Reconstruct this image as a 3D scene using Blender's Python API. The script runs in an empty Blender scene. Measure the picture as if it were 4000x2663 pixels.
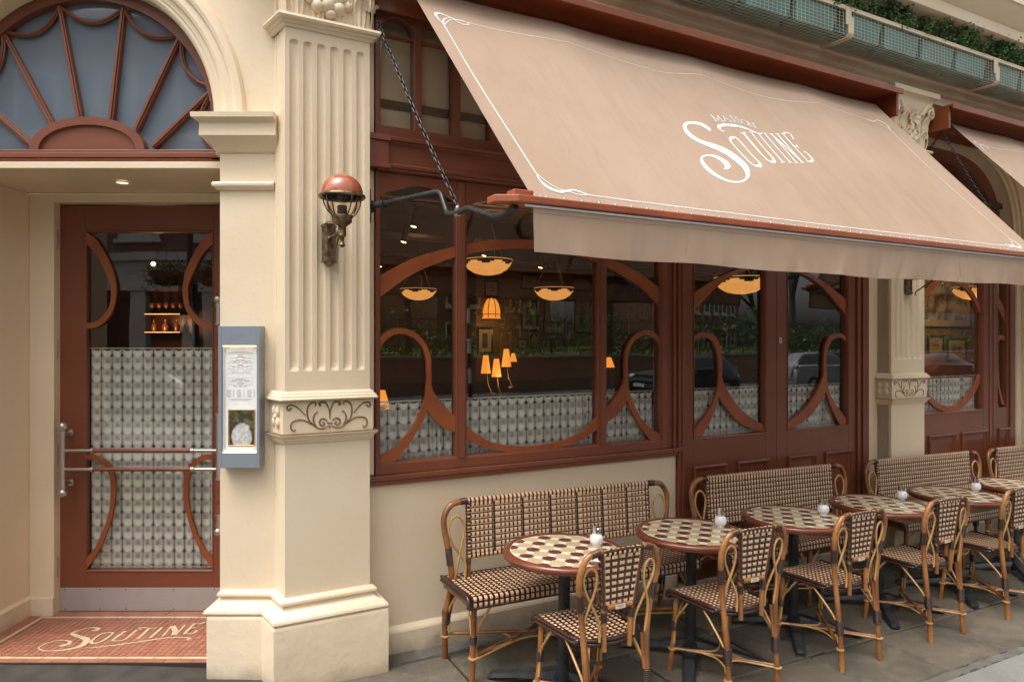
import bpy, bmesh, math, random
from mathutils import Vector, Matrix
R = math.radians
PI = math.pi
SC = bpy.context.scene
COL = SC.collection

# ---------------------------------------------------------------- camera
EYE = 1.82
cam_data = bpy.data.cameras.new('camera')
cam_data.sensor_width = 36.0
cam_data.lens = 24.0
cam_data.clip_start = 0.05
cam_data.clip_end = 600.0
cam = bpy.data.objects.new('camera', cam_data)
cam.location = (0, 0, EYE)
cam.rotation_euler = (R(90), 0, 0)
COL.objects.link(cam)
SC.camera = cam

# ---------------------------------------------------------------- sky, sun, exposure
SUN_EL, SUN_AZ = 66.0, 222.0          # azimuth clockwise from +Y: high, behind the camera and to the left
world = bpy.data.worlds.new('World')
SC.world = world
world.use_nodes = True
wn = world.node_tree
wn.nodes.clear()
w_out = wn.nodes.new('ShaderNodeOutputWorld')
w_bg = wn.nodes.new('ShaderNodeBackground')
w_sky = wn.nodes.new('ShaderNodeTexSky')
w_sky.sky_type = 'NISHITA'
w_sky.sun_disc = False
w_sky.sun_elevation = R(SUN_EL)
w_sky.sun_rotation = R(SUN_AZ)
w_sky.air_density = 1.0
w_sky.dust_density = 6.0
w_sky.ozone_density = 0.5
w_hsv = wn.nodes.new('ShaderNodeHueSaturation')   # overcast: the blue is mostly gone
w_hsv.inputs['Saturation'].default_value = 0.04
wn.links.new(w_sky.outputs[0], w_hsv.inputs['Color'])
wn.links.new(w_hsv.outputs[0], w_bg.inputs['Color'])
w_bg.inputs['Strength'].default_value = 0.15
wn.links.new(w_bg.outputs[0], w_out.inputs['Surface'])

sun_data = bpy.data.lights.new('sun', 'SUN')
sun_data.energy = 0.5
sun_data.angle = R(28)
sun_data.color = (1.0, 0.95, 0.87)
sun = bpy.data.objects.new('sun', sun_data)
sd = Vector((math.sin(R(SUN_AZ)) * math.cos(R(SUN_EL)), math.cos(R(SUN_AZ)) * math.cos(R(SUN_EL)), math.sin(R(SUN_EL))))
sun.rotation_euler = sd.to_track_quat('Z', 'Y').to_euler()
sun.location = (0, -5, 30)
COL.objects.link(sun)

vs = SC.view_settings
vs.view_transform = 'Standard'
vs.look = 'None'
vs.exposure = 0.98
vs.gamma = 1.0
vs.use_curve_mapping = False
cy = SC.cycles
cy.max_bounces = 8
cy.diffuse_bounces = 4
cy.glossy_bounces = 4
cy.transmission_bounces = 6
cy.transparent_max_bounces = 24
cy.caustics_reflective = False
cy.caustics_refractive = False
cy.sample_clamp_indirect = 6.0
cy.use_denoising = True
random.seed(7)
FRIEZE={'a': [(-0.196, 1.465), (-0.205, 1.468), (-0.209, 1.457), (-0.221, 1.462), (-0.221, 1.476), (-0.207, 1.483), (-0.184, 1.479), (-0.157, 1.459), (-0.129, 1.427)], 'b': [(-0.08, 1.474), (-0.074, 1.479), (-0.076, 1.489), (-0.092, 1.492), (-0.111, 1.478), (-0.119, 1.455), (-0.119, 1.431), (-0.111, 1.402), (-0.087, 1.374), (-0.064, 1.356), (-0.04, 1.351), (-0.019, 1.358), (-0.009, 1.367)], 'c': [(-0.18, 1.358), (-0.184, 1.349), (-0.196, 1.352), (-0.204, 1.369), (-0.198, 1.392), (-0.175, 1.403), (-0.143, 1.403), (-0.115, 1.39), (-0.097, 1.375)], 'd': [(-0.064, 1.442), (-0.08, 1.431), (-0.088, 1.405), (-0.083, 1.384), (-0.071, 1.366)], 'e': [(-0.057, 1.476), (-0.05, 1.473), (-0.049, 1.48), (-0.057, 1.483), (-0.052, 1.49), (-0.035, 1.492), (-0.019, 1.484), (-0.009, 1.464), (-0.002, 1.44), (0.0, 1.403)], 'f': [(-0.014, 1.389), (-0.021, 1.399), (-0.04, 1.404), (-0.054, 1.392), (-0.052, 1.375), (-0.038, 1.367), (-0.028, 1.376), (-0.033, 1.384), (-0.038, 1.381)], 'h': [(-0.014, 1.38), (0.015, 1.378)], 'i': [(-0.001, 1.367), (-0.001, 1.348)]}
LOGO_S=[(1.74, 0.941), (1.746, 0.955), (1.764, 0.951), (1.777, 0.932), (1.769, 0.903), (1.736, 0.877), (1.684, 0.873), (1.636, 0.885), (1.583, 0.914), (1.542, 0.96), (1.523, 1.02), (1.532, 1.072), (1.569, 1.107), (1.624, 1.13), (1.688, 1.159), (1.738, 1.202), (1.772, 1.258), (1.785, 1.312), (1.772, 1.362), (1.734, 1.409), (1.683, 1.437), (1.635, 1.449), (1.576, 1.444), (1.53, 1.412), (1.504, 1.364), (1.497, 1.312), (1.504, 1.277), (1.534, 1.251), (1.57, 1.238), (1.614, 1.242), (1.641, 1.27), (1.646, 1.304), (1.64, 1.325), (1.614, 1.345), (1.643, 1.345), (1.682, 1.321), (1.698, 1.301), (1.703, 1.265), (1.686, 1.237), (1.652, 1.216), (1.601, 1.215), (1.546, 1.231), (1.5, 1.261), (1.474, 1.294), (1.462, 1.332), (1.462, 1.379), (1.488, 1.426), (1.533, 1.46), (1.588, 1.47), (1.642, 1.464), (1.711, 1.439), (1.773, 1.395), (1.82, 1.343), (1.849, 1.279), (1.844, 1.223), (1.816, 1.165), (1.773, 1.119), (1.716, 1.096), (1.644, 1.079), (1.597, 1.061), (1.569, 1.02), (1.567, 0.972), (1.591, 0.936), (1.624, 0.914), (1.666, 0.904), (1.71, 0.91), (1.729, 0.929), (1.737, 0.938)]
MATPTS={'S': [(-2.574, 4.1806), (-2.5523, 4.1779), (-2.5451, 4.201), (-2.5794, 4.2174), (-2.6164, 4.2119), (-2.6453, 4.1847), (-2.6638, 4.1511), (-2.6587, 4.1272), (-2.6059, 4.0958), (-2.5549, 4.0726), (-2.5223, 4.0471), (-2.502, 3.997), (-2.5104, 3.9542), (-2.5489, 3.9218), (-2.6061, 3.9029), (-2.6702, 3.9029), (-2.7135, 3.9206), (-2.7322, 3.9422), (-2.7317, 3.9847), (-2.7144, 4.0156), (-2.6846, 4.037), (-2.6412, 4.0382), (-2.6016, 4.0181), (-2.5953, 3.9847), (-2.6191, 3.9712), (-2.6338, 3.9688)], 'O': [(-2.4752, 4.0156), (-2.4846, 4.0534), (-2.4864, 4.1115), (-2.474, 4.1378), (-2.4426, 4.1471), (-2.4201, 4.1378), (-2.415, 4.1049), (-2.416, 4.0408), (-2.4302, 4.0094), (-2.45, 3.997), (-2.4692, 4.0032)], 'U': [(-2.3597, 4.1712), (-2.3644, 4.1049), (-2.3653, 4.0534), (-2.3597, 4.0344), (-2.3327, 4.0307), (-2.3038, 4.0382), (-2.2956, 4.0726), (-2.2994, 4.1914)], 'T': [(-2.2756, 4.1847), (-2.2925, 4.2051), (-2.2798, 4.2188), (-2.2335, 4.2078), (-2.191, 4.2147)], 'T2': [(-2.237, 4.1983), (-2.2288, 4.1246), (-2.2251, 4.056)], 'I': [(-2.1649, 4.2257), (-2.1601, 4.1444), (-2.1603, 4.0752)], 'N1': [(-2.1153, 4.2424), (-2.1055, 4.1712), (-2.0963, 4.0919)], 'N2': [(-2.1095, 4.2424), (-2.0665, 4.1847), (-2.0331, 4.1115)], 'N3': [(-2.0398, 4.2605), (-2.0321, 4.1847), (-2.0303, 4.1115)], 'E1': [(-1.9913, 4.2817), (-1.9877, 4.2119), (-1.9822, 4.1285)], 'E2': [(-1.985, 4.2746), (-1.9587, 4.2746), (-1.9319, 4.2931)], 'E3': [(-1.9815, 4.2051), (-1.9562, 4.2188)], 'E4': [(-1.985, 4.1285), (-1.9564, 4.1338), (-1.9312, 4.1404), (-1.9287, 4.1779)], 'W': [(-2.4654, 3.9386), (-2.4164, 3.9422), (-2.3624, 3.9603), (-2.2937, 3.9822), (-2.1899, 4.0219), (-2.0993, 4.0598), (-2.0255, 4.079), (-1.9696, 4.079), (-1.9303, 4.0726), (-1.9186, 4.0598), (-1.9302, 4.0433)]}
# ---------------------------------------------------------------- facade frame: s along the shopfront, n outwards, z up
A = R(27.8)
CA, SA = math.cos(A), math.sin(A)
PX, PY = -0.745, 3.967
def W(s, n, z=0.0):
    return Vector((PX + CA * s + SA * n, PY + SA * s - CA * n, z))
def S_of(X, Y):
    return (X - PX) * CA + (Y - PY) * SA
def gz(s):                                   # the street falls gently along the shopfront
    return -0.02 * max(-8.0, min(6.5, s))
def gzw(X, Y):
    return gz(S_of(X, Y))

class MB:
    """collects shapes; x = s, y = -n, z (or world axes for the entrance bay)"""
    def __init__(self):
        self.v = []; self.f = []; self.mi = []; self.uv = {}
    def add(self, vs_, fs, mi=0):
        o = len(self.v)
        self.v += [tuple(p) for p in vs_]
        for q in fs:
            self.f.append(tuple(i + o for i in q)); self.mi.append(mi)
        return o
    def box(self, x0, x1, y0, y1, z0, z1, mi=0):
        self.add([(x0, y0, z0), (x1, y0, z0), (x1, y1, z0), (x0, y1, z0), (x0, y0, z1), (x1, y0, z1), (x1, y1, z1), (x0, y1, z1)],
                 [(0, 3, 2, 1), (4, 5, 6, 7), (0, 1, 5, 4), (1, 2, 6, 5), (2, 3, 7, 6), (3, 0, 4, 7)], mi)
    def fbox(self, s0, s1, n0, n1, z0, z1, mi=0):       # facade box, n0 < n1
        self.box(s0, s1, -n1, -n0, z0, z1, mi)
    def tube(self, path, r, seg=8, mi=0, closed=False, cap=True):
        P = [Vector(p) for p in path]
        n = len(P)
        rr = r if isinstance(r, (list, tuple)) else [r] * n
        tang = []
        for i in range(n):
            a = P[(i - 1) % n] if (closed or i > 0) else P[i]
            b = P[(i + 1) % n] if (closed or i < n - 1) else P[i]
            t = (b - a)
            tang.append(t.normalized() if t.length > 1e-9 else Vector((0, 0, 1)))
        up = Vector((0, 0, 1)) if abs(tang[0].z) < 0.9 else Vector((1, 0, 0))
        x = tang[0].cross(up).normalized()
        vs_ = []
        for i in range(n):
            t = tang[i]
            x = (x - t * x.dot(t))
            if x.length < 1e-6:
                x = t.orthogonal()
            x.normalize()
            y = t.cross(x)
            for k in range(seg):
                a = 2 * PI * k / seg
                vs_.append(P[i] + (x * math.cos(a) + y * math.sin(a)) * rr[i])
        fs = []
        m = n if closed else n - 1
        for i in range(m):
            j = (i + 1) % n
            for k in range(seg):
                l = (k + 1) % seg
                fs.append((i * seg + k, i * seg + l, j * seg + l, j * seg + k))
        if cap and not closed:
            fs.append(tuple(reversed(range(seg))))
            fs.append(tuple((n - 1) * seg + k for k in range(seg)))
        self.add(vs_, fs, mi)
    def lathe(self, prof, seg=24, c=(0, 0, 0), mi=0, cap=True, M=None):
        vs_ = []
        for (r, z) in prof:
            for k in range(seg):
                a = 2 * PI * k / seg
                p = Vector((r * math.cos(a), r * math.sin(a), z))
                if M is not None:
                    p = M @ p
                vs_.append((p.x + c[0], p.y + c[1], p.z + c[2]))
        fs = []
        for i in range(len(prof) - 1):
            for k in range(seg):
                l = (k + 1) % seg
                fs.append((i * seg + k, i * seg + l, (i + 1) * seg + l, (i + 1) * seg + k))
        if cap:
            if prof[0][0] > 1e-5: fs.append(tuple(reversed(range(seg))))
            if prof[-1][0] > 1e-5: fs.append(tuple((len(prof) - 1) * seg + k for k in range(seg)))
        self.add(vs_, fs, mi)
    def ball(self, c, r, seg=12, rings=8, mi=0, sc=(1, 1, 1), rot=None):
        prof = [(max(1e-6, math.sin(PI * i / rings)), -math.cos(PI * i / rings)) for i in range(rings + 1)]
        Mt = Matrix.Diagonal(Vector((r * sc[0], r * sc[1], r * sc[2])))
        if rot is not None: Mt = rot @ Mt
        self.lathe(prof, seg, c, mi, cap=False, M=Mt)
    def prism(self, poly, fn, t0, t1, mi=0, back=True):
        """poly in 2D; fn(a, b, t) -> 3D"""
        n = len(poly)
        vs_ = [fn(a, b, t0) for a, b in poly] + [fn(a, b, t1) for a, b in poly]
        fs = [tuple(range(n, 2 * n))]
        if back: fs.append(tuple(reversed(range(n))))
        for i in range(n):
            j = (i + 1) % n
            fs.append((i, j, n + j, n + i))
        self.add(vs_, fs, mi)
    def fprism(self, poly, n0, n1, mi=0):               # poly in (s, z)
        self.prism(poly, lambda a, b, t: (a, -t, b), n0, n1, mi)
    def sweep(self, prof, path, mi=0, closed=False, capends=True):
        """prof: (out, z) points; path: plan points, outwards is to the right of travel"""
        P = [Vector((p[0], p[1])) for p in path]
        n = len(P)
        nor = []
        for i in range(n):
            def en(a, b):
                d = (b - a).normalized(); return Vector((d.y, -d.x))
            e = []
            if closed or i > 0: e.append(en(P[(i - 1) % n], P[i]))
            if closed or i < n - 1: e.append(en(P[i], P[(i + 1) % n]))
            if len(e) == 1: nor.append(e[0])
            else:
                m = (e[0] + e[1])
                if m.length < 1e-6: nor.append(e[0]); continue
                m.normalize(); nor.append(m / max(0.3, m.dot(e[0])))
        k = len(prof)
        vs_ = []
        for i in range(n):
            for (o, z) in prof:
                q = P[i] + nor[i] * o
                vs_.append((q.x, q.y, z))
        fs = []
        for i in range(n if closed else n - 1):
            j = (i + 1) % n
            for q in range(k - 1):
                fs.append((i * k + q, j * k + q, j * k + q + 1, i * k + q + 1))
        if capends and not closed:
            fs.append(tuple(range(k))); fs.append(tuple(reversed([(n - 1) * k + q for q in range(k)])))
        self.add(vs_, fs, mi)
    def grid(self, fn, us, vs2, mi=0, uv=False, flip=False):
        o = len(self.v)
        nu, nv = len(us), len(vs2)
        for u in us:
            for v in vs2:
                r = fn(u, v)
                if uv:
                    self.uv[len(self.v)] = (r[1][0], r[1][1]); r = r[0]
                self.v.append(tuple(r))
        for i in range(nu - 1):
            for j in range(nv - 1):
                a, b, c, d = o + i * nv + j, o + (i + 1) * nv + j, o + (i + 1) * nv + j + 1, o + i * nv + j + 1
                self.f.append((a, d, c, b) if flip else (a, b, c, d)); self.mi.append(mi)
    def mesh(self, name, mats, off=(0, 0, 0), smooth=None, recalc=True, tri=False):
        me = bpy.data.meshes.new(name)
        ox, oy, oz = off
        me.from_pydata([(x - ox, y - oy, z - oz) for x, y, z in self.v], [], self.f)
        for m in (mats if isinstance(mats, (list, tuple)) else [mats]):
            me.materials.append(m)
        if any(self.mi): me.polygons.foreach_set('material_index', self.mi)
        if self.uv:
            lay = me.uv_layers.new(name='UVMap')
            for lp in me.loops:
                lay.data[lp.index].uv = self.uv.get(lp.vertex_index, (0, 0))
        if recalc or tri:
            bm = bmesh.new(); bm.from_mesh(me)
            if recalc: bmesh.ops.recalc_face_normals(bm, faces=bm.faces)
            if tri: bmesh.ops.triangulate(bm, faces=[f for f in bm.faces if len(f.verts) > 4])
            bm.to_mesh(me); bm.free()
        if smooth is not None:
            me.polygons.foreach_set('use_smooth', [True] * len(me.polygons))
            me.set_sharp_from_angle(angle=R(smooth))
        me.update()
        return me

class Thing:
    """an Empty at the thing's base; .off is subtracted from the parts' coordinates"""
    def __init__(self, name, label, cat, off=(0, 0, 0), fac=True, group=None, kind=None, rot=0.0, at=None):
        o = bpy.data.objects.new(name, None)
        o.empty_display_size = 0.1
        COL.objects.link(o)
        self.o = o; self.off = off
        if at is not None:
            o.location = at; o.rotation_euler = (0, 0, (A if fac else 0.0) + rot)
        elif fac:
            o.location = W(off[0], -off[1], off[2]); o.rotation_euler = (0, 0, A + rot)
        else:
            o.location = off; o.rotation_euler = (0, 0, rot)
        tag(o, label, cat, group, kind)
    def part(self, name, mb, mats, smooth=None, bevel=0.0, parent=None, stuff=False, label=None, recalc=True, tri=False):
        me = mb if isinstance(mb, bpy.types.Mesh) else mb.mesh(name, mats, self.off, smooth, recalc, tri)
        p = bpy.data.objects.new(name, me)
        p.parent = parent or self.o
        COL.objects.link(p)
        if bevel:
            b = p.modifiers.new('bevel', 'BEVEL'); b.width = bevel; b.segments = 2; b.limit_method = 'ANGLE'; b.angle_limit = R(40)
        if stuff: p['kind'] = 'stuff'
        if label: p['label'] = label
        return p

def tag(o, label=None, cat=None, group=None, kind=None):
    if label: o['label'] = label
    if cat: o['category'] = cat
    if group: o['group'] = group
    if kind: o['kind'] = kind
    return o
def single(name, mb, mats, label=None, cat=None, off=(0, 0, 0), fac=True, group=None, kind=None, smooth=None, bevel=0.0, recalc=True, tri=False):
    me = mb.mesh(name, mats, off, smooth, recalc, tri)
    o = bpy.data.objects.new(name, me)
    if fac:
        o.location = W(off[0], -off[1], off[2]); o.rotation_euler = (0, 0, A)
    else: o.location = off
    COL.objects.link(o)
    if bevel:
        b = o.modifiers.new('bevel', 'BEVEL'); b.width = bevel; b.segments = 2; b.limit_method = 'ANGLE'; b.angle_limit = R(40)
    return tag(o, label, cat, group, kind)
def copy_tree(o, parent=None):
    c = o.copy(); COL.objects.link(c)
    if parent is not None: c.parent = parent
    for ch in list(o.children): copy_tree(ch, c)
    return c

def spline(pts, n=6, closed=False):
    """Catmull-Rom through the points (any dimension)"""
    P = [Vector(p) for p in pts]
    N = len(P); out = []
    for i in range(N if closed else N - 1):
        if closed: p0, p1, p2, p3 = P[(i - 1) % N], P[i], P[(i + 1) % N], P[(i + 2) % N]
        else:
            p1, p2 = P[i], P[i + 1]
            p0 = P[i - 1] if i > 0 else p1 * 2 - p2
            p3 = P[i + 2] if i < N - 2 else p2 * 2 - p1
        for k in range(n):
            t = k / n
            out.append(0.5 * ((2 * p1) + (p2 - p0) * t + (2 * p0 - 5 * p1 + 4 * p2 - p3) * t * t + (3 * p1 - p0 - 3 * p2 + p3) * t ** 3))
    if not closed: out.append(P[-1].copy())
    return out
LIFT = [0]
def stroke(mb, pts, wid, fn0, n=6, closed=False, mi=0):
    """a flat lettering stroke with varying width; fn(a, b) -> 3D"""
    LIFT[0] += 1; lift = (LIFT[0] % 12) * 0.00006
    def fn(a, b):
        q = fn0(a, b); return (q[0], q[1] - lift, q[2] + lift)   # overlapping strokes are printed one over the other
    P = spline(pts, n, closed)
    N = len(P)
    ws = wid if isinstance(wid, (list, tuple)) else [wid, wid]
    L = []; Rr = []
    for i in range(N):
        a = P[(i - 1) % N] if (closed or i > 0) else P[i]
        b = P[(i + 1) % N] if (closed or i < N - 1) else P[i]
        t = (b - a)
        if t.length < 1e-9: t = Vector((1, 0))
        t.normalize()
        u = i / max(1, N - 1) * (len(ws) - 1)
        k = min(int(u), len(ws) - 2)
        w = (ws[k] + (ws[k + 1] - ws[k]) * (u - k)) / 2
        nn = Vector((-t.y, t.x)) * w
        L.append(P[i] + nn); Rr.append(P[i] - nn)
    vs_ = [fn(*p) for p in L] + [fn(*p) for p in Rr]
    fs = []
    for i in range(N if closed else N - 1):
        j = (i + 1) % N
        fs.append((i, N + i, N + j, j))
    mb.add(vs_, fs, mi)
def lerp(a, b, t): return a + (b - a) * t
def linspace(a, b, n): return [a + (b - a) * i / (n - 1) for i in range(n)]
# ---------------------------------------------------------------- materials
class X:
    """shader maths"""
    nt = None
    def __init__(self, s): self.s = s
    @staticmethod
    def op(o, *a):
        nd = X.nt.nodes.new('ShaderNodeMath'); nd.operation = o
        for i, q in enumerate(a):
            if isinstance(q, X): X.nt.links.new(q.s, nd.inputs[i])
            else: nd.inputs[i].default_value = q
        return X(nd.outputs[0])
    def __add__(a, b): return X.op('ADD', a, b)
    def __radd__(a, b): return X.op('ADD', a, b)
    def __sub__(a, b): return X.op('SUBTRACT', a, b)
    def __rsub__(a, b): return X.op('SUBTRACT', b, a)
    def __mul__(a, b): return X.op('MULTIPLY', a, b)
    def __rmul__(a, b): return X.op('MULTIPLY', a, b)
    def __truediv__(a, b): return X.op('DIVIDE', a, b)
    def lt(a, b): return X.op('LESS_THAN', a, b)
    def gt(a, b): return X.op('GREATER_THAN', a, b)
    def abs(a): return X.op('ABSOLUTE', a)
    def fr(a): return X.op('FRACT', a)
    def sin(a): return X.op('SINE', a)
    def mx(a, b): return X.op('MAXIMUM', a, b)
    def mn(a, b): return X.op('MINIMUM', a, b)
    def ss(a, lo, hi):
        nd = X.nt.nodes.new('ShaderNodeMapRange'); nd.interpolation_type = 'SMOOTHSTEP'
        X.nt.links.new(a.s, nd.inputs[0]); nd.inputs[1].default_value = lo; nd.inputs[2].default_value = hi
        return X(nd.outputs[0])
def new_mat(name):
    m = bpy.data.materials.new(name); m.use_nodes = True
    nt = m.node_tree; nt.nodes.clear(); X.nt = nt
    out = nt.nodes.new('ShaderNodeOutputMaterial')
    return m, nt, out
def noise(nt, scale, detail=4, rough=0.55, coord='Object', stretch=None, dim='3D', dist=0.0):
    tc = nt.nodes.new('ShaderNodeTexCoord')
    src = tc.outputs[coord]
    if stretch:
        mp = nt.nodes.new('ShaderNodeMapping'); mp.inputs['Scale'].default_value = stretch
        nt.links.new(src, mp.inputs[0]); src = mp.outputs[0]
    n = nt.nodes.new('ShaderNodeTexNoise'); n.inputs['Scale'].default_value = scale
    n.inputs['Detail'].default_value = detail; n.inputs['Roughness'].default_value = rough; n.inputs['Distortion'].default_value = dist
    nt.links.new(src, n.inputs['Vector'])
    return X(n.outputs['Fac'])
def mixc(nt, fac, a, b):
    nd = nt.nodes.new('ShaderNodeMix'); nd.data_type = 'RGBA'
    if isinstance(fac, X): nt.links.new(fac.s, nd.inputs['Factor'])
    else: nd.inputs['Factor'].default_value = fac
    for q, i in ((a, 6), (b, 7)):
        if isinstance(q, bpy.types.NodeSocket): nt.links.new(q, nd.inputs[i])
        else: nd.inputs[i].default_value = (*q, 1)
    return nd.outputs[2]
def MAT(name, col, rough=0.5, col2=None, var=None, vscale=3.0, bump=0.0, bscale=60.0, bstretch=None, metal=0.0, coat=0.0, stretch=None,
        dirt=None, emit=None, estr=0.0, spec=0.5, trans=0.0, rand=0.0, bump2=0.0, b2scale=6.0, lo=0.35, hi=0.65, sheen=0.0, rvar=0.0, grime=False):
    m, nt, out = new_mat(name)
    p = nt.nodes.new('ShaderNodeBsdfPrincipled')
    nt.links.new(p.outputs[0], out.inputs[0])
    c2 = col2 if col2 is not None else tuple(min(1, q * 0.86) for q in col)
    nz = noise(nt, vscale, stretch=stretch).ss(lo, hi)
    c = mixc(nt, nz, col, c2)
    if dirt:                                             # (colour, scale, threshold) stains
        dz = noise(nt, dirt[1], 6, 0.65).ss(dirt[2], dirt[2] + 0.15)
        c = mixc(nt, dz * 0.7, c, dirt[0])
    if grime:
        tc = nt.nodes.new('ShaderNodeTexCoord'); sz_ = nt.nodes.new('ShaderNodeSeparateXYZ'); nt.links.new(tc.outputs['Object'], sz_.inputs[0])
        gz_ = (X(sz_.outputs[2]) + noise(nt, 7, 5, 0.7) * 0.16 - 0.10).ss(0.09, -0.03)
        c = mixc(nt, gz_ * 0.55, c, (0.22, 0.175, 0.125))
    if rand:
        oi = nt.nodes.new('ShaderNodeObjectInfo')
        hs = nt.nodes.new('ShaderNodeHueSaturation')
        v = X(oi.outputs['Random']) * (2 * rand) + (1 - rand)
        nt.links.new(v.s, hs.inputs['Value']); nt.links.new(c, hs.inputs['Color']); c = hs.outputs[0]
    nt.links.new(c, p.inputs['Base Color'])
    p.inputs['Roughness'].default_value = rough
    if rvar:
        rz = noise(nt, vscale * 2.3, 5).ss(0.3, 0.7) * rvar + (rough - rvar / 2)
        nt.links.new(rz.s, p.inputs['Roughness'])
    p.inputs['Metallic'].default_value = metal
    p.inputs['Specular IOR Level'].default_value = spec
    p.inputs['Coat Weight'].default_value = coat
    p.inputs['Coat Roughness'].default_value = 0.12
    if sheen: p.inputs['Sheen Weight'].default_value = sheen
    if emit:
        p.inputs['Emission Color'].default_value = (*emit, 1); p.inputs['Emission Strength'].default_value = estr
    prev = None
    for b, bs, st in ((bump2, b2scale, None), (bump, bscale, bstretch)):
        if b:
            bn = nt.nodes.new('ShaderNodeBump'); bn.inputs['Strength'].default_value = 1.0; bn.inputs['Distance'].default_value = b
            h = noise(nt, bs, 5, stretch=st)
            nt.links.new(h.s, bn.inputs['Height'])
            if prev: nt.links.new(prev, bn.inputs['Normal'])
            prev = bn.outputs[0]
    if prev: nt.links.new(prev, p.inputs['Normal'])
    if trans:                                            # thin cloth lets some light through
        t = nt.nodes.new('ShaderNodeBsdfTranslucent'); nt.links.new(c, t.inputs[0])
        mx = nt.nodes.new('ShaderNodeMixShader'); mx.inputs[0].default_value = trans
        nt.links.new(p.outputs[0], mx.inputs[1]); nt.links.new(t.outputs[0], mx.inputs[2]); nt.links.new(mx.outputs[0], out.inputs[0])
    return m

M_cream = MAT('cream_paint', (0.785, 0.640, 0.460), 0.45, col2=(0.75, 0.602, 0.425), vscale=1.6, bump=0.0012, bscale=38, bump2=0.002, b2scale=5, dirt=((0.45, 0.36, 0.24), 2.2, 0.66), rvar=0.15)
M_creamD = MAT('cream_paint_scuffed', (0.775, 0.630, 0.455), 0.55, col2=(0.71, 0.565, 0.395), vscale=2.5, bump=0.002, bscale=30, bump2=0.004, b2scale=7, dirt=((0.36, 0.29, 0.20), 5, 0.60), grime=True)
M_ox = MAT('oxblood_paint', (0.195, 0.056, 0.026), 0.42, col2=(0.170, 0.048, 0.022), vscale=2.0, bump=0.0002, bscale=40, coat=0.08, rvar=0.12)
M_oxg = MAT('oxblood_gloss', (0.200, 0.057, 0.026), 0.34, col2=(0.175, 0.049, 0.022), vscale=2.5, bump=0.0002, bscale=30, coat=0.15, rvar=0.10)
M_hoop = MAT('varnished_hoop', (0.30, 0.078, 0.020), 0.38, col2=(0.23, 0.052, 0.015), vscale=5.0, bump=0.0001, bscale=80, coat=0.15)
M_rail = MAT('awning_wood', (0.36, 0.085, 0.03), 0.4, col2=(0.28, 0.062, 0.022), vscale=5, bump=0.0008, bscale=50, bstretch=(1, 10, 10), coat=0.2)
M_fabric = None
M_white = MAT('white_print', (0.70, 0.69, 0.65), 0.7, vscale=8)
M_steel = MAT('brushed_steel', (0.52, 0.49, 0.45), 0.34, col2=(0.46, 0.43, 0.40), metal=1.0, vscale=5, bump=0.0001, bscale=200, bstretch=(1, 1, 20))
M_kick = MAT('brushed_kickplate', (0.52, 0.50, 0.49), 0.45, col2=(0.46, 0.44, 0.43), metal=0.6, vscale=3, bump=0.0001, bscale=150, bstretch=(0.2, 1, 12))
M_chrome = MAT('chrome', (0.75, 0.75, 0.75), 0.12, metal=1.0)
M_black = MAT('black_iron', (0.018, 0.019, 0.021), 0.34, col2=(0.03, 0.03, 0.032), vscale=8, bump=0.0006, bscale=60, rvar=0.2)
M_chain = MAT('chain_iron', (0.014, 0.015, 0.018), 0.38)
M_bronze = MAT('aged_bronze', (0.27, 0.19, 0.10), 0.40, col2=(0.09, 0.068, 0.042), vscale=30, metal=0.85, bump=0.0005, bscale=90)
M_domep = MAT('terracotta_enamel', (0.40, 0.105, 0.045), 0.14, coat=0.6, vscale=2)
M_brown = MAT('brown_line', (0.25, 0.155, 0.07), 0.5, col2=(0.15, 0.09, 0.04), vscale=30)  # brown of the gilded scrolls and of the thin band lines
M_rattan = MAT('rattan_cane', (0.355, 0.150, 0.042), 0.32, col2=(0.17, 0.058, 0.017), vscale=9, stretch=(1, 1, 0.6), bump=0.0006, bscale=50, coat=0.25, dirt=((0.075, 0.024, 0.009), 24, 0.55), rand=0.15)
M_rattanL = MAT('pale_cane', (0.54, 0.315, 0.115), 0.38, col2=(0.42, 0.215, 0.07), vscale=10, coat=0.15, dirt=((0.2, 0.1, 0.04), 30, 0.68), rand=0.1)
M_bind = MAT('brown_binding', (0.034, 0.014, 0.010), 0.3, col2=(0.05, 0.02, 0.014), vscale=20, coat=0.2)
M_wtan = MAT('tan_strand', (0.74, 0.48, 0.295), 0.4, col2=(0.66, 0.41, 0.24), vscale=12, bump=0.0005, bscale=120)
M_wdark = MAT('dark_strand', (0.030, 0.012, 0.009), 0.28, col2=(0.045, 0.018, 0.013), vscale=14)
M_trim = MAT('mahogany_rim', (0.125, 0.030, 0.015), 0.24, col2=(0.19, 0.05, 0.022), vscale=3, stretch=(2, 2, 8), coat=0.45, bump=0.0003, bscale=50, rand=0.12)
M_tileT = MAT('tan_laminate', (0.57, 0.42, 0.265), 0.32, col2=(0.53, 0.39, 0.24), vscale=12, rand=0.06)
M_tileB = MAT('brown_laminate', (0.125, 0.036, 0.021), 0.28, vscale=12, rand=0.08)
M_tileC = MAT('cream_laminate', (0.82, 0.74, 0.55), 0.32, vscale=12, rand=0.05)
M_sugar = MAT('sugar', (0.84, 0.84, 0.83), 0.22, coat=0.7, vscale=30)
M_terr = MAT('terracotta_tile', (0.37, 0.15, 0.092), 0.5, col2=(0.31, 0.122, 0.075), vscale=9, rand=0.13, bump=0.0005, bscale=90)
M_tcream = MAT('cream_tile', (0.60, 0.48, 0.31), 0.5, col2=(0.52, 0.41, 0.26), vscale=10, rand=0.06)
M_grout = MAT('dark_grout', (0.035, 0.024, 0.018), 0.9)
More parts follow.
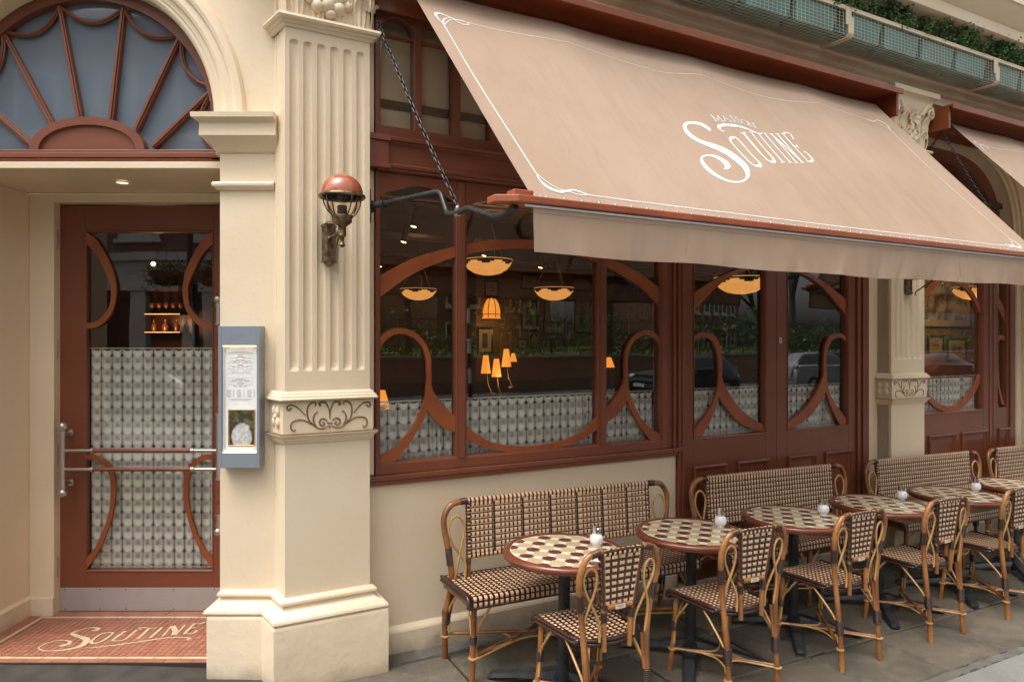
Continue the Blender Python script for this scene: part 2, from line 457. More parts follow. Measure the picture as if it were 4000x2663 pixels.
M_asph = MAT('worn_asphalt', (0.058, 0.049, 0.039), 0.8, col2=(0.034, 0.030, 0.025), vscale=7, bump=0.003, bscale=90, dirt=((0.11, 0.10, 0.085), 9, 0.62))
M_teal = MAT('teal_planter', (0.12, 0.30, 0.29), 0.35, col2=(0.08, 0.21, 0.205), vscale=2.5, dirt=((0.22, 0.30, 0.29), 3, 0.66))
M_gap = MAT('dark_gap', (0.012, 0.012, 0.012), 0.9)
M_cage = MAT('cream_cage', (0.66, 0.55, 0.40), 0.45, vscale=4)
M_brickR = MAT('red_brick_far', (0.22, 0.07, 0.04), 0.8)

def leaf_mat(name, c1, c2):
    m, nt, out = new_mat(name)
    p = nt.nodes.new('ShaderNodeBsdfPrincipled'); p.inputs['Roughness'].default_value = 0.38
    c = mixc(nt, noise(nt, 9, 3).ss(0.35, 0.68), c1, c2)
    nt.links.new(c, p.inputs['Base Color'])
    t = nt.nodes.new('ShaderNodeBsdfTranslucent'); nt.links.new(c, t.inputs[0])
    mx = nt.nodes.new('ShaderNodeMixShader'); mx.inputs[0].default_value = 0.2
    nt.links.new(p.outputs[0], mx.inputs[1]); nt.links.new(t.outputs[0], mx.inputs[2]); nt.links.new(mx.outputs[0], out.inputs[0])
    return m
M_box = leaf_mat('boxwood_leaf', (0.04, 0.10, 0.026), (0.10, 0.19, 0.05))
M_leaf2 = leaf_mat('laurel_leaf', (0.07, 0.12, 0.03), (0.13, 0.19, 0.05))
M_bark = MAT('bark', (0.07, 0.055, 0.04), 0.85, vscale=8, bump=0.01, bscale=20)

def fabric_mat():
    m, nt, out = new_mat('awning_canvas')
    p = nt.nodes.new('ShaderNodeBsdfPrincipled'); p.inputs['Roughness'].default_value = 0.75
    p.inputs['Specular IOR Level'].default_value = 0.25
    base = mixc(nt, noise(nt, 1.1, 4, 0.6).ss(0.32, 0.7), (0.50, 0.357, 0.262), (0.445, 0.308, 0.219))
    st = noise(nt, 2.2, 5, 0.6, stretch=(4.0, 0.5, 0.5), dist=0.6).ss(0.45, 0.75)       # faint weathering streaks down the slope
    base = mixc(nt, st * 0.22, base, (0.52, 0.385, 0.30))
    sp = noise(nt, 4.5, 2).ss(0.68, 0.78)
    base = mixc(nt, sp * 0.3, base, (0.50, 0.33, 0.19))
    nt.links.new(base, p.inputs['Base Color'])
    b = nt.nodes.new('ShaderNodeBump'); b.inputs['Distance'].default_value = 0.012
    nt.links.new((noise(nt, 1.8, 5, 0.55, stretch=(2.2, 0.7, 0.7), dist=0.8)).s, b.inputs['Height'])
    b2 = nt.nodes.new('ShaderNodeBump'); b2.inputs['Distance'].default_value = 0.0006
    nt.links.new(noise(nt, 160, 2).s, b2.inputs['Height']); nt.links.new(b.outputs[0], b2.inputs['Normal'])
    nt.links.new(b2.outputs[0], p.inputs['Normal'])
    t = nt.nodes.new('ShaderNodeBsdfTranslucent'); nt.links.new(base, t.inputs[0])
    mx = nt.nodes.new('ShaderNodeMixShader'); mx.inputs[0].default_value = 0.20
    nt.links.new(p.outputs[0], mx.inputs[1]); nt.links.new(t.outputs[0], mx.inputs[2]); nt.links.new(mx.outputs[0], out.inputs[0])
    return m
M_fabric = fabric_mat()

def glass_mat(name, tint, boost=1.25, rough=0.0, blur=0.0):
    m, nt, out = new_mat(name)
    tr = nt.nodes.new('ShaderNodeBsdfTransparent'); tr.inputs[0].default_value = (*tint, 1)
    gl = nt.nodes.new('ShaderNodeBsdfGlossy'); gl.inputs['Roughness'].default_value = rough
    fr = nt.nodes.new('ShaderNodeFresnel'); geo = nt.nodes.new('ShaderNodeNewGeometry')
    nt.links.new((X(geo.outputs['Backfacing']) * (1 / 1.52 - 1.52) + 1.52).s, fr.inputs[0])     # the same pane from either side
    b = nt.nodes.new('ShaderNodeBump'); b.inputs['Distance'].default_value = 0.0012
    nt.links.new(noise(nt, 1.4, 1).s, b.inputs['Height']); nt.links.new(b.outputs[0], gl.inputs['Normal'])
    f = (X(fr.outputs[0]) * boost).mn(1.0)
    mx = nt.nodes.new('ShaderNodeMixShader'); nt.links.new(f.s, mx.inputs[0])
    nt.links.new(tr.outputs[0], mx.inputs[1]); nt.links.new(gl.outputs[0], mx.inputs[2])
    nt.links.new(mx.outputs[0], out.inputs[0])
    return m
M_glass = glass_mat('window_glass', (0.92, 0.915, 0.90), 2.9)
M_lampglass = glass_mat('lamp_glass', (0.95, 0.90, 0.80), 1.0)
def frosted():
    m, nt, out = new_mat('blue_grey_glass')              # fanlight backed with a grey-blue film
    p = nt.nodes.new('ShaderNodeBsdfPrincipled')
    c = mixc(nt, noise(nt, 1.6, 3).ss(0.3, 0.7), (0.135, 0.165, 0.205), (0.165, 0.19, 0.225))
    nt.links.new(c, p.inputs['Base Color']); p.inputs['Roughness'].default_value = 0.04
    p.inputs['Specular IOR Level'].default_value = 0.8
    b = nt.nodes.new('ShaderNodeBump'); b.inputs['Distance'].default_value = 0.002
    nt.links.new(noise(nt, 2.2, 1).s, b.inputs['Height']); nt.links.new(b.outputs[0], p.inputs['Normal'])
    nt.links.new(p.outputs[0], out.inputs[0])
    return m
M_fan = frosted()

def lace_mat():
    m, nt, out = new_mat('cotton_lace')
    uvn = nt.nodes.new('ShaderNodeUVMap')
    sp = nt.nodes.new('ShaderNodeSeparateXYZ'); nt.links.new(uvn.outputs[0], sp.inputs[0])
    u, v = X(sp.outputs[0]), X(sp.outputs[1])
    cu = (u.fr() - 0.5).abs(); cv = v.fr()               # cv runs downwards inside a motif
    a = cu / 0.30; b = (cv - 0.30) / 0.27
    med = (a * a + b * b).lt(0.70)
    a2 = cu / 0.42; b2 = (cv - 0.28) / 0.38
    r2 = a2 * a2 + b2 * b2
    low = cv.gt(0.32)
    gap = r2.gt(0.86) * r2.lt(1.0) * low
    arc = r2.gt(1.0) * r2.lt(1.16) * low
    dots = ((cu * 46.0).sin() * (cv * 36.0).sin()).gt(-0.12)
    inner = r2.lt(0.86) * dots
    net = cu.lt(0.20) * r2.gt(1.1) * (((cu * 60.0).sin() * (cv * 54.0).sin()).abs().gt(0.28) * -1.0 + 1.0)
    net2 = cu.lt(0.20) * cv.lt(0.07) * 0.4
    wheat = cu.gt(0.16) * cu.lt(0.47) * (cv * 5.0 + cu * 6.0).fr().gt(0.36)
    h1 = (cu - 0.43) / 0.055; h2 = (cv - 0.47) / 0.10
    hole = (h1 * h1 + h2 * h2).lt(1.0)
    seam = cu.gt(0.482)
    al = med.mx(arc).mx(inner).mx(net).mx(net2).mx(wheat * (gap * -1.0 + 1.0))
    al = al * (hole * -1.0 + 1.0) * (seam * -0.8 + 1.0) * (gap * (med * -1.0 + 1.0) * -1.0 + 1.0)
    d = nt.nodes.new('ShaderNodeBsdfDiffuse'); d.inputs[0].default_value = (0.88, 0.85, 0.75, 1)
    t = nt.nodes.new('ShaderNodeBsdfTranslucent'); t.inputs[0].default_value = (0.74, 0.70, 0.60, 1)
    m1 = nt.nodes.new('ShaderNodeMixShader'); m1.inputs[0].default_value = 0.06
    nt.links.new(d.outputs[0], m1.inputs[1]); nt.links.new(t.outputs[0], m1.inputs[2])
    tr = nt.nodes.new('ShaderNodeBsdfTransparent')
    mx = nt.nodes.new('ShaderNodeMixShader'); nt.links.new(al.s, mx.inputs[0])
    nt.links.new(tr.outputs[0], mx.inputs[1]); nt.links.new(m1.outputs[0], mx.inputs[2]); nt.links.new(mx.outputs[0], out.inputs[0])
    return m
M_lace = lace_mat()

def stone_mat(name, cols, wet=0.55, moss=True):
    m, nt, out = new_mat(name)
    p = nt.nodes.new('ShaderNodeBsdfPrincipled')
    c = mixc(nt, noise(nt, 2.2, 6, 0.65, coord='Object').ss(0.32, 0.68), cols[0], cols[1])
    c = mixc(nt, noise(nt, 7, 6, 0.7).ss(0.52, 0.72) * 0.8, c, cols[2])
    c = mixc(nt, noise(nt, 45, 3, 0.7).ss(0.60, 0.75) * 0.45, c, tuple(q * 1.9 for q in cols[0]))
    if moss: c = mixc(nt, noise(nt, 3.1, 5, 0.7).ss(0.60, 0.72) * 0.65, c, (0.085, 0.075, 0.022))
    oi = nt.nodes.new('ShaderNodeObjectInfo'); hs = nt.nodes.new('ShaderNodeHueSaturation')
    nt.links.new((X(oi.outputs['Random']) * 0.62 + 0.66).s, hs.inputs['Value']); nt.links.new(c, hs.inputs['Color'])
    nt.links.new(hs.outputs[0], p.inputs['Base Color'])
    nt.links.new((noise(nt, 3, 4).ss(0.3, 0.7) * 0.25 + wet).s, p.inputs['Roughness'])
    b = nt.nodes.new('ShaderNodeBump'); b.inputs['Distance'].default_value = 0.013
    nt.links.new(noise(nt, 9, 7, 0.65).s, b.inputs['Height']); nt.links.new(b.outputs[0], p.inputs['Normal'])
    nt.links.new(p.outputs[0], out.inputs[0])
    return m
M_york = stone_mat('york_stone', ((0.140, 0.112, 0.078), (0.078, 0.068, 0.053), (0.175, 0.137, 0.090)))
M_conc = stone_mat('concrete_flag', ((0.23, 0.225, 0.20), (0.20, 0.195, 0.175), (0.26, 0.25, 0.22)), 0.65, False)
M_fill = stone_mat('mortar_fillet', ((0.15, 0.135, 0.11), (0.11, 0.10, 0.083), (0.22, 0.20, 0.165)), 0.7, False)
M_joint = MAT('mossy_joint', (0.014, 0.012, 0.009), 0.95, col2=(0.075, 0.125, 0.012), vscale=2.3, bump=0.004, bscale=60, lo=0.52, hi=0.60)
M_road = MAT('road_asphalt', (0.05, 0.05, 0.052), 0.8, col2=(0.04, 0.04, 0.042), vscale=4, bump=0.002, bscale=80)
# inside
M_wallin = MAT('ochre_wall', (0.26, 0.15, 0.06), 0.7, col2=(0.21, 0.115, 0.042), vscale=1.2)
M_ceil = MAT('amber_ceiling', (0.10, 0.052, 0.022), 0.7, col2=(0.075, 0.037, 0.015), vscale=1.5)
M_darkwood = MAT('dark_panelling', (0.055, 0.022, 0.012), 0.4, vscale=3)
M_shade = MAT('amber_glass_bowl', (0.75, 0.45, 0.18), 0.5, col2=(0.6, 0.33, 0.11), vscale=7, emit=(1.0, 0.42, 0.10), estr=0.42)
M_pleat = MAT('lit_pleated_shade', (0.8, 0.45, 0.15), 0.6, emit=(1.0, 0.33, 0.04), estr=0.55)
M_bulb = MAT('lit_bulb', (1, 0.8, 0.4), 0.5, emit=(1.0, 0.66, 0.25), estr=3.0)
M_pic = None
# ---------------------------------------------------------------- ground
def ground_sheet(name, s0, s1, n0, n1, dz, mat, parent=None, thing=True, seg=1):
    mb = MB()
    us = sorted(set(linspace(s0, s1, seg + 1) + [q for q in (-8.0, 6.5) if s0 < q < s1]))
    mb.grid(lambda s, n: (s, -n, gz(s) + dz), us, [n1, n0])
    o = single(name, mb, mat)
    if parent is not None:
        o.parent = parent; o.location = (0, 0, 0); o.rotation_euler = (0, 0, 0)
    return o
def root(name, kind='structure', label=None):
    o = bpy.data.objects.new(name, None); COL.objects.link(o)
    o.location = W(0, 0); o.rotation_euler = (0, 0, A); o['kind'] = kind
    if label: o['label'] = label
    return o
pav = root('pavement')
ground_sheet('joint_bed', -30, 45, -0.6, 1.66, -0.022, M_joint, pav)
ground_sheet('concrete_paving', -30, 45, 1.66, 4.6, -0.004, M_conc, pav)
kb = MB()
kb.grid(lambda s, t: ((s, -4.6, gz(s) - 0.004), (s, -4.75, gz(s) - 0.004), (s, -4.76, gz(s) - 0.016), (s, -4.76, gz(s) - 0.14))[int(t)], linspace(-30, 45, 76), [3, 2, 1, 0])
kerb = single('kerb', kb, M_conc, kind='structure')
road = ground_sheet('road', -30, 45, 4.7, 16.0, -0.13, M_road); road['kind'] = 'structure'
fp = ground_sheet('far_pavement', -30, 45, 16.0, 60.0, -0.01, M_conc); fp['kind'] = 'structure'
kb = MB(); kb.fbox(-30, 45, 15.9, 16.05, -1.2, -0.0); 
earth = MB(); earth.grid(lambda x, y: (x, y, -1.6), [-300, 300], [-300, 300])
eo = single('ground', earth, M_road, kind='structure', fac=False)
rs = random.Random(3)
def slab(mb, q, dz):
    """q: four (s, n) corners anticlockwise; a flagstone with worn arrises"""
    cx = sum(p[0] for p in q) / 4; cn = sum(p[1] for p in q) / 4
    def ring(f, z): return [(cx + (a - cx) * (1 - f / max(0.1, abs(a - cx))), -(cn + (b - cn) * (1 - f / max(0.1, abs(b - cn)))), gz(a) + z) for a, b in q]
    tilt = [rs.uniform(-0.002, 0.002) for _ in range(4)]
    a = ring(0.0, -0.05); b = ring(0.0, -0.009 + dz); c = ring(0.007, dz)
    c = [(x, y, z + t) for (x, y, z), t in zip(c, tilt)]
    fs = [(8, 9, 10, 11)]
    for i in range(4):
        j = (i + 1) % 4
        fs += [(i, j, 4 + j, 4 + i), (4 + i, 4 + j, 8 + j, 8 + i)]
    mb.add(a + b + c, fs)
def slab_obj(q, mat, dz=0.0, parent=pav):
    mb = MB(); slab(mb, q, dz)
    me = mb.mesh('paving_slab', mat)
    o = bpy.data.objects.new('paving_slab', me); o.parent = parent; COL.objects.link(o)
rows = [(0.155, 0.60), (0.60, 1.105), (1.105, 1.585)]
cuts = [[-0.6, 0.33, 1.02, 1.95, 2.62, 3.35, 4.3, 4.95, 5.8, 6.5, 7.4, 8.2, 9.0, 9.8],
        [-0.9, -0.2, 0.42, 1.30, 1.98, 2.39, 3.49, 4.2, 5.0, 5.9, 6.7, 7.5, 8.4, 9.4],
        [-1.15, -0.35, 0.72, 1.42, 2.245, 2.835, 3.44, 4.35, 5.3, 6.05, 6.9, 7.8, 8.8, 9.8]]
for (n0, n1), cs in zip(rows, cuts):
    for a, b in zip(cs[:-1], cs[1:]):
        g = 0.0085; j = lambda: rs.uniform(-0.008, 0.008)
        slab_obj([(a + g + j(), n1 - g + j()), (a + g + j(), n0 + g + j()), (b - g + j(), n0 + g + j()), (b - g + j(), n1 - g + j())], M_york, rs.uniform(-0.003, 0.003))
s0 = 0.0
for k, (n0, n1) in enumerate([(1.64, 2.25), (2.25, 2.86)]):
    s0 = 1.2 + 0.3 * k
    while s0 < 8.0:
        wd = 0.75 if k == 0 else 0.9
        sx = s0 + 0.35
        slab_obj([(sx + .004, n1 - .004), (sx + .004, n0 + .004), (sx + wd - .004, n0 + .004), (sx + wd - .004, n1 - .004)], M_conc, 0.006)
        s0 += wd
mb = MB()                                               # rough mortar strips: along the wall, and where york stone meets the concrete flags
for nA, nB, amp, dz in ((-0.05, 0.150, 0.012, 0.004), (1.588, 1.640, 0.012, 0.004)):
    us = linspace(-0.6 if nA < 0 else -1.3, 9.6, 240)
    e = [rs.uniform(-amp, amp) for _ in us]; e2 = [rs.uniform(-amp, amp) for _ in us]
    o = len(mb.v)
    for i, u in enumerate(us):
        mb.v += [(u, -(nA + e2[i] * 0.6), gz(u) + dz + rs.uniform(-.003, .003)), (u, -(nB + e[i]), gz(u) + dz - 0.002 + rs.uniform(-.004, .003)), (u, -(nB + e[i] + 0.006), gz(u) - 0.03)]
    for i in range(len(us) - 1):
        a = o + i * 3
        mb.f += [(a, a + 1, a + 4, a + 3), (a + 1, a + 2, a + 5, a + 4)]; mb.mi += [0, 0]
f = single('mortar_strip', mb, M_fill); f.parent = pav; f.location = (0, 0, 0); f.rotation_euler = (0, 0, 0)
mb = MB()                                               # dark worn asphalt in front of the entrance
mb.grid(lambda x, y: (x, y, gzw(x, y) + 0.003 + 0.004 * math.sin(x * 5.1) * math.sin(y * 7)), linspace(-7, -1.22, 40), linspace(2.4, 3.80, 12))
ap = single('asphalt_patch', mb, M_asph, fac=False)
ap.parent = pav; ap.matrix_parent_inverse = (Matrix.Translation(W(0, 0)) @ Matrix.Rotation(A, 4, 'Z')).inverted()

# ---------------------------------------------------------------- entrance floor: small square tiles with a cream border and inlaid lettering
MZ = 0.05
floor = root('entrance_floor'); floor.location = (-2.36, 4.07, MZ); floor.rotation_euler = (0, 0, 0)
def fpart(name, mb, mat, stuff=False):
    me = mb if isinstance(mb, bpy.types.Mesh) else mb.mesh(name, mat, (-2.36, 4.07, MZ))
    o = bpy.data.objects.new(name, me); o.parent = floor; COL.objects.link(o)
    if stuff: o['kind'] = 'stuff'
    return o
mb = MB(); mb.box(-3.13, -1.595, 3.765, 4.50, MZ - 0.09, MZ - 0.004); fpart('screed', mb, M_grout)
TX0, TY0, TP = -2.985, 3.845, 0.0364
ncol, nrow = 39, 14
mb = MB(); g = 0.0017
mb.box(g, TP - g, g, TP - g, -0.006, 0)
tile_me = mb.mesh('tile', M_terr)
rest = MB()
for r in range(nrow):
    for c in range(ncol):
        x, y = TX0 + c * TP, TY0 + r * TP
        if x + TP > -1.592: continue
        if r < 8 and r * ncol + c < 300:
            o = bpy.data.objects.new('tile', tile_me); o.parent = floor; COL.objects.link(o)
            o.location = (x + 2.36, y - 4.07, rs.uniform(-0.0006, 0.0004))
        else:
            rest.box(x + g, x + TP - g, y + g, y + TP - g, MZ - 0.006, MZ + rs.uniform(-0.0006, 0.0004))
fpart('tile_field', rest, M_terr, True)
def strip(x0, x1, y0, y1, ln, mat, horiz=True):
    p = x0 if horiz else y0; e = x1 if horiz else y1; k = 0
    while p < e - 0.01:
        q = min(e, p + ln * (1.0 if k else 0.6)); k += 1
        mb = MB()
        if horiz: mb.box(p + .0016, q - .0016, y0 + .0012, y1 - .0012, MZ - .006, MZ + rs.uniform(-.0005, .0005))
        else: mb.box(x0 + .0012, x1 - .0012, p + .0012, q - .0012, MZ - .006, MZ + rs.uniform(-.0005, .0005))
        fpart('border_tile', mb, mat); p = q
yT = TY0 + nrow * TP
strip(TX0 - .045, -1.60, TY0 - .036, TY0 - .012, .155, M_tcream)
strip(TX0 - .045, -1.60, TY0 - .012, TY0 - .001, .155, M_terr)
strip(TX0 - .12, -1.60, 3.766, TY0 - .038, .155, M_terr)
strip(TX0 - .045, -1.60, yT + .014, yT + .038, .155, M_tcream)
strip(TX0 - .0, -1.60, yT + .001, yT + .013, .155, M_terr)
strip(TX0 - .12, -1.60, yT + .040, 4.485, .155, M_terr)
strip(TX0 - .043, TX0 - .019, TY0 - .010, yT + .012, .12, M_tcream, False)
strip(TX0 - .017, TX0 - .003, TY0 - .001, yT + .001, .12, M_terr, False)
strip(TX0 - .12, TX0 - .046, TY0 - .036, yT + .038, .12, M_terr, False)
mb = MB()
fm = lambda a, b: (a, b, MZ + 0.0016)
for k, ws in (('S', [.012, .05, .03, .012, .016, .03, .042, .055, .062, .05, .03, .016, .012, .016, .016, .012, .018, .04, .05, .02]), ('U', [.030, .026, .02, .016, .02, .026]), ('T', [.012, .022, .016, .012]),
              ('T2', [.03, .03]), ('I', [.03, .03]), ('N1', [.02, .018]), ('N2', [.05, .05]), ('N3', [.024, .022]), ('E1', [.028, .03]), ('E2', [.014, .016, .03]), ('E3', [.016, .02]), ('E4', [.016, .02, .03]),
              ('W', [.008, .016, .022, .022, .020, .018, .022, .02])):
    stroke(mb, MATPTS[k], [w * 0.62 for w in ws], fm)
stroke(mb, MATPTS['O'][:-1], [.016, .014, .016, .018], fm, closed=True)
fpart('inlaid_lettering', mb, M_tcream)

# ---------------------------------------------------------------- shopfront walls
wall = Thing('shopfront_wall', 'cream painted rendered wall of the shopfront with skirting under the wide window', 'wall', (0, 0, 0))
mb = MB()
mb.fbox(-0.30, 2.195, -0.25, 0.0, -0.12, 0.984)
mb.fbox(-0.60, -0.058, -0.25, 0.0, 0.986, 3.80)           # beside the window, behind the first pilaster
mb.fbox(4.37, 4.556, -0.25, 0.0, -0.25, 3.80)
mb.fbox(4.556, 5.06, -0.245, -0.002, -0.25, 3.80)
mb.fbox(-0.60, 14.0, -0.25, -0.004, 3.802, 5.2)
mb.fbox(6.755, 14.0, -0.25, 0.0, -0.4, 3.80)
wall.part('render', mb, M_cream, bevel=0.004)
mb = MB()
prof = [(0.0, -0.2), (0.028, -0.2), (0.028, 0.122), (0.022, 0.134), (0.0, 0.156)]
mb.sweep(prof, [(-0.09, 0), (2.19, 0)])
mb.fbox(2.20, 4.37, -0.2, 0.035, -0.25, 0.045)
mb.fbox(4.995, 6.75, -0.2, 0.03, -0.3, 0.02)
wall.part('skirting', mb, M_creamD, bevel=0.004)
mb = MB()                                               # thin moulded strips beside the openings
for s0, s1 in ((-0.112, -0.060), (4.372, 4.430)):
    mb.fbox(s0, s1, -0.1, 0.012, 1.05, 2.80); mb.fbox(s0, s1, -0.1, 0.012, 3.0, 3.74)
for s0, s1, n in ((6.78, 6.86, .02), (6.90, 6.95, .035), (6.98, 7.10, .05)):
    mb.fbox(s0, s1, -0.1, n, -0.3, 3.2)
wall.part('architrave_strip', mb, M_cream, bevel=0.005)
mb = MB()                                               # mouldings under the window boxes
prof = [(0.0, 3.80), (0.055, 3.80), (0.055, 3.955), (0.075, 3.965), (0.085, 3.985), (0.118, 3.995), (0.12, 4.02), (0.105, 4.03), (0.105, 4.075), (0.125, 4.085), (0.135, 4.098), (0.135, 4.145), (0.16, 4.155), (0.17, 4.17), (0.17, 4.185), (0.0, 4.20)]
mb.sweep(prof, [(-0.9, 0), (14, 0)])
wall.part('entablature', mb, M_cream, smooth=30)
mb = MB()
prof = [(0.0, 4.50), (0.10, 4.52), (0.16, 4.57), (0.34, 4.59), (0.44, 4.59), (0.45, 4.595), (0.45, 4.69), (0.46, 4.695), (0.48, 4.72), (0.53, 4.77), (0.56, 4.83), (0.575, 4.835), (0.575, 4.89), (0.0, 4.98)]
mb.sweep(prof, [(0.5, 0), (16, 0)])
wall.part('upper_cornice', mb, M_cream, smooth=30)
mb = MB(); mb.fbox(-0.6, 16, -0.3, 0.02, 5.2, 9.5)
mb.fbox(-0.6, 16, -0.3, 0.3, 4.99, 5.15)
wall.part('upper_storey', mb, M_brickR)

# ---------------------------------------------------------------- pilasters
PLINTH = [(0.0, -0.3), (0.081, -0.3), (0.082, 0.33), (0.079, 0.347), (0.074, 0.352), (0.0, 0.3525)]
BASE = [(0.0, 0.354), (0.078, 0.3545), (0.083, 0.366), (0.079, 0.379), (0.066, 0.388), (0.051, 0.393), (0.046, 0.398), (0.028, 0.407), (0.016, 0.421), (0.013, 0.432), (0.024, 0.435), (0.031, 0.443), (0.030, 0.454), (0.022, 0.462), (0.010, 0.466), (0.0, 0.470)]
BANDLO = [(0.0, 1.279), (0.009, 1.281), (0.010, 1.290), (0.018, 1.295), (0.020, 1.305), (0.029, 1.311), (0.036, 1.323), (0.036, 1.3275), (0.0, 1.329)]
BAND = [(0.0, 1.3292), (0.013, 1.3295), (0.013, 1.506), (0.0, 1.5062)]
BANDUP = [(0.0, 1.5064), (0.036, 1.507), (0.037, 1.514), (0.030, 1.520), (0.028, 1.530), (0.019, 1.535), (0.017, 1.543), (0.006, 1.551), (0.0, 1.554)]
ASTR = [(0.0, 3.470), (0.010, 3.474), (0.014, 3.484), (0.026, 3.490), (0.030, 3.500), (0.044, 3.505), (0.051, 3.516), (0.046, 3.530), (0.0, 3.534)]
def flute_face(mb, s0, s1, n, zb, zt, fl, g0, g1, fn):
    """front face of the shaft with round-headed flutes"""
    ss = {s0, s1}
    for c, w in fl:
        for t in linspace(-1, 1, 11): ss.add(c + w * t)
        ss.add(c - w - 0.0012); ss.add(c + w + 0.0012)
    zs = {zb, zt, g0 - 0.002, g0, g1 + 0.002}
    w = fl[0][1]
    for t in linspace(0, 1, 8): zs.add(g1 - w + w * t)
    for t in linspace(0, 1, 5): zs.add(g0 + 0.022 * t)
    for z in linspace(g0 + .05, g1 - w - .01, 8): zs.add(z)
    def d(s, z):
        for c, w in fl:
            if abs(s - c) < w:
                x = (s - c) / w
                if z <= g0 or z >= g1: return 0.0
                k = min(1.0, (z - g0) / 0.022)
                if z > g1 - w:
                    r2 = x * x + ((z - (g1 - w)) / w) ** 2
                    return 0.0 if r2 >= 1 else 0.017 * math.sqrt(1 - r2)
                return k * 0.017 * math.sqrt(1 - x * x)
        return 0.0
    mb.grid(lambda s, z: fn(s, n - d(s, z), z), sorted(ss), sorted(zs))
def frieze(mb, sc, n):
    for k, pts in FRIEZE.items():
        P = [(sc + a, -n, b) for a, b in spline(pts, 4)]
        r = [0.0036 if k in 'hi' else lerp(0.0026, 0.0044, math.sin(PI * i / (len(P) - 1))) for i in range(len(P))]
        mb.tube(P, r, 6)
        if k not in 'hi':
            mb.tube([(2 * sc - x, y, z) for x, y, z in P], r, 6)
def capital(sc, n, w, z0, z1):
    """carved capital: bell, two rows of leaves, shell, scrolls and a knot of fruit; returns (stone mesh, abacus mesh)"""
    mb = MB()
    h = z1 - z0
    pr = [(0.0, z0 + 0.004)]
    for i in range(9):
        t = i / 8
        pr.append((0.004 + 0.045 * t ** 2.2, z0 + h * t))
    pr.append((0.0, z1))
    hw = w / 2 - 0.01
    mb.sweep(pr, [(sc - hw, -0.02), (sc - hw, -n), (sc + hw, -n), (sc + hw, -0.02)])
    def leaf(px, py, dx, dy, z, ht, wd, curl):
        """an acanthus leaf; (dx, dy) points outwards"""
        def fn(u, v):
            t = v
            ww = wd * (0.80 + 0.28 * math.sin(PI * min(1, t * 1.1)) - 0.55 * max(0, t - .72) / .28)
            ww *= 1 - 0.10 * abs(math.sin(t * PI * 4.5)) * min(1, abs(u) * 1.2)
            a = max(0.0, (t - 0.62) / 0.38)
            out = 0.006 + 0.014 * t + curl * math.sin(a * PI * 0.62)
            zz = z + ht * (min(t, 0.62) + 0.30 * math.sin(a * PI * 0.72))
            rib = 0.011 * (1 - u * u) + 0.0045 * math.cos(u * PI * 4) - 0.008 * abs(u) ** 3
            return (px + (-dy) * u * ww + dx * (out + rib), py + dx * u * ww + dy * (out + rib), zz)
        mb.grid(fn, linspace(-1, 1, 17), linspace(0, 1, 18))
    rr = random.Random(5)
    for k in range(4):
        leaf(sc + w * (-0.36 + 0.24 * k), -n, 0, -1, z0 + 0.005, h * 0.40, w * 0.125, 0.030)
    for k in range(5):
        leaf(sc + w * (-0.44 + 0.22 * k), -n - 0.010, 0, -1, z0 + h * 0.25, h * 0.52, w * 0.105, 0.036)
    for yy in (-n * 0.35, -n * 0.85):
        leaf(sc - hw, yy, -1, 0, z0 + 0.005, h * 0.42, 0.05, 0.03); leaf(sc - hw - .008, yy, -1, 0, z0 + h * .27, h * 0.55, 0.048, 0.036)
        leaf(sc + hw, yy, 1, 0, z0 + 0.005, h * 0.42, 0.05, 0.03)
    for sg in (-1, 1):                                    # corner scrolls
        P = []
        for i in range(34):
            a = i / 33 * 3.6 * PI
            r = 0.060 * (1 - i / 33) + 0.008
            P.append((sc + sg * (w * 0.47 + 0.02 - r * math.cos(a) * 0.9), -n - 0.035 - 0.030 * i / 33, z1 - 0.075 + r * math.sin(a)))
        mb.tube(P, [0.019 - 0.009 * i / 33 for i in range(34)], 8)
        mb.tube([(sc + sg * w * 0.12, -n - 0.02, z0 + h * 0.45), (sc + sg * w * 0.25, -n - 0.045, z0 + h * 0.72), (sc + sg * w * 0.42, -n - 0.055, z1 - 0.012)], [0.012, 0.018, 0.02], 7)
    def shell(u, v):
        a = u * PI * 0.86
        r = v * w * 0.155
        return (sc + r * math.sin(a), -n - 0.055 + 0.03 * (1 - v) - 0.012 * abs(math.sin(u * PI * 4.5)) * v, z1 - h * 0.36 + r * math.cos(a) * 1.05)
    mb.grid(shell, linspace(-1, 1, 37), linspace(0.05, 1, 7))
    for i, (dx, dz, r) in enumerate(((0.0, .40, .034), (-.045, .31, .036), (.04, .30, .034), (-.012, .21, .040), (.05, .19, .037), (-.065, .17, .034), (.005, .10, .030), (-.105, .24, .024), (.10, .25, .024), (.02, .475, .028), (-.04, .43, .022))):
        mb.ball((sc + dx, -n - 0.022, z0 + h * dz), r, 12, 8, sc=(1, 0.95, rr.uniform(.85, 1.1)))
    ab = MB()
    ap_ = [(0.0, z1 + 0.001), (0.045, z1 + 0.002), (0.05, z1 + 0.012), (0.056, z1 + 0.03), (0.072, z1 + 0.045), (0.088, z1 + 0.052), (0.092, z1 + 0.064), (0.092, z1 + 0.095), (0.088, z1 + 0.10), (0.0, z1 + 0.10)]
    ab.sweep(ap_, [(sc - hw, -0.02), (sc - hw, -n), (sc + hw, -n), (sc + hw, -0.02)])
    return mb, ab
def lightstone(mb): return mb
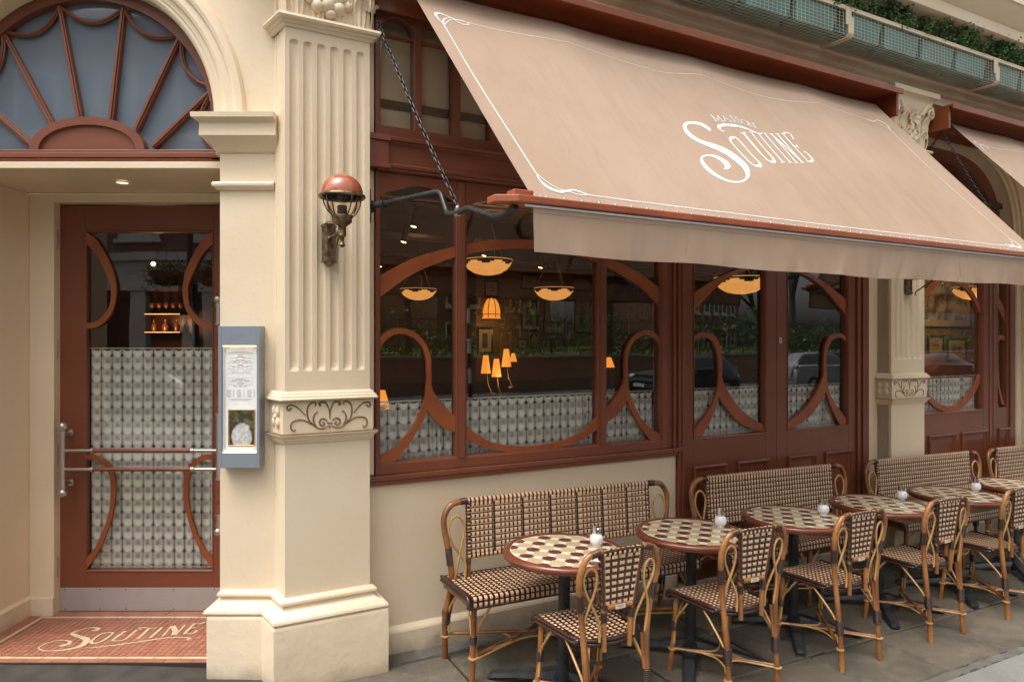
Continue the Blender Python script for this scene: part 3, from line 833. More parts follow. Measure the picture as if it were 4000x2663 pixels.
# the corner pilaster stands where the canted entrance meets the shopfront
PW = lambda s, n: tuple(W(s, n))[:2]
pil = Thing('corner_pilaster', 'cream corner pilaster with six flutes between entrance door and wide window', 'pilaster', (-1.20, 3.75, 0.0), fac=False)
pl, pr_ = PW(-0.574, 0.13), PW(-0.120, 0.13)
full = [(-1.591, 4.38), (-1.591, 3.72), (-1.2945, 3.72), (-1.192, 3.584), pr_, PW(-0.120, -0.02)]
only = [(-1.2945, 3.72), (-1.192, 3.584), pr_, PW(-0.120, -0.02)]
only2 = [(-1.31, 3.722)] + only[1:]
def towd(mb):
    mb.v = [tuple(W(x, -y, z)) for x, y, z in mb.v]; return mb
mb = MB()
for seg in ((full[0], full[1], full[2], full[3]), (pr_, full[5])):
    for a, b in zip(seg[:-1], seg[1:]):
        z0, z1 = (-0.2, 2.775) if a == full[0] else (-0.2, 3.60)
        o = len(mb.v); mb.v += [(*a, z0), (*b, z0), (*b, z1), (*a, z1)]; mb.f.append((o, o + 1, o + 2, o + 3)); mb.mi.append(0)
fl = [((a + b) / 2, (b - a) / 2) for a, b in ((-.551, -.504), (-.480, -.434), (-.409, -.364), (-.338, -.293), (-.267, -.221), (-.195, -.150))]
m2 = MB(); flute_face(m2, -0.574, -0.120, 0.13, -0.2, 3.60, fl, 1.66, 3.414, lambda s, n, z: tuple(W(s, n, z)))
o = len(mb.v); mb.v += m2.v; mb.f += [tuple(i + o for i in q) for q in m2.f]; mb.mi += m2.mi
pil.part('fluted_shaft', mb, M_cream, smooth=40)
fullb = [(-1.546, 4.38), (-1.546, 3.72)] + full[2:]
mb = MB(); mb.sweep(PLINTH, fullb); pil.part('plinth', mb, M_creamD, smooth=35)
mb = MB(); mb.sweep(BASE, [(-1.566, 4.38), (-1.566, 3.72)] + full[2:]); pil.part('base_moulding', mb, M_creamD, smooth=35)
mb = MB(); mb.sweep(BANDLO, only2); mb.sweep(BAND, only2); mb.sweep(BANDUP, only2); pb = pil.part('frieze_band', mb, M_cream, smooth=30)
mb = MB()
for z in (1.3282, 1.5045):  # thin brown line along both edges of the frieze band
    mb.sweep([(0.0, z), (0.0372, z + 0.0002), (0.0372, z + 0.0030), (0.0, z + 0.0032)], only2)
pil.part('brown_line', mb, M_brown, parent=pb)
mb = MB(); frieze(mb, -0.344, 0.1455); pil.part('scroll_relief', towd(mb), M_brown, smooth=60, parent=pb)
mb = MB()
lc = ((-1.2945 - 1.192) / 2 - 0.012, (3.72 + 3.584) / 2 - 0.008)
for k in range(4):
    a = PI / 4 + PI / 2 * k
    mb.ball((lc[0] - 0.026 * math.cos(a), lc[1] + 0.036 * math.cos(a), 1.418 + 0.042 * math.sin(a)), 0.030, 10, 6, sc=(0.55, 0.75, 1.1))
mb.ball((lc[0] - .004, lc[1] - .004, 1.418), 0.015, 8, 6)
pil.part('rosette', mb, M_cream, smooth=60, parent=pb)
mb = MB(); mb.sweep(ASTR, only2); pil.part('astragal', mb, M_cream, smooth=35)
cm, ab = capital(-0.347, 0.13, 0.46, 3.534, 3.94)
pil.part('capital', towd(cm), M_cream, smooth=50); pil.part('abacus', towd(ab), M_cream, smooth=30)
mb = MB()
mb.sweep([(0.0, 2.842), (0.012, 2.845), (0.022, 2.855), (0.034, 2.874), (0.054, 2.892), (0.064, 2.903), (0.080, 2.917), (0.078, 2.982), (0.090, 2.993), (0.110, 3.006), (0.112, 3.032), (0.0, 3.036)], [(-1.591, 4.0), (-1.591, 3.72), (-1.262, 3.72)])
mb.sweep([(0.0, 2.638), (0.016, 2.642), (0.022, 2.652), (0.032, 2.658), (0.034, 2.670), (0.028, 2.681), (0.0, 2.686)], [(-1.591, 3.80), (-1.591, 3.72), (-1.290, 3.72)])
pil.part('impost', mb, M_cream, smooth=30)

p2 = Thing('fluted_pilaster', 'cream fluted pilaster between the brown double doors and the arched bay', 'pilaster', (4.755, 0, 0))
path2 = [(4.517, 0.02), (4.517, -0.13), (4.995, -0.13), (4.995, 0.02)]
mb = MB()
mb.fbox(4.517, 4.995, -0.1, 0.108, -0.3, 3.60)
for a, b in ((path2[0], path2[1]), (path2[2], path2[3])):
    o = len(mb.v); mb.v += [(*a, -.3), (*b, -.3), (*b, 3.6), (*a, 3.6)]; mb.f.append((o, o + 1, o + 2, o + 3)); mb.mi.append(0)
fl2 = [(4.756 + (c + 0.347) * 1.05, w * 1.05) for c, w in fl]
flute_face(mb, 4.517, 4.995, 0.13, -0.3, 3.60, fl2, 1.655, 3.414, lambda s, n, z: (s, -n, z))
p2.part('fluted_shaft', mb, M_cream, smooth=40, recalc=False)
mb = MB(); mb.sweep([(a, z - 0.1 if z < 0 else z) for a, z in PLINTH], path2); p2.part('plinth', mb, M_creamD, smooth=35)
mb = MB(); mb.sweep(BASE, path2); p2.part('base_moulding', mb, M_creamD, smooth=35)
dz = -0.018
mb = MB()
for P_ in (BANDLO, BAND, BANDUP): mb.sweep([(a, z + dz) for a, z in P_], path2)
pb = p2.part('frieze_band', mb, M_cream, smooth=30)
mb = MB()
for z in (1.3282 + dz, 1.5045 + dz): mb.sweep([(0.0, z), (0.0372, z + .0002), (0.0372, z + .003), (0.0, z + .0032)], path2)
p2.part('brown_line', mb, M_brown, parent=pb)
mb = MB(); frieze(mb, 4.756, 0.143); mb.v = [(x, y, z + dz) for x, y, z in mb.v]; p2.part('scroll_relief', mb, M_brown, smooth=60, parent=pb)
mb = MB()
for k in range(4):
    a = PI / 4 + PI / 2 * k
    mb.ball((4.500, -0.062 + 0.034 * math.cos(a), 1.40 + 0.042 * math.sin(a)), 0.030, 10, 6, sc=(0.5, 0.9, 1.1))
p2.part('rosette', mb, M_cream, smooth=60, parent=pb)
mb = MB(); mb.sweep(ASTR, path2); p2.part('astragal', mb, M_cream, smooth=35)
cm, ab = capital(4.756, 0.13, 0.485, 3.534, 3.935)
p2.part('capital', cm, M_cream, smooth=50); p2.part('abacus', ab, M_cream, smooth=30)

# ---------------------------------------------------------------- entrance recess (axes of the picture plane)
AX, AZ, AR = -2.409, 3.05, 0.765
en = Thing('entrance_surround', 'cream arched surround and recess of the corner entrance door', 'archway', (AX, 3.9, 0), fac=False)
def arc(r, n=40, a0=0.0, a1=PI, cx=AX, cz=AZ): return [(cx + r * math.cos(lerp(a0, a1, i / n)), cz + r * math.sin(lerp(a0, a1, i / n))) for i in range(n + 1)]
mb = MB()
poly = [(-1.265, 2.84), (-1.265, 6.0), (-5.2, 6.0), (-5.2, 2.84), (AX - AR - .02, 2.84)] + [p for p in reversed(arc(AR + .02))] + [(AX + AR + .02, 2.84)]
mb.prism(poly, lambda a, b, t: (a, t, b), 3.742, 4.10)
mb.box(-5.2, -3.227, 3.72, 4.5, -0.1, 2.838)              # left pier, outside the picture
en.part('arch_wall', mb, M_cream, tri=True)
mb = MB()
prof = [(0.765, 4.0), (0.765, 3.765), (0.775, 3.752), (0.800, 3.748), (0.806, 3.735), (0.832, 3.732), (0.840, 3.714), (0.856, 3.708), (0.890, 3.712), (0.900, 3.696), (0.918, 3.690), (0.948, 3.694), (0.960, 3.712), (0.962, 3.76)]
angs = linspace(0, PI, 57)
o = len(mb.v)
mb.grid(lambda a, k: (AX + prof[int(k)][0] * math.cos(a), prof[int(k)][1], AZ + prof[int(k)][0] * math.sin(a)), angs, list(range(len(prof))))
mb.grid(lambda z, k: (AX + prof[int(k)][0], prof[int(k)][1], z), [3.02, AZ], list(range(len(prof))))
mb.grid(lambda z, k: (AX - prof[int(k)][0], prof[int(k)][1], z), [3.02, AZ], list(range(len(prof))))
en.part('archivolt', mb, M_cream, smooth=25)
mb = MB()
mb.box(-3.20, -1.592, 3.78, 4.41, 2.775, 2.812)            # lintel, its underside is the recess ceiling
en.part('lintel', mb, M_cream, bevel=0.003)
mb = MB()
mb.box(-3.30, -3.126, 3.73, 4.60, -0.05, 2.773)            # left reveal
mb.box(-3.124, -2.964, 4.416, 4.60, -0.05, 2.773)          # door jamb
mb.box(-2.962, -1.78, 4.416, 4.60, 2.717, 2.773)
mb.box(-1.778, -1.592, 4.416, 4.60, -0.05, 2.773)
mb.box(-1.590, -1.50, 3.95, 4.60, -0.05, 2.773)
en.part('recess_wall', mb, M_cream, bevel=0.003)
mb = MB()
mb.sweep([(0.0, 0.03), (0.022, 0.03), (0.022, 0.158), (0.012, 0.17), (0.0, 0.172)], [(-3.126, 3.73), (-3.126, 4.416)])
mb.box(-3.104, -2.960, 4.398, 4.415, 0.03, 0.163)
en.part('skirting', mb, M_creamD, bevel=0.003)
sp = Thing('ceiling_spotlight', 'small recessed round spotlight in the entrance ceiling', 'spotlight', (-2.34, 4.10, 2.772), fac=False)
mb = MB(); mb.lathe([(0.045, 2.7715), (0.043, 2.767), (0.036, 2.766), (0.034, 2.770)], 20, (-2.34, 4.10, 0), cap=False); sp.part('trim_ring', mb, M_white, smooth=50)
mb = MB(); mb.lathe([(0.034, 2.7695), (0.0, 2.7695)], 20, (-2.34, 4.10, 0), cap=False); sp.part('lens', mb, MAT('spot_lens', (0.9, 0.85, 0.75), 0.2, emit=(1, 0.82, 0.55), estr=0.8))

# arched wall of the third bay
CX3, CZ3, AX3, BX3 = 5.655, 2.75, 1.095, 0.955
def selip(a, b, n=36, ex=2.7):
    r = []
    for i in range(n + 1):
        t = PI * i / n
        c, s = math.cos(t), math.sin(t)
        r.append((CX3 + a * math.copysign(abs(c) ** (2 / ex), c), CZ3 + b * abs(s) ** (2 / ex)))
    return r
b3 = Thing('arched_bay', 'cream arched recess beyond the second pilaster, below the second awning', 'archway', (CX3, 0, 0))
mb = MB()
poly = [(6.755, 2.72), (6.755, 3.801), (4.50, 3.801), (4.50, 2.72), (CX3 - AX3, 2.72)] + list(reversed(selip(AX3, BX3))) + [(CX3 + AX3, 2.72)]
mb.fprism(poly, -0.30, -0.001)
b3.part('arch_wall', mb, M_cream, tri=True)
mb = MB()
for dr, n1 in ((0.0, 0.012), (0.05, 0.03), (0.11, 0.045)):
    a = selip(AX3 + dr, BX3 + dr); b = selip(AX3 + dr + 0.045, BX3 + dr + 0.045)
    mb.fprism(a + b[::-1], -0.01, n1)
b3.part('archivolt', mb, M_cream, tri=True)
# ---------------------------------------------------------------- windows and doors
def ring(mb, a0, a1, b0, b1, prof, fn, mi=0):
    """mitred rectangular moulding; prof: (inset, out)"""
    o = len(mb.v); k = len(prof)
    for (d, n) in prof:
        for (a, b) in ((a0 + d, b0 + d), (a1 - d, b0 + d), (a1 - d, b1 - d), (a0 + d, b1 - d)):
            mb.v.append(fn(a, b, n))
    for q in range(k - 1):
        for i in range(4):
            j = (i + 1) % 4
            mb.f.append((o + q * 4 + i, o + q * 4 + j, o + (q + 1) * 4 + j, o + (q + 1) * 4 + i)); mb.mi.append(mi)
FF = lambda a, b, n: (a, -n, b)                          # facade plane: (s, z, n)
def arch_head(mb, a, b, zs, rise, zt, n0, n1, fn=FF, n=14):
    poly = [(a, zt), (a, zs)]
    poly += [(lerp(a, b, i / n), zs + rise * (1 - (2 * i / n - 1) ** 2)) for i in range(1, n)]
    poly += [(b, zs), (b, zt)]
    mb.prism(poly, fn, n0, n1)
def round_head(mb, a, b, zs, zt, n0, n1, n=14, rise=None):
    c, r = (a + b) / 2, (b - a) / 2
    rise = rise or r
    poly = [(a, zt), (a, zs)] + [(c - r * math.cos(PI * i / n), zs + rise * math.sin(PI * i / n)) for i in range(1, n)] + [(b, zs), (b, zt)]
    mb.fprism(poly, n0, n1)
def outline(out, inn, n=6):
    return spline(out, n) + spline(inn, n)[::-1]
def hoop(th, out, inn, n0, n1, fn=FF, mirror=None, name='bentwood_hoop', parent=None):
    P = [(p.x, p.y) for p in outline(out, inn)]
    for m in ([False, True] if mirror is not None else [False]):
        q = [(2 * mirror - a, b) for a, b in P][::-1] if m else P
        mb = MB(); mb.prism(q, fn, n0, n1)
        th.part(name, mb, M_hoop, smooth=30, tri=True, parent=parent)
def pane(th, a0, a1, b0, b1, n, fn=FF, mat=None, parent=None):
    mb = MB(); mb.add([fn(a0, b0, n), fn(a1, b0, n), fn(a1, b1, n), fn(a0, b1, n)], [(0, 1, 2, 3)])
    return th.part('pane', mb, mat or M_glass, recalc=False, parent=parent)
BEAD = [(-0.012, 0.018), (-0.010, 0.026), (0.0, 0.022), (0.006, 0.006), (0.007, -0.02)]

def lace_curtain(label, a0, a1, z0, z1, n, fn=FF, group=None, off=None, fac=True, wav=1.0, seed=1, zr=None):
    t = Thing('lace_curtain', label, 'curtain', off if off else ((a0 + a1) / 2, -n, z0), fac=fac, group=group)
    rr = random.Random(seed)
    ph = rr.uniform(0, 6); bunch = rr.uniform(a0, a1)
    W_ = a1 - a0
    us = linspace(0, 1, int(W_ / 0.0065) + 2)
    acc = [0.0]
    def depth(u):
        a = a0 + W_ * u
        amp = 0.006 + 0.010 * math.exp(-((a - bunch) / 0.10) ** 2)
        return amp * wav * (math.sin(2 * PI * a / 0.0735 + ph) + 0.5 * math.sin(2 * PI * a / 0.041 + 2 * ph))
    for i in range(1, len(us)):
        acc.append(acc[-1] + math.hypot(W_ * (us[i] - us[i - 1]), depth(us[i]) - depth(us[i - 1])))
    vs_ = linspace(0, 1, 9)
    idx = {u: i for i, u in enumerate(us)}
    def f(u, v):
        z = lerp(z1, z0, v)
        a = a0 + W_ * u
        sc = 0.013 * abs(math.sin(PI * acc[idx[u]] / 0.0735)) if v == 0 else 0
        return (fn(a + 0.004 * math.sin(9 * v + a * 20) * v, z - sc, n + depth(u) * (0.7 + 0.3 * v)), (acc[idx[u]] / 0.0735, (z1 - z) / 0.0865))
    mb = MB(); mb.grid(f, us, vs_, uv=True)
    t.part('lace', mb, M_lace, smooth=180, recalc=False)
    for z in (z1 + 0.004, (zr or z0 + 0.03)):
        mb = MB(); mb.tube([fn(a0 - 0.01, z, n), fn(a1 + 0.01, z, n)], 0.004, 8)
        t.part('rod', mb, MAT_ROD, smooth=60)
    return t
MAT_ROD = MAT('cream_rod', (0.62, 0.56, 0.43), 0.3)

# --- the wide window
win = Thing('wide_window', 'wide brown framed window with curved hoop tracery beside the corner pilaster', 'window', (1.01, 0, 0.985))
LW = [(-0.030, 0.455), (0.515, 1.505), (1.565, 2.050)]
def upper_lights(th, sA, sB, first, pitch, wd):
    fr = MB(); n1 = 0.022
    fr.fbox(sA, sB, -0.07, n1, 2.994, 3.062)
    fr.fbox(sA, first, -0.07, n1, 3.0625, 3.80)
    e = first; k = 0; L = []
    while e + wd < sB - 0.02:
        L.append((e, e + wd)); e += pitch
    for i, (a, b) in enumerate(L):
        nb = L[i + 1][0] if i + 1 < len(L) else sB
        fr.fbox(b, nb, -0.07, n1 - 0.002, 3.0625, 3.80)
        round_head(fr, a, b, 3.600, 3.80, -0.05, n1 - 0.004)
    up = th.part('upper_frame', fr, M_ox, bevel=0.004)
    for a, b in L:
        m = MB(); ring(m, a, b, 3.0622, 3.60, [(-0.001, 0.014), (0.006, 0.012), (0.008, -0.03)], FF); th.part('glazing_bead', m, M_ox, parent=up)
        pane(th, a, b, 3.063, 3.72, -0.035, mat=M_upglass, parent=up)
    m = MB(); m.fbox(sA + .01, sB - .01, -0.085, -0.081, 3.0, 3.79); th.part('blind', m, M_blind)
M_upglass = glass_mat('upper_glass', (0.80, 0.76, 0.68), 2.2)
M_blind = MAT('pale_blind', (0.78, 0.70, 0.56), 0.8)
fr = MB()
fr.fbox(-0.055, -0.030, -0.08, 0.024, 1.046, 2.796)
fr.fbox(2.050, 2.099, -0.08, 0.024, 1.046, 2.796)
fr.fbox(-0.055, 2.099, -0.08, 0.020, 1.0455, 1.1075)
for a, b in LW: arch_head(fr, a, b, 2.650, 0.088, 2.797, -0.06, 0.014)
win.part('frame', fr, M_oxg, bevel=0.004, tri=True)
sl = MB()
sl.fbox(-0.119, 2.236, -0.05, 0.040, 1.0125, 1.0450); sl.fbox(-0.119, 2.192, -0.05, 0.030, 0.9865, 1.012)
win.part('sill', sl, M_oxg, bevel=0.005)
for a, b in ((0.455, 0.515), (1.505, 1.565)):
    m = MB(); m.fbox(a, b, -0.07, 0.012, 1.108, 2.796); m.fbox(a + .012, b - .012, 0.0, 0.030, 1.106, 2.790); m.fbox(a + .005, b - .005, 0.0, 0.022, 1.1065, 2.793)
    win.part('mullion', m, M_oxg, bevel=0.003)
tr = MB()
tr.fbox(-0.055, 2.20, -0.08, 0.026, 2.798, 2.992)
prof = [(0.0, 2.800), (0.022, 2.802), (0.026, 2.812), (0.040, 2.818), (0.044, 2.832), (0.036, 2.842), (0.022, 2.846), (0.020, 2.952), (0.030, 2.956), (0.040, 2.966), (0.058, 2.970), (0.062, 2.985), (0.058, 2.990), (0.0, 2.9935)]
tr.sweep([(o + 0.024, z) for o, z in prof], [(-0.05, 0), (2.20, 0)])
tr.fbox(-0.118, 0.004, -0.05, 0.080, 2.835, 2.960); tr.fbox(-0.118, 0.012, -0.05, 0.094, 2.9605, 2.993); tr.fbox(-0.118, 0.012, -0.05, 0.090, 2.806, 2.8345)
win.part('transom', tr, M_ox, smooth=30)
upper_lights(win, -0.055, 2.10, -0.030, 0.2515, 0.215)
for a, b in LW:
    m = MB(); ring(m, a, b, 1.108, 2.66, [(-0.001, 0.014), (0.005, 0.011), (0.009, -0.002), (0.010, -0.03)], FF); win.part('glazing_bead', m, M_oxg)
    pane(win, a, b, 1.1085, 2.74, -0.022)
SCW = 1.01
arcO = [(-.030, 2.194), (.181, 2.310), (.459, 2.401), (.655, 2.444), (.846, 2.466), (1.01, 2.473)]
arcI = [(-.030, 2.068), (.181, 2.219), (.459, 2.336), (.655, 2.385), (.846, 2.409), (1.01, 2.416)]
sym = lambda L, c: L + [(2 * c - a, b) for a, b in L[:-1][::-1]]
hoop(win, sym(arcO, SCW), sym(arcI, SCW), -0.018, 0.006)
loO = [(-.030, 1.830), (.016, 1.875), (.092, 1.897), (.181, 1.876), (.249, 1.812), (.286, 1.731), (.291, 1.640), (.289, 1.540), (.266, 1.401), (.215, 1.302), (.125, 1.178), (.054, 1.111), (-.028, 1.111)]
loI = [(-.030, 1.765), (.016, 1.830), (.086, 1.862), (.170, 1.844), (.232, 1.785), (.258, 1.709), (.262, 1.630), (.260, 1.558), (.243, 1.451), (.170, 1.304), (.059, 1.195), (-.028, 1.152)]
hoop(win, loO, loI, -0.0175, 0.0065, mirror=SCW)
boO = [(.284, 1.580), (.302, 1.525), (.329, 1.480), (.388, 1.412), (.459, 1.353), (.530, 1.292), (.655, 1.204), (.820, 1.155), (1.01, 1.140)]
boI = [(.258, 1.430), (.285, 1.380), (.329, 1.330), (.388, 1.286), (.459, 1.254), (.530, 1.213), (.655, 1.153), (.800, 1.117), (1.01, 1.104)]
hoop(win, sym(boO, SCW), sym(boI, SCW), -0.018, 0.0055)
lace_curtain('short lace curtain behind the left pane of the wide window', -0.020, 0.452, 1.10, 1.455, -0.075, seed=1, group='lace cafe curtains')
lace_curtain('broad lace curtain behind the middle pane of the wide window', 0.518, 1.502, 1.10, 1.455, -0.075, seed=2, group='lace cafe curtains')
lace_curtain('short lace curtain behind the right pane of the wide window', 1.568, 2.035, 1.10, 1.455, -0.075, seed=3, group='lace cafe curtains')

# --- double doors
df = Thing('door_frame', 'brown moulded frame around the double doors between wide window and second pilaster', 'door frame', (3.31, 0, 0))
m = MB()
m.fbox(2.100, 2.158, -0.08, 0.004, 1.046, 2.797); m.fbox(2.158, 2.182, -0.08, 0.022, 1.046, 2.797); m.fbox(2.182, 2.200, -0.08, 0.010, 1.046, 2.797); m.fbox(2.200, 2.228, -0.08, 0.030, 0.10, 2.797); m.fbox(2.228, 2.253, -0.08, 0.040, 0.05, 2.797)
m.fbox(4.202, 4.232, -0.08, 0.035, 0.0, 2.797); m.fbox(4.232, 4.275, -0.08, 0.018, 0.0, 2.797); m.fbox(4.275, 4.300, -0.08, 0.034, 0.0, 2.797); m.fbox(4.300, 4.369, -0.08, 0.024, 0.0, 2.797)
df.part('jamb', m, M_ox, bevel=0.004)
m = MB(); m.fbox(2.202, 4.369, -0.08, 0.03, 2.799, 2.992); df.part('transom', m, M_ox, bevel=0.004)
upper_lights(df, 2.10, 4.37, 2.16, 0.2515, 0.215)
PANEL = [(0.0, 0.002), (0.0, 0.020), (0.010, 0.026), (0.020, 0.022), (0.024, 0.012), (0.034, 0.010), (0.040, 0.003), (0.052, 0.0), (0.056, 0.004)]
def door_leaf(label, s0, s1, g0, g1, panels, zg=1.0925, cat='door', name='cafe_door', zb=0.048, nb=0.0):
    t = Thing(name, label, cat, ((s0 + s1) / 2, -nb, zb), group='leaves of the brown double doors' if name == 'cafe_door' else None)
    m = MB()
    m.fbox(s0, g0, nb - 0.045, nb + 0.016, zb, 2.796); m.fbox(g1, s1, nb - 0.045, nb + 0.016, zb, 2.796)
    m.fbox(g0, g1, nb - 0.045, nb + 0.0155, zb, zg - 0.001)
    arch_head(m, g0, g1, 2.650, 0.088, 2.7955, nb - 0.04, nb + 0.012)
    t.part('door_frame', m, M_oxg, bevel=0.003, tri=True)
    for a, b, zt in panels:
        m = MB(); ring(m, a, b, 0.17, zt, [(d, nb + 0.0135 + n) for d, n in PANEL], FF); t.part('panel', m, M_oxg, smooth=25)
    m = MB(); ring(m, g0, g1, zg, 2.66, [(-0.002, nb + 0.0165), (0.0, nb + 0.024), (0.008, nb + 0.020), (0.012, nb + 0.002), (0.013, nb - 0.03)], FF); t.part('glazing_bead', m, M_oxg)
    pane(t, g0, g1, zg, 2.74, nb - 0.022)
    return t
dl = door_leaf('left leaf of the brown double doors, without keyhole plate', 2.255, 3.2235, 2.349, 3.105, [(2.341, 2.676, .893), (2.787, 3.129, .893)])
dr = door_leaf('right leaf of the brown double doors, with steel keyhole plate', 3.2265, 4.199, 3.346, 4.102, [(3.346, 3.683, .890), (3.793, 4.134, .890)])
SD = 3.2255
daO = [(2.349, 2.167), (2.576, 2.285), (2.795, 2.370), (3.0, 2.43), (3.105, 2.452)]; daI = [(2.349, 2.028), (2.526, 2.173), (2.693, 2.290), (2.9, 2.372), (3.105, 2.415)]
dlO = [(2.349, 1.843), (2.40, 1.875), (2.461, 1.885), (2.55, 1.870), (2.606, 1.830), (2.640, 1.754), (2.650, 1.640), (2.648, 1.535), (2.617, 1.394), (2.559, 1.268), (2.49, 1.165), (2.425, 1.096), (2.351, 1.096)]
dlI = [(2.349, 1.800), (2.40, 1.838), (2.461, 1.851), (2.52, 1.838), (2.563, 1.803), (2.605, 1.717), (2.614, 1.610), (2.609, 1.493), (2.595, 1.430), (2.562, 1.360), (2.494, 1.276), (2.42, 1.207), (2.351, 1.152)]
dbO = [(2.642, 1.565), (2.66, 1.515), (2.70, 1.450), (2.795, 1.337), (2.92, 1.240), (3.103, 1.152)]; dbI = [(2.610, 1.420), (2.64, 1.365), (2.70, 1.300), (2.778, 1.226), (2.88, 1.165), (2.988, 1.123), (3.103, 1.102)]
for th, mir in ((dl, False), (dr, True)):
    for O, I, e in ((daO, daI, 0.0), (dlO, dlI, 0.0005), (dbO, dbI, 0.001)):
        if mir: O = [(2 * SD - a, b) for a, b in O]; I = [(2 * SD - a, b) for a, b in I]
        hoop(th, O, I, -0.018 + e, 0.004 + e)
m = MB(); m.fbox(3.252, 3.282, 0.014, 0.020, 1.800, 1.848); kp = dr.part('keyhole_plate', m, M_steel, bevel=0.002)
m = MB(); m.tube([(3.267, -0.0195, 1.828), (3.267, -0.0212, 1.828)], 0.005, 10); dr.part('keyhole', m, M_gap, parent=kp)  # black disc painted in for the shaded inside of the keyhole
lace_curtain('lace curtain behind the glass of the left double door leaf', 2.355, 3.100, 1.098, 1.455, -0.06, seed=4, group='lace cafe curtains')
lace_curtain('lace curtain behind the glass of the right double door leaf', 3.350, 4.085, 1.098, 1.450, -0.06, seed=5, group='lace cafe curtains')

# --- third bay: glazed door with one big hoop, a side light, fanlight above
d3 = door_leaf('brown glazed door with one big oval hoop in the arched bay', 5.000, 6.285, 5.117, 6.183, [(5.256, 5.702, .93), (5.794, 6.242, .93)], zg=1.130, name='hoop_door', zb=0.02, nb=-0.012)
def ell(cx, cz, a, b, t0, t1, n=40): return [(cx + a * math.cos(lerp(t0, t1, i / n)), cz + b * math.sin(lerp(t0, t1, i / n))) for i in range(n + 1)]
for t0, t1 in ((R(30.5), R(149.5)), (R(210.5), R(329.5))):
    mb = MB(); mb.prism(ell(5.65, 1.79, .616, .655, t0, t1) + ell(5.65, 1.79, .566, .600, t0 + (R(-9) if t0 < 2 else R(-9)) * 0, t1)[::-1], FF, -0.03, -0.008)
    d3.part('bentwood_hoop', mb, M_hoop, smooth=30, tri=True)
lace_curtain('lace curtain in the arched bay behind the big oval hoop', 5.125, 6.16, 1.135, 1.470, -0.07, seed=6, group='lace cafe curtains')
sf = Thing('side_light', 'narrow brown side light between the oval hoop door and the moulded jamb', 'window', (6.5, 0.012, 0.02))
m = MB()
m.fbox(6.287, 6.335, -0.06, 0.012, 0.02, 2.795); m.fbox(6.335, 6.365, -0.06, 0.0, 0.02, 2.795); m.fbox(6.365, 6.443, -0.06, 0.006, 0.02, 2.795)
m.fbox(6.615, 6.66, -0.06, 0.004, 0.02, 2.795); m.fbox(6.66, 6.75, -0.06, 0.018, 0.02, 2.795); m.fbox(6.443, 6.615, -0.06, 0.0035, 0.02, 1.139)
sf.part('frame', m, M_oxg, bevel=0.003)
m = MB(); ring(m, 6.443, 6.65, 0.17, 0.93, [(d, 0.003 + n) for d, n in PANEL], FF); sf.part('panel', m, M_oxg, smooth=25)
pane(sf, 6.443, 6.615, 1.14, 2.795, -0.034)
hoop(sf, [(6.443, 1.80), (6.47, 1.86), (6.535, 1.885), (6.615, 1.86)], [(6.449, 1.76), (6.48, 1.815), (6.54, 1.838), (6.615, 1.81)], -0.03, -0.008)
hoop(sf, [(6.443, 1.79), (6.444, 1.62), (6.455, 1.47), (6.49, 1.32), (6.55, 1.17)], [(6.470, 1.79), (6.470, 1.62), (6.480, 1.48), (6.53, 1.30), (6.612, 1.15)], -0.0305, -0.0085)
hoop(sf, [(6.443, 2.30), (6.53, 2.23), (6.615, 2.14)], [(6.443, 2.20), (6.53, 2.10), (6.615, 1.99)], -0.03, -0.008)
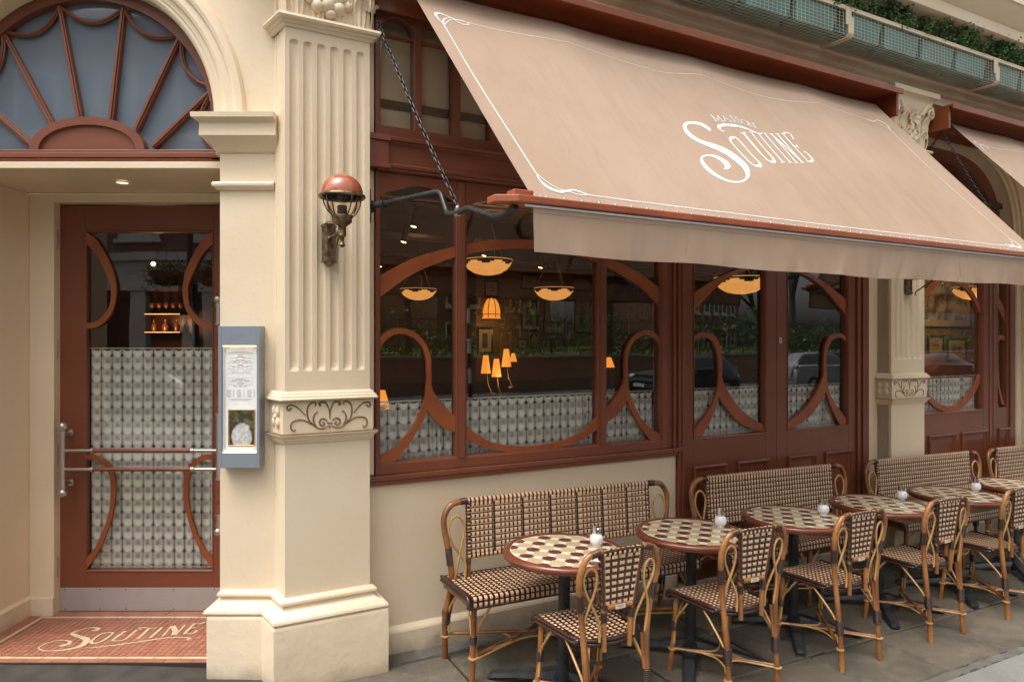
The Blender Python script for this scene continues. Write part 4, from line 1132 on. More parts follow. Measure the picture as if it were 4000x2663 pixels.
def fanlight(th, cx, cz, ringO, ringI, boss, nodes, sillz, depth, fn, mat, mglass, rbar=0.014):
    """half-round light: outer ring, radiating bars, festoons and a half-moon boss; fn(a, b, out)"""
    mb = MB(); mb.prism(ringO + ringI[::-1], fn, -0.05, 0.03); th.part('outer_frame', mb, mat, tri=True, smooth=30)
    mb = MB(); a0, a1 = ringO[-1][0], ringO[0][0]
    lo, hi = min(a0, a1), max(a0, a1)
    for z0, z1, o in ((sillz, sillz + 0.020, 0.030), (sillz + .0205, sillz + .050, 0.042), (sillz + .0505, sillz + .066, 0.034)):
        mb.prism([(lo, z0), (hi, z0), (hi, z1), (lo, z1)], fn, -0.05, o)
    th.part('sill', mb, mat, bevel=0.004)
    bz = sillz + 0.066
    bw, bh = boss
    bo = [(cx + bw * math.cos(PI * i / 24), bz + bh * math.sin(PI * i / 24) ** 0.97) for i in range(25)]
    bi = [(cx + (bw - .05) * math.cos(PI * i / 24), bz + (bh - .045) * math.sin(PI * i / 24) ** 0.97) for i in range(25)]
    mb = MB(); mb.prism(bo + bi[::-1], fn, -0.04, 0.034); b = th.part('boss_moulding', mb, mat, tri=True, smooth=30)
    mb = MB(); mb.prism(bi, fn, -0.04, 0.016); th.part('boss_panel', mb, mat, tri=True, parent=b)
    for (pa, pb) in nodes:
        mb = MB()
        P = [Vector(pa), Vector(pb)]
        d = (P[1] - P[0]).normalized(); q = Vector((-d.y, d.x))
        mb.prism([tuple(P[0] - q * rbar * 1.2), tuple(P[1] - q * rbar * .9), tuple(P[1] + q * rbar * .9), tuple(P[0] + q * rbar * 1.2)], fn, -0.03, 0.012)
        mb.prism([tuple(P[0] - q * rbar * .5), tuple(P[1] - q * rbar * .35), tuple(P[1] + q * rbar * .35), tuple(P[0] + q * rbar * .5)], fn, 0.0, 0.020)
        th.part('glazing_bar', mb, mat, bevel=0.002)
    tops = [n[1] for n in nodes]
    ends = [(ringI[0][0] + (-0.005), sillz + 0.07)] + tops + [(ringI[-1][0] + 0.005, sillz + 0.07)]
    for a, b_ in zip(ends[:-1], ends[1:]):
        A_, B_ = Vector(a), Vector(b_); mid = (A_ + B_) / 2
        inw = (Vector((cx, bz)) - mid).normalized()
        L = (A_ - B_).length
        mb = MB()
        P = spline([a, tuple(A_.lerp(B_, .25) + inw * L * .17), tuple(mid + inw * L * .235), tuple(A_.lerp(B_, .75) + inw * L * .17), b_], 5)
        mb.tube([fn(p.x, p.y, -0.004) for p in P], rbar * 0.95, 6)
        mb.tube([fn(p.x, p.y, 0.010) for p in P], rbar * 0.45, 6)
        th.part('festoon_bar', mb, mat, smooth=50)
    allb = [(ringI[0][0], sillz + .06)] + [n[0] for n in nodes] + [(ringI[-1][0], sillz + .06)]
    angs = [math.atan2(p[1] - bz, p[0] - cx) for p in ends]
    for i in range(len(ends) - 1):                        # one sheet of glass between each pair of bars
        sel = [p for p in ringI if angs[i] <= math.atan2(p[1] - bz, p[0] - cx) <= angs[i + 1]]
        poly = [(cx, bz - 0.01), ends[i]] + sel + [ends[i + 1]]
        mb = MB(); mb.add([fn(a, b, -0.02) for a, b in poly], [tuple(range(len(poly)))]); th.part('pane', mb, mglass, recalc=False, tri=True)
fl_ = Thing('fanlight', 'half round fanlight with blue grey panes above the entrance door', 'fanlight', (AX, 3.90, 2.84), fac=False)
EN = lambda a, b, o: (a, 3.90 - o, b)
nodes = [((-2.049, 2.925), (-1.700, 3.260)), ((-2.145, 3.025), (-1.885, 3.570)), ((-2.290, 3.080), (-2.216, 3.715)), ((-2.464, 3.080), (-2.580, 3.725)), ((-2.610, 3.025), (-2.905, 3.585)), ((-2.735, 2.935), (-3.110, 3.260))]
rO = [(AX + .762, 2.845)] + arc(.762, 40) + [(AX - .762, 2.845)]
rI = [(AX + .708, 2.845)] + arc(.708, 40, R(0), R(180), AX, AZ - 0.005) + [(AX - .708, 2.845)]
fanlight(fl_, AX, AZ, rO, rI, (.325, .186), nodes, 2.838, 0, EN, M_ox, M_fan)
f3 = Thing('fanlight', 'dark brown fanlight in the arched bay behind the hanging chain', 'fanlight', (CX3, 0.14, 2.80))
E3 = lambda a, b, o: (a, 0.14 - o, b)
rO = [(CX3 + AX3 + .05, 2.80)] + selip(AX3 + .05, BX3 + .05) + [(CX3 - AX3 - .05, 2.80)]
rI = [(CX3 + AX3 - .12, 2.80)] + selip(AX3 - .12, BX3 - .12) + [(CX3 - AX3 + .12, 2.80)]
nd = []
for k in range(6):
    t = R(24 + 26.4 * k)
    c, s = math.cos(t), math.sin(t)
    nd.append(((CX3 + .48 * c, 2.87 + .27 * s), (CX3 + (AX3 - .13) * math.copysign(abs(c) ** (2 / 2.7), c), CZ3 + (BX3 - .13) * s ** (2 / 2.7))))
fanlight(f3, CX3, CZ3, rO, rI, (.47, .27), nd, 2.80, 0, E3, M_ox, M_upglass, 0.02)

# --- entrance door
ed = Thing('entrance_door', 'tall brown entrance door with bentwood arcs, lace curtain and steel kick plate', 'door', (-2.38, 4.50, 0.05), fac=False)
ED = lambda a, b, n: (a, 4.478 - n, b)
m = MB()
m.box(-2.974, -2.800, 4.478, 4.523, 0.056, 2.705); m.box(-1.956, -1.785, 4.478, 4.523, 0.056, 2.705)
m.box(-2.7998, -1.9562, 4.4785, 4.523, 2.543, 2.705); m.box(-2.7998, -1.9562, 4.4785, 4.523, 0.056, 0.310)
ed.part('frame', m, M_ox, bevel=0.002)
m = MB(); m.box(-2.968, -1.79, 4.474, 4.4775, 0.054, 0.205); kpl = ed.part('kick_plate', m, M_kick, bevel=0.001)
m = MB()
for x in (-2.93, -2.70, -2.53, -2.22, -1.95):
    for z in (0.066, 0.193): m.lathe([(0.0045, 0), (0.004, 0.0015), (0, 0.002)], 8, (x, 4.474, z), M=Matrix.Rotation(R(90), 3, 'X'))
ed.part('screw', m, M_black, parent=kpl)
m = MB(); ring(m, -2.800, -1.956, 0.310, 2.543, [(-0.001, 0.001), (0.004, 0.006), (0.010, 0.002), (0.012, -0.03)], ED); ed.part('glazing_bead', m, M_ox)
pane(ed, -2.80, -1.956, 0.31, 2.543, -0.022, ED)
XM = -2.378
uO = [(-2.798, 2.535), (-2.75, 2.505), (-2.713, 2.467), (-2.645, 2.347), (-2.605, 2.230), (-2.596, 2.134), (-2.615, 2.030), (-2.662, 1.955), (-2.722, 1.912), (-2.798, 1.899)]
uI = [(-2.798, 2.458), (-2.755, 2.420), (-2.713, 2.364), (-2.662, 2.262), (-2.635, 2.190), (-2.630, 2.134), (-2.641, 2.050), (-2.686, 1.983), (-2.735, 1.945), (-2.798, 1.935)]
lO = [(-2.798, 1.076), (-2.733, 1.074), (-2.665, 1.037), (-2.616, 0.970), (-2.600, 0.861), (-2.614, 0.714), (-2.665, 0.544), (-2.721, 0.430), (-2.798, 0.314)]
lI = [(-2.798, 1.042), (-2.735, 1.040), (-2.680, 1.008), (-2.645, 0.950), (-2.632, 0.861), (-2.642, 0.710), (-2.695, 0.545), (-2.740, 0.460), (-2.798, 0.392)]
for O, I in ((uO, uI), (lO, lI)): hoop(ed, O, I, -0.016, 0.002, ED, mirror=XM)
for z in (2.48, 1.765, 1.075, 0.345):
    m = MB(); m.tube([(-2.969, 4.452, z - .06), (-2.969, 4.452, z + .06)], 0.0085, 10)
    for q in (-.0605, -.02, .02, .0605): m.tube([(-2.969, 4.452, z + q - .003), (-2.969, 4.452, z + q + .003)], 0.0105, 10)
    m.box(-2.985, -2.966, 4.455, 4.477, z - .055, z + .055)
    ed.part('hinge', m, M_steel, smooth=40)
def pull(mb_s, mb_w, x, z0, z1, woods=()):
    mb_s.tube([(x, 4.385, z0 + .03), (x, 4.385, z1 - .03)], 0.0145, 14)
    for z, sg in ((z0, 1), (z1, -1)):
        mb_s.ball((x, 4.385, z + sg * 0.006), 0.029, 16, 10)
        mb_s.tube([(x, 4.385, z + sg * .040), (x, 4.385, z + sg * .052)], 0.019, 14)
        mb_s.tube([(x, 4.385, z + sg * .075), (x - 0.005, 4.476, z + sg * .055)], 0.010, 10)
        mb_s.tube([(x - 0.005, 4.470, z + sg * .055), (x - 0.005, 4.4775, z + sg * .055)], 0.022, 16)
    for a, b in woods:
        mb_w.tube([(x, 4.385, a), (x, 4.385, b)], 0.0165, 14)
        for q in (a, b): mb_s.tube([(x, 4.385, q - .007), (x, 4.385, q + .007)], 0.0195, 14)
ms, mw = MB(), MB()
pull(ms, mw, -2.885, 0.838, 1.278)
pull(ms, mw, -1.886, 0.590, 2.095, ((0.705, 0.935), (1.35, 1.93)))
for z in (1.1165, 0.9965):
    ms.tube([(-2.885, 4.385, z), (-2.700, 4.385, z)], 0.0105, 12); ms.tube([(-2.045, 4.385, z), (-1.886, 4.385, z)], 0.0105, 12)
    mw.tube([(-2.690, 4.385, z), (-2.055, 4.385, z)], 0.0140, 14)
    for x in (-2.694, -2.051): ms.tube([(x - .008, 4.385, z), (x + .008, 4.385, z)], 0.0175, 14)
ph = ed.part('push_bar', ms, M_steel, smooth=45)
M_grip = MAT('wooden_grip', (0.21, 0.06, 0.022), 0.4, col2=(0.13, 0.035, 0.014), vscale=14, stretch=(0.3, 1, 1), coat=0.2)
ed.part('wooden_grip', mw, M_grip, smooth=45, parent=ph)
lace_curtain('tall lace curtain hanging behind the entrance door glass', -2.785, -1.965, 0.318, 1.768, -0.045, ED, off=(-2.378, 4.52, 0.32), fac=False, seed=8, wav=0.9, zr=0.350)
# ---------------------------------------------------------------- awnings
NT, ZT, NB, ZB = 0.20, 3.815, 1.32, 2.457
ALEN = math.hypot(NB - NT, ZT - ZB)
SEAMS = [-0.02, 1.04, 2.11, 3.28, 4.36]
def aw_disp(s, t):
    for a, b in zip(SEAMS[:-1], SEAMS[1:]):
        if a <= s <= b:
            x = (s - a) / (b - a)
            env = math.sin(PI * min(1, max(0, t / ALEN)) ** 0.7)
            top = math.exp(-(t / 0.35) ** 2)
            sag = 0.013 * env * math.sin(PI * x) ** 0.8 + 0.011 * top * math.sin(PI * x)
            wr = 0.0010 * math.sin(s * 31 + t * 2.2 + 1.5 * math.sin(s * 5)) * env * (0.4 + 0.6 * math.sin(s * 2.3 + 1) ** 2) + 0.0004 * math.sin(s * 53 - t * 3 + 2 * math.sin(t * 2 + s * 3)) * env
            return -sag + wr
    return 0.0
an_, az_ = (ZT - ZB) / ALEN, (NB - NT) / ALEN            # normal (n, z) of the slope
def aw_pt(s, t, off=0.0, ds=0.0):
    q = t / ALEN
    d = aw_disp(s, t) + off
    return (s + ds, -(lerp(NT, NB, q) + an_ * d), lerp(ZT, ZB, q) + az_ * d)
def ctr(P):
    x = [p[0] for p in P]; return P
BORDER_T = [(.20, .375), (.275, .275), (.364, .268), (.60, .262), (.827, .244), (1.04, .240), (1.25, .262), (1.50, .295), (1.759, .312), (1.95, .275), (2.11, .248), (2.35, .285), (2.602, .318), (2.95, .300), (3.28, .250), (3.55, .27), (3.82, .290)]
def build_awning(ds, label, logo=True, hs=-0.10):
    t = Thing('awning', label, 'awning', (2.2 + ds, -0.7, ZB), group='beige awnings over the terrace')
    mb = MB()
    sl = lambda q: 0.085 + 0.145 * q; sr = lambda q: 4.20 + 0.115 * q
    base = linspace(0, 1, 110)
    mb.grid(lambda u, q: aw_pt(lerp(sl(q), sr(q), u), q * ALEN * 1.024, 0, ds), base, linspace(0, 1, 40))
    cv = t.part('canvas', mb, M_fabric, smooth=180, recalc=False)
    mb = MB()                                            # hems and seams: doubled cloth
    for sm in SEAMS[1:4]:
        mb.grid(lambda u, q: aw_pt(sm + 0.012 * u + 0.02 * (q - .5), q * ALEN * 1.02, 0.0005 * (1 - abs(u)) + 0.0003, ds), [-1, -.5, .5, 1], linspace(0.01, 1, 40))
    mb.grid(lambda u, q: aw_pt(sl(q) + 0.03 * u + .001, q * ALEN * 1.02, 0.0006, ds), [0, 1], linspace(0, 1, 40))
    mb.grid(lambda u, q: aw_pt(sr(q) - 0.03 * u - .001, q * ALEN * 1.02, 0.0006, ds), [0, 1], linspace(0, 1, 40))
    t.part('seam', mb, M_fabric, smooth=180, recalc=False, parent=cv)
    # printed border with knotted corners
    f = lambda a, b: aw_pt(a, b, 0.0014, ds)
    pr = MB()
    stroke(pr, BORDER_T + [(3.95, .315), (4.02, .40)], 0.0062, f, 6)
    stroke(pr, [(.20, .375), (.232, .796), (.277, 1.273), (.310, 1.60), (.316, 1.632)], 0.0085, f, 10)
    stroke(pr, [(.537, 1.738), (.60, 1.740), (.866, 1.745), (1.668, 1.749), (2.25, 1.752), (3.2, 1.750), (3.95, 1.747)], 0.0075, f, 12)
    stroke(pr, [(4.02, .40), (4.025, .90), (4.078, 1.402), (4.118, 1.66)], 0.0085, f, 12)
    stroke(pr, [(.316, 1.632), (.361, 1.695), (.414, 1.728), (.467, 1.716), (.50, 1.722), (.537, 1.738)], [.006, .006, .01, .012, .008], f)
    stroke(pr, [(.314, 1.632), (.313, 1.668), (.331, 1.712), (.364, 1.734), (.397, 1.741), (.432, 1.730), (.469, 1.741), (.504, 1.745), (.537, 1.739)], [.006, .012, .022, .022, .014, .006, .006, .008], f)
    stroke(pr, [(.200, .375), (.176, .30), (.182, .262), (.205, .247), (.240, .253), (.300, .266), (.340, .262), (.372, .281), (.360, .300), (.330, .303), (.285, .272)], [.006, .018, .020, .014, .010, .006, .008, .012, .008], f)
    stroke(pr, [(.200, .375), (.205, .34), (.222, .30), (.262, .268)], [.008, .012, .006], f)
    stroke(pr, [(4.02, .40), (4.045, .33), (4.02, .285), (3.985, .272), (3.94, .285), (3.88, .312), (3.83, .308), (3.82, .290)], [.008, .018, .016, .008, .012, .006], f)
    stroke(pr, [(4.118, 1.655), (4.150, 1.70), (4.152, 1.735), (4.12, 1.752), (4.06, 1.740), (4.0, 1.752), (3.96, 1.742), (3.97, 1.728), (4.01, 1.735), (4.075, 1.722), (4.118, 1.655)], [.008, .02, .022, .014, .008, .008, .01, .006], f)
    t.part('printed_border', pr, M_white, recalc=False, parent=cv)
    if logo:
        lg = MB()
        def poly(P):
            # lay the outline on the cloth as a triangulated sheet
            lg.add([aw_pt(a, b, 0.0015, ds) for a, b in P], [tuple(range(len(P)))])
        S = spline(LOGO_S, 3, closed=True)
        poly([(p.x, p.y) for p in S])
        k = f
        f2 = lambda a, b: aw_pt(a, b, 0.0017, ds)
        stroke(lg, [(1.908, 0.990), (1.940, 0.984), (1.957, 1.010), (1.960, 1.080), (1.966, 1.170), (1.976, 1.225), (1.955, 1.258), (1.915, 1.262), (1.893, 1.235), (1.882, 1.170), (1.873, 1.090), (1.875, 1.025)], [.022, .020, .014, .014, .018, .028, .020, .018, .016, .018, .022], f2, closed=True)
        stroke(lg, [(2.050, 0.918), (2.053, 1.017), (2.057, 1.122), (2.069, 1.179), (2.092, 1.198), (2.120, 1.190), (2.138, 1.160), (2.137, 1.110), (2.130, 1.020), (2.132, 0.937), (2.136, 0.892)], [.02, .018, .016, .02, .026, .022, .014, .014, .016], f2)
        stroke(lg, [(2.025, 0.922), (2.080, 0.905)], .009, f2, 2); stroke(lg, [(2.112, 0.898), (2.162, 0.882)], .009, f2, 2)
        stroke(lg, [(1.892, 0.928), (1.868, 0.930), (1.860, 0.905), (1.882, 0.877), (1.935, 0.856), (2.010, 0.846), (2.080, 0.850), (2.150, 0.868), (2.200, 0.884), (2.248, 0.872)], [.006, .016, .026, .026, .030, .030, .026, .022, .022, .010], f2)
        for a, b, c in (((2.204, .880), (2.203, 1.0), (2.209, 1.176)), ((2.276, .862), (2.277, 1.0), (2.287, 1.160)), ((2.345, .848), (2.352, 1.0), (2.353, 1.148)), ((2.419, .830), (2.420, .98), (2.422, 1.130)), ((2.487, .812), (2.489, .95), (2.498, 1.104))):
            stroke(lg, [a, b, c], [.018, .016, .016], f2)
            stroke(lg, [(c[0] - .022, c[1] + .005), (c[0] + .022, c[1] - .006)], .009, f2, 2)
            if a[0] > 2.25: stroke(lg, [(a[0] - .022, a[1] + .006), (a[0] + .022, a[1] - .006)], .009, f2, 2)
        stroke(lg, [(2.345, .848), (2.385, .975), (2.422, 1.128)], [.026, .022, .018], f2)
        stroke(lg, [(2.483, .810), (2.545, .785), (2.572, .800), (2.552, .856)], [.014, .016, .016, .010], f2); stroke(lg, [(2.490, .950), (2.530, .932)], .010, f2, 2); stroke(lg, [(2.530, .915), (2.528, .958)], .010, f2, 2)
        stroke(lg, [(2.496, 1.105), (2.555, 1.084), (2.572, 1.040), (2.566, .992), (2.545, .994)], [.014, .018, .014, .012, .008], f2)
        def txt(segs):
            for q in segs: stroke(lg, q, (.0062 if abs(q[0][0] - q[-1][0]) > .02 else .0082) if len(q) < 4 else .0062, f2, 3)
        x0 = 1.872
        def L(px, py, rot): return lambda a, b: (px + a * math.cos(rot) - b * math.sin(rot), py + a * math.sin(rot) + b * math.cos(rot))
        letters = {'M': [[(-.032, .03), (-.026, -.03)], [(-.026, -.03), (0, .022)], [(0, .022), (.026, -.03)], [(.026, -.03), (.032, .03)], [(-.042, .03), (-.022, .03)], [(.022, .03), (.042, .03)], [(-.038, -.03), (-.024, -.03)], [(.024, -.03), (.038, -.03)]],
                   'A': [[(-.026, .03), (0, -.03)], [(0, -.03), (.026, .03)], [(-.016, .010), (.016, .010)], [(-.035, .03), (-.017, .03)], [(.017, .03), (.035, .03)]],
                   'I': [[(0, -.03), (0, .03)], [(-.010, -.03), (.010, -.03)], [(-.010, .03), (.010, .03)]],
                   'S': [[(.017, -.018), (.006, -.029), (-.013, -.025), (-.015, -.010), (.004, .001), (.016, .012), (.010, .027), (-.008, .030), (-.019, .018)]],
                   'O': [[(0, -.031), (.022, -.020), (.026, .004), (.013, .027), (-.007, .030), (-.024, .016), (-.024, -.010), (-.012, -.027), (0, -.031)]],
                   'N': [[(-.022, .03), (-.022, -.03)], [(-.022, -.03), (.022, .03)], [(.022, .03), (.022, -.03)], [(-.032, .03), (-.012, .03)], [(.012, -.03), (.032, -.03)], [(-.032, -.03), (-.018, -.03)]]}
        for ch, (px, py, rot) in zip('MAISON', ((1.915, .788, -.10), (1.996, .772, -.08), (2.058, .765, -.03), (2.105, .770, .03), (2.156, .777, .07), (2.212, .790, .15))):
            txt([[L(px, py, rot)(a, b) for a, b in q] for q in letters[ch]])
        t.part('lettering', lg, M_white, recalc=False, tri=True, parent=cv)
    # valance
    mb = MB()
    vz = lambda s: 2.1835 + 0.010 * math.sin(s * 1.9 + .5) * 0.4 + 0.004 * math.sin(s * 7) + 0.010 * max(0, (s - 2.2) / 2.1)
    rv = random.Random(17)
    creases = [(rv.uniform(0.3, 4.2), rv.uniform(.012, .05), rv.uniform(-.006, .007), rv.uniform(-.12, .12)) for _ in range(26)]
    def vf(s, q):
        w = 0.008 * math.sin(s * 4.3 + 1.2 * math.sin(s * 1.7)) + 0.0035 * math.sin(s * 11.7 + q * 1.3) + 0.0012 * math.sin(s * 29 + 2 * q) + sum(h * math.exp(-((s + k * q - c) / wd) ** 2) for c, wd, h, k in creases) * (.35 + .65 * q)
        return (s + ds, -(1.372 + w * q ** 1.2 + 0.004 * q), lerp(2.385, vz(s), q))
    mb.grid(vf, linspace(0.218, 4.335, 420), linspace(0, 1, 12))
    vl = t.part('valance', mb, M_fabric, smooth=180, recalc=False)
    mb = MB()
    off = lambda p: (p[0], p[1] - 0.0016, p[2])
    mb.grid(lambda s, q: off(vf(s, q)), linspace(0.218, 4.335, 260), [0.90, 0.995]); mb.grid(lambda s, q: off(vf(s, q)), linspace(0.218, 4.335, 260), [0.0, 0.14])
    for s0 in (0.222, 1.055, 2.12, 3.29, 4.31): mb.grid(lambda s, q: off(vf(s, q)), [s0, s0 + 0.022], linspace(.14, .90, 6))
    t.part('hem', mb, M_fabric, smooth=180, recalc=False, parent=vl)
    # front bar, rail, studs
    mb = MB()
    mb.prism([(0.05, -1.345), (0.14, -1.392), (4.36, -1.392), (4.42, -1.345), (4.42, -1.275), (0.05, -1.275)], lambda a, b, q: (a + ds, b, q), 2.391, 2.423)
    mb.box(0.135 + ds, 0.23 + ds, -1.36, -1.29, 2.4235, 2.452)
    fb = t.part('front_bar', mb, M_rail, bevel=0.005)
    mb = MB(); mb.tube([(0.175 + ds, -1.376, 2.3835), (4.36 + ds, -1.376, 2.3835)], 0.0062, 10); t.part('rail', mb, M_alu, smooth=60, parent=fb)
    mb = MB(); mb.lathe([(0.0068, 0), (0.006, 0.002), (0.003, 0.0034), (0, 0.0038)], 10)
    sm = mb.mesh('stud', M_steel, smooth=60)
    sx = [0.245, 0.275] + [0.305 + 0.0905 * i for i in range(44)]
    for s in sx:
        o = bpy.data.objects.new('stud', sm); o.parent = t.o; COL.objects.link(o)
        p = aw_pt(s, 1.790, 0.003, ds)
        o.location = (p[0] - t.off[0], p[1] - t.off[1], p[2] - t.off[2])
        o.rotation_euler = (math.acos(az_), 0, 0)
    # housing
    mb = MB()
    mb.fbox(hs + ds, 4.345 + ds, 0.06, 0.345, 3.892, 3.912)
    mb.fbox(hs + ds, 4.345 + ds, 0.335, 0.350, 3.872, 3.918)
    for s in (hs, 4.310): mb.fbox(s + ds, s + .03 + ds, 0.06, 0.31, 3.705, 3.8915)
    mb.fbox(hs + .03 + ds, 4.31 + ds, 0.062, 0.082, 3.70, 3.8915)
    t.part('housing', mb, M_hous, bevel=0.003)
    # folding arms
    for sg, s0 in ((1, 0.0), (-1, 4.50)):
        P = [(-0.105, .075, 2.578), (.123, .57, 2.592), (.119, .68, 2.452), (.122, .80, 2.442), (.126, .92, 2.447), (.140, 1.16, 2.368), (.150, 1.26, 2.362), (.155, 1.335, 2.385)]
        P = [(s0 + sg * a, n, z) for a, n, z in P]
        R_ = []
        for i, p in enumerate(P):                        # round the bends
            if 0 < i < len(P) - 1:
                a, b, c = Vector(P[i - 1]), Vector(p), Vector(P[i + 1])
                d = min(0.035, (a - b).length * .4, (c - b).length * .4)
                for q in linspace(0, 1, 5):
                    e = b + (a - b).normalized() * d; g = b + (c - b).normalized() * d
                    R_.append(e.lerp(b, q).lerp(b.lerp(g, q), q))
            else: R_.append(Vector(p))
        mb = MB(); mb.tube([(p.x + ds, -p.y, p.z) for p in R_], 0.0150, 12)
        a, b = Vector(P[0]), Vector(P[1]); d = (b - a).normalized()
        mb.tube([((a + d * .0).x + ds, -(a + d * .0).y, a.z), ((a + d * .11).x + ds, -(a + d * .11).y, (a + d * .11).z)], 0.0195, 12)
        e = a + d * .115; mb.tube([(e.x + ds, -e.y, e.z), ((e + d * .012).x + ds, -(e + d * .012).y, (e + d * .012).z)], 0.023, 12)
        mb.fbox(min(a.x, a.x - sg * .014) + ds, max(a.x, a.x - sg * .014) + ds, 0.045, 0.105, 2.48, 2.67); mb.fbox(min(a.x, a.x + sg * .02) + ds, max(a.x, a.x + sg * .02) + ds, 0.055, 0.095, 2.545, 2.61)
        t.part('arm', mb, M_black, smooth=45)
        mb = MB(); q = P[3]; mb.tube([(q[0] - .012 + ds, -q[1], q[2]), (q[0] + .012 + ds, -q[1], q[2])], 0.020, 12); mb.ball((q[0] + ds, -q[1], q[2] + .024), 0.012, 10, 8)
        t.part('clamp', mb, M_steel, smooth=45)
    return t
M_alu = MAT('aluminium_rail', (0.72, 0.73, 0.75), 0.35, metal=0.25, vscale=4)
M_hous = MAT('rust_red_housing', (0.235, 0.052, 0.016), 0.4, col2=(0.19, 0.043, 0.013), vscale=4, coat=0.1)
build_awning(0.0, 'beige awning with white MAISON SOUTINE lettering over the cafe tables')
build_awning(5.18, 'beige awning over the arched bay, beyond the second pilaster, without lettering in view', logo=False, hs=-0.125)

# chains
lk = MB()
P = []
for i in range(20):
    a = 2 * PI * i / 20
    P.append((0.0085 * math.cos(a), 0, 0.0125 * math.sin(a) + (0.0085 if math.sin(a) > 0 else -0.0085)))
lk.tube(P, 0.0032, 6, closed=True)
link_me = lk.mesh('chain_link', M_chain, smooth=60)
def chain(label, p0, p1, sag, more=None):
    p0, p1 = Vector((p0[0], -p0[1], p0[2])), Vector((p1[0], -p1[1], p1[2]))
    t = Thing('chain', label, 'chain', tuple(p0), group='chains holding the awnings')
    runs = [(p0, p1, sag)] + ([(p0, Vector((more[0], -more[1], more[2])), 0.05)] if more else [])
    for a, b, sg in runs:
        L = (b - a).length; n = int(L / 0.0292)
        pts = [a.lerp(b, i / n) + Vector((0, 0, -sg * 4 * (i / n) * (1 - i / n))) for i in range(n + 1)]
        for i in range(n):
            m = (pts[i] + pts[i + 1]) / 2; d = (pts[i + 1] - pts[i]).normalized()
            o = bpy.data.objects.new('chain_link', link_me); o.parent = t.o; COL.objects.link(o)
            o.location = m - Vector(t.off)
            q = d.to_track_quat('Z', 'Y')
            o.rotation_mode = 'QUATERNION'
            o.rotation_quaternion = q @ Matrix.Rotation((i % 2) * R(82) + rs.uniform(-.25, .25), 3, 'Z').to_quaternion()
    mb = MB(); mb.ball(tuple(p0), 0.010, 8, 6); t.part('hook', mb, M_black, smooth=60)
chain('black chain slanting down beside the corner pilaster to the awning arm', (-0.075, 0.13, 3.60), (0.121, 0.80, 2.478), 0.02)
chain('black chain in front of the dark fanlight under the second awning', (5.12, 0.20, 3.735), (5.301, 0.80, 2.478), 0.03, more=(5.14, 0.06, 3.60))

# ---------------------------------------------------------------- window boxes above the awning
rack = Thing('planter_rack', 'cream wire cage rack above the awning holding teal planters', 'planter rack', (5.0, -0.3, 4.17))
RS0, RS1, RN0, RN1, RZ0, RZ1 = 1.55, 9.6, 0.20, 0.405, 4.178, 4.385
mb = MB()
w = 0.0017
def rod(a, b): mb.tube([a, b], w, 4, cap=False)
ph = 0.0
s = RS0
while s < RS1:
    rod((s, -RN1, RZ0), (s, -RN1, RZ1)); rod((s, -RN1, RZ0), (s, -RN0, RZ0 + 0.004))
    s += 0.0425
for k in range(9):
    z = lerp(RZ0, RZ1, k / 8); rod((RS0, -RN1 - .004, z), (RS1, -RN1 - .004, z))
for k in range(1, 7):
    n = lerp(RN1, RN0, k / 6); rod((RS0, -n, RZ0 - .003), (RS1, -n, RZ0 - .003))
rack.part('wire_mesh', mb, M_cage, stuff=True, recalc=False)
mb = MB(); mb.fbox(RS0, RS1, RN1 - 0.02, RN1 + 0.012, RZ1, RZ1 + 0.010); mb.fbox(RS0, RS1, RN1 + 0.004, RN1 + 0.012, RZ1 - 0.022, RZ1 - .0005)
rack.part('top_rail', mb, M_cage, bevel=0.002)
for s in (1.52, 3.545, 5.59, 7.64, 9.62):
    mb = MB()
    path = [(RN1 + .012, RZ1 + .006), (RN1 + .012, RZ0 - .0)] ; wv = 0.05
    mb.fbox(s - .030, s + .030, RN1 + .0125, RN1 + .020, RZ0 + .07, RZ1 - .002)
    prof = [(RN1 + .021, RZ1 - .075)] + [(RN1 + .021 + 0.0 - 0.04 + 0.04 * math.cos(R(a)), RZ0 + .018 - 0.04 * math.sin(R(a)) ) for a in range(0, 91, 15)] + [(0.14, RZ0 - .022 + .012)]
    inn = [(n - .008 if i < 2 else n, z + (0.0 if i == 0 else .007)) for i, (n, z) in enumerate(prof)]
    mb.prism([(a, b) for a, b in prof] + [(a, b) for a, b in inn[::-1]], lambda a, b, q: (q, -a, b), s - .005, s + .055)
    rack.part('bracket', mb, M_cage, smooth=35, tri=True)
bs = random.Random(11)
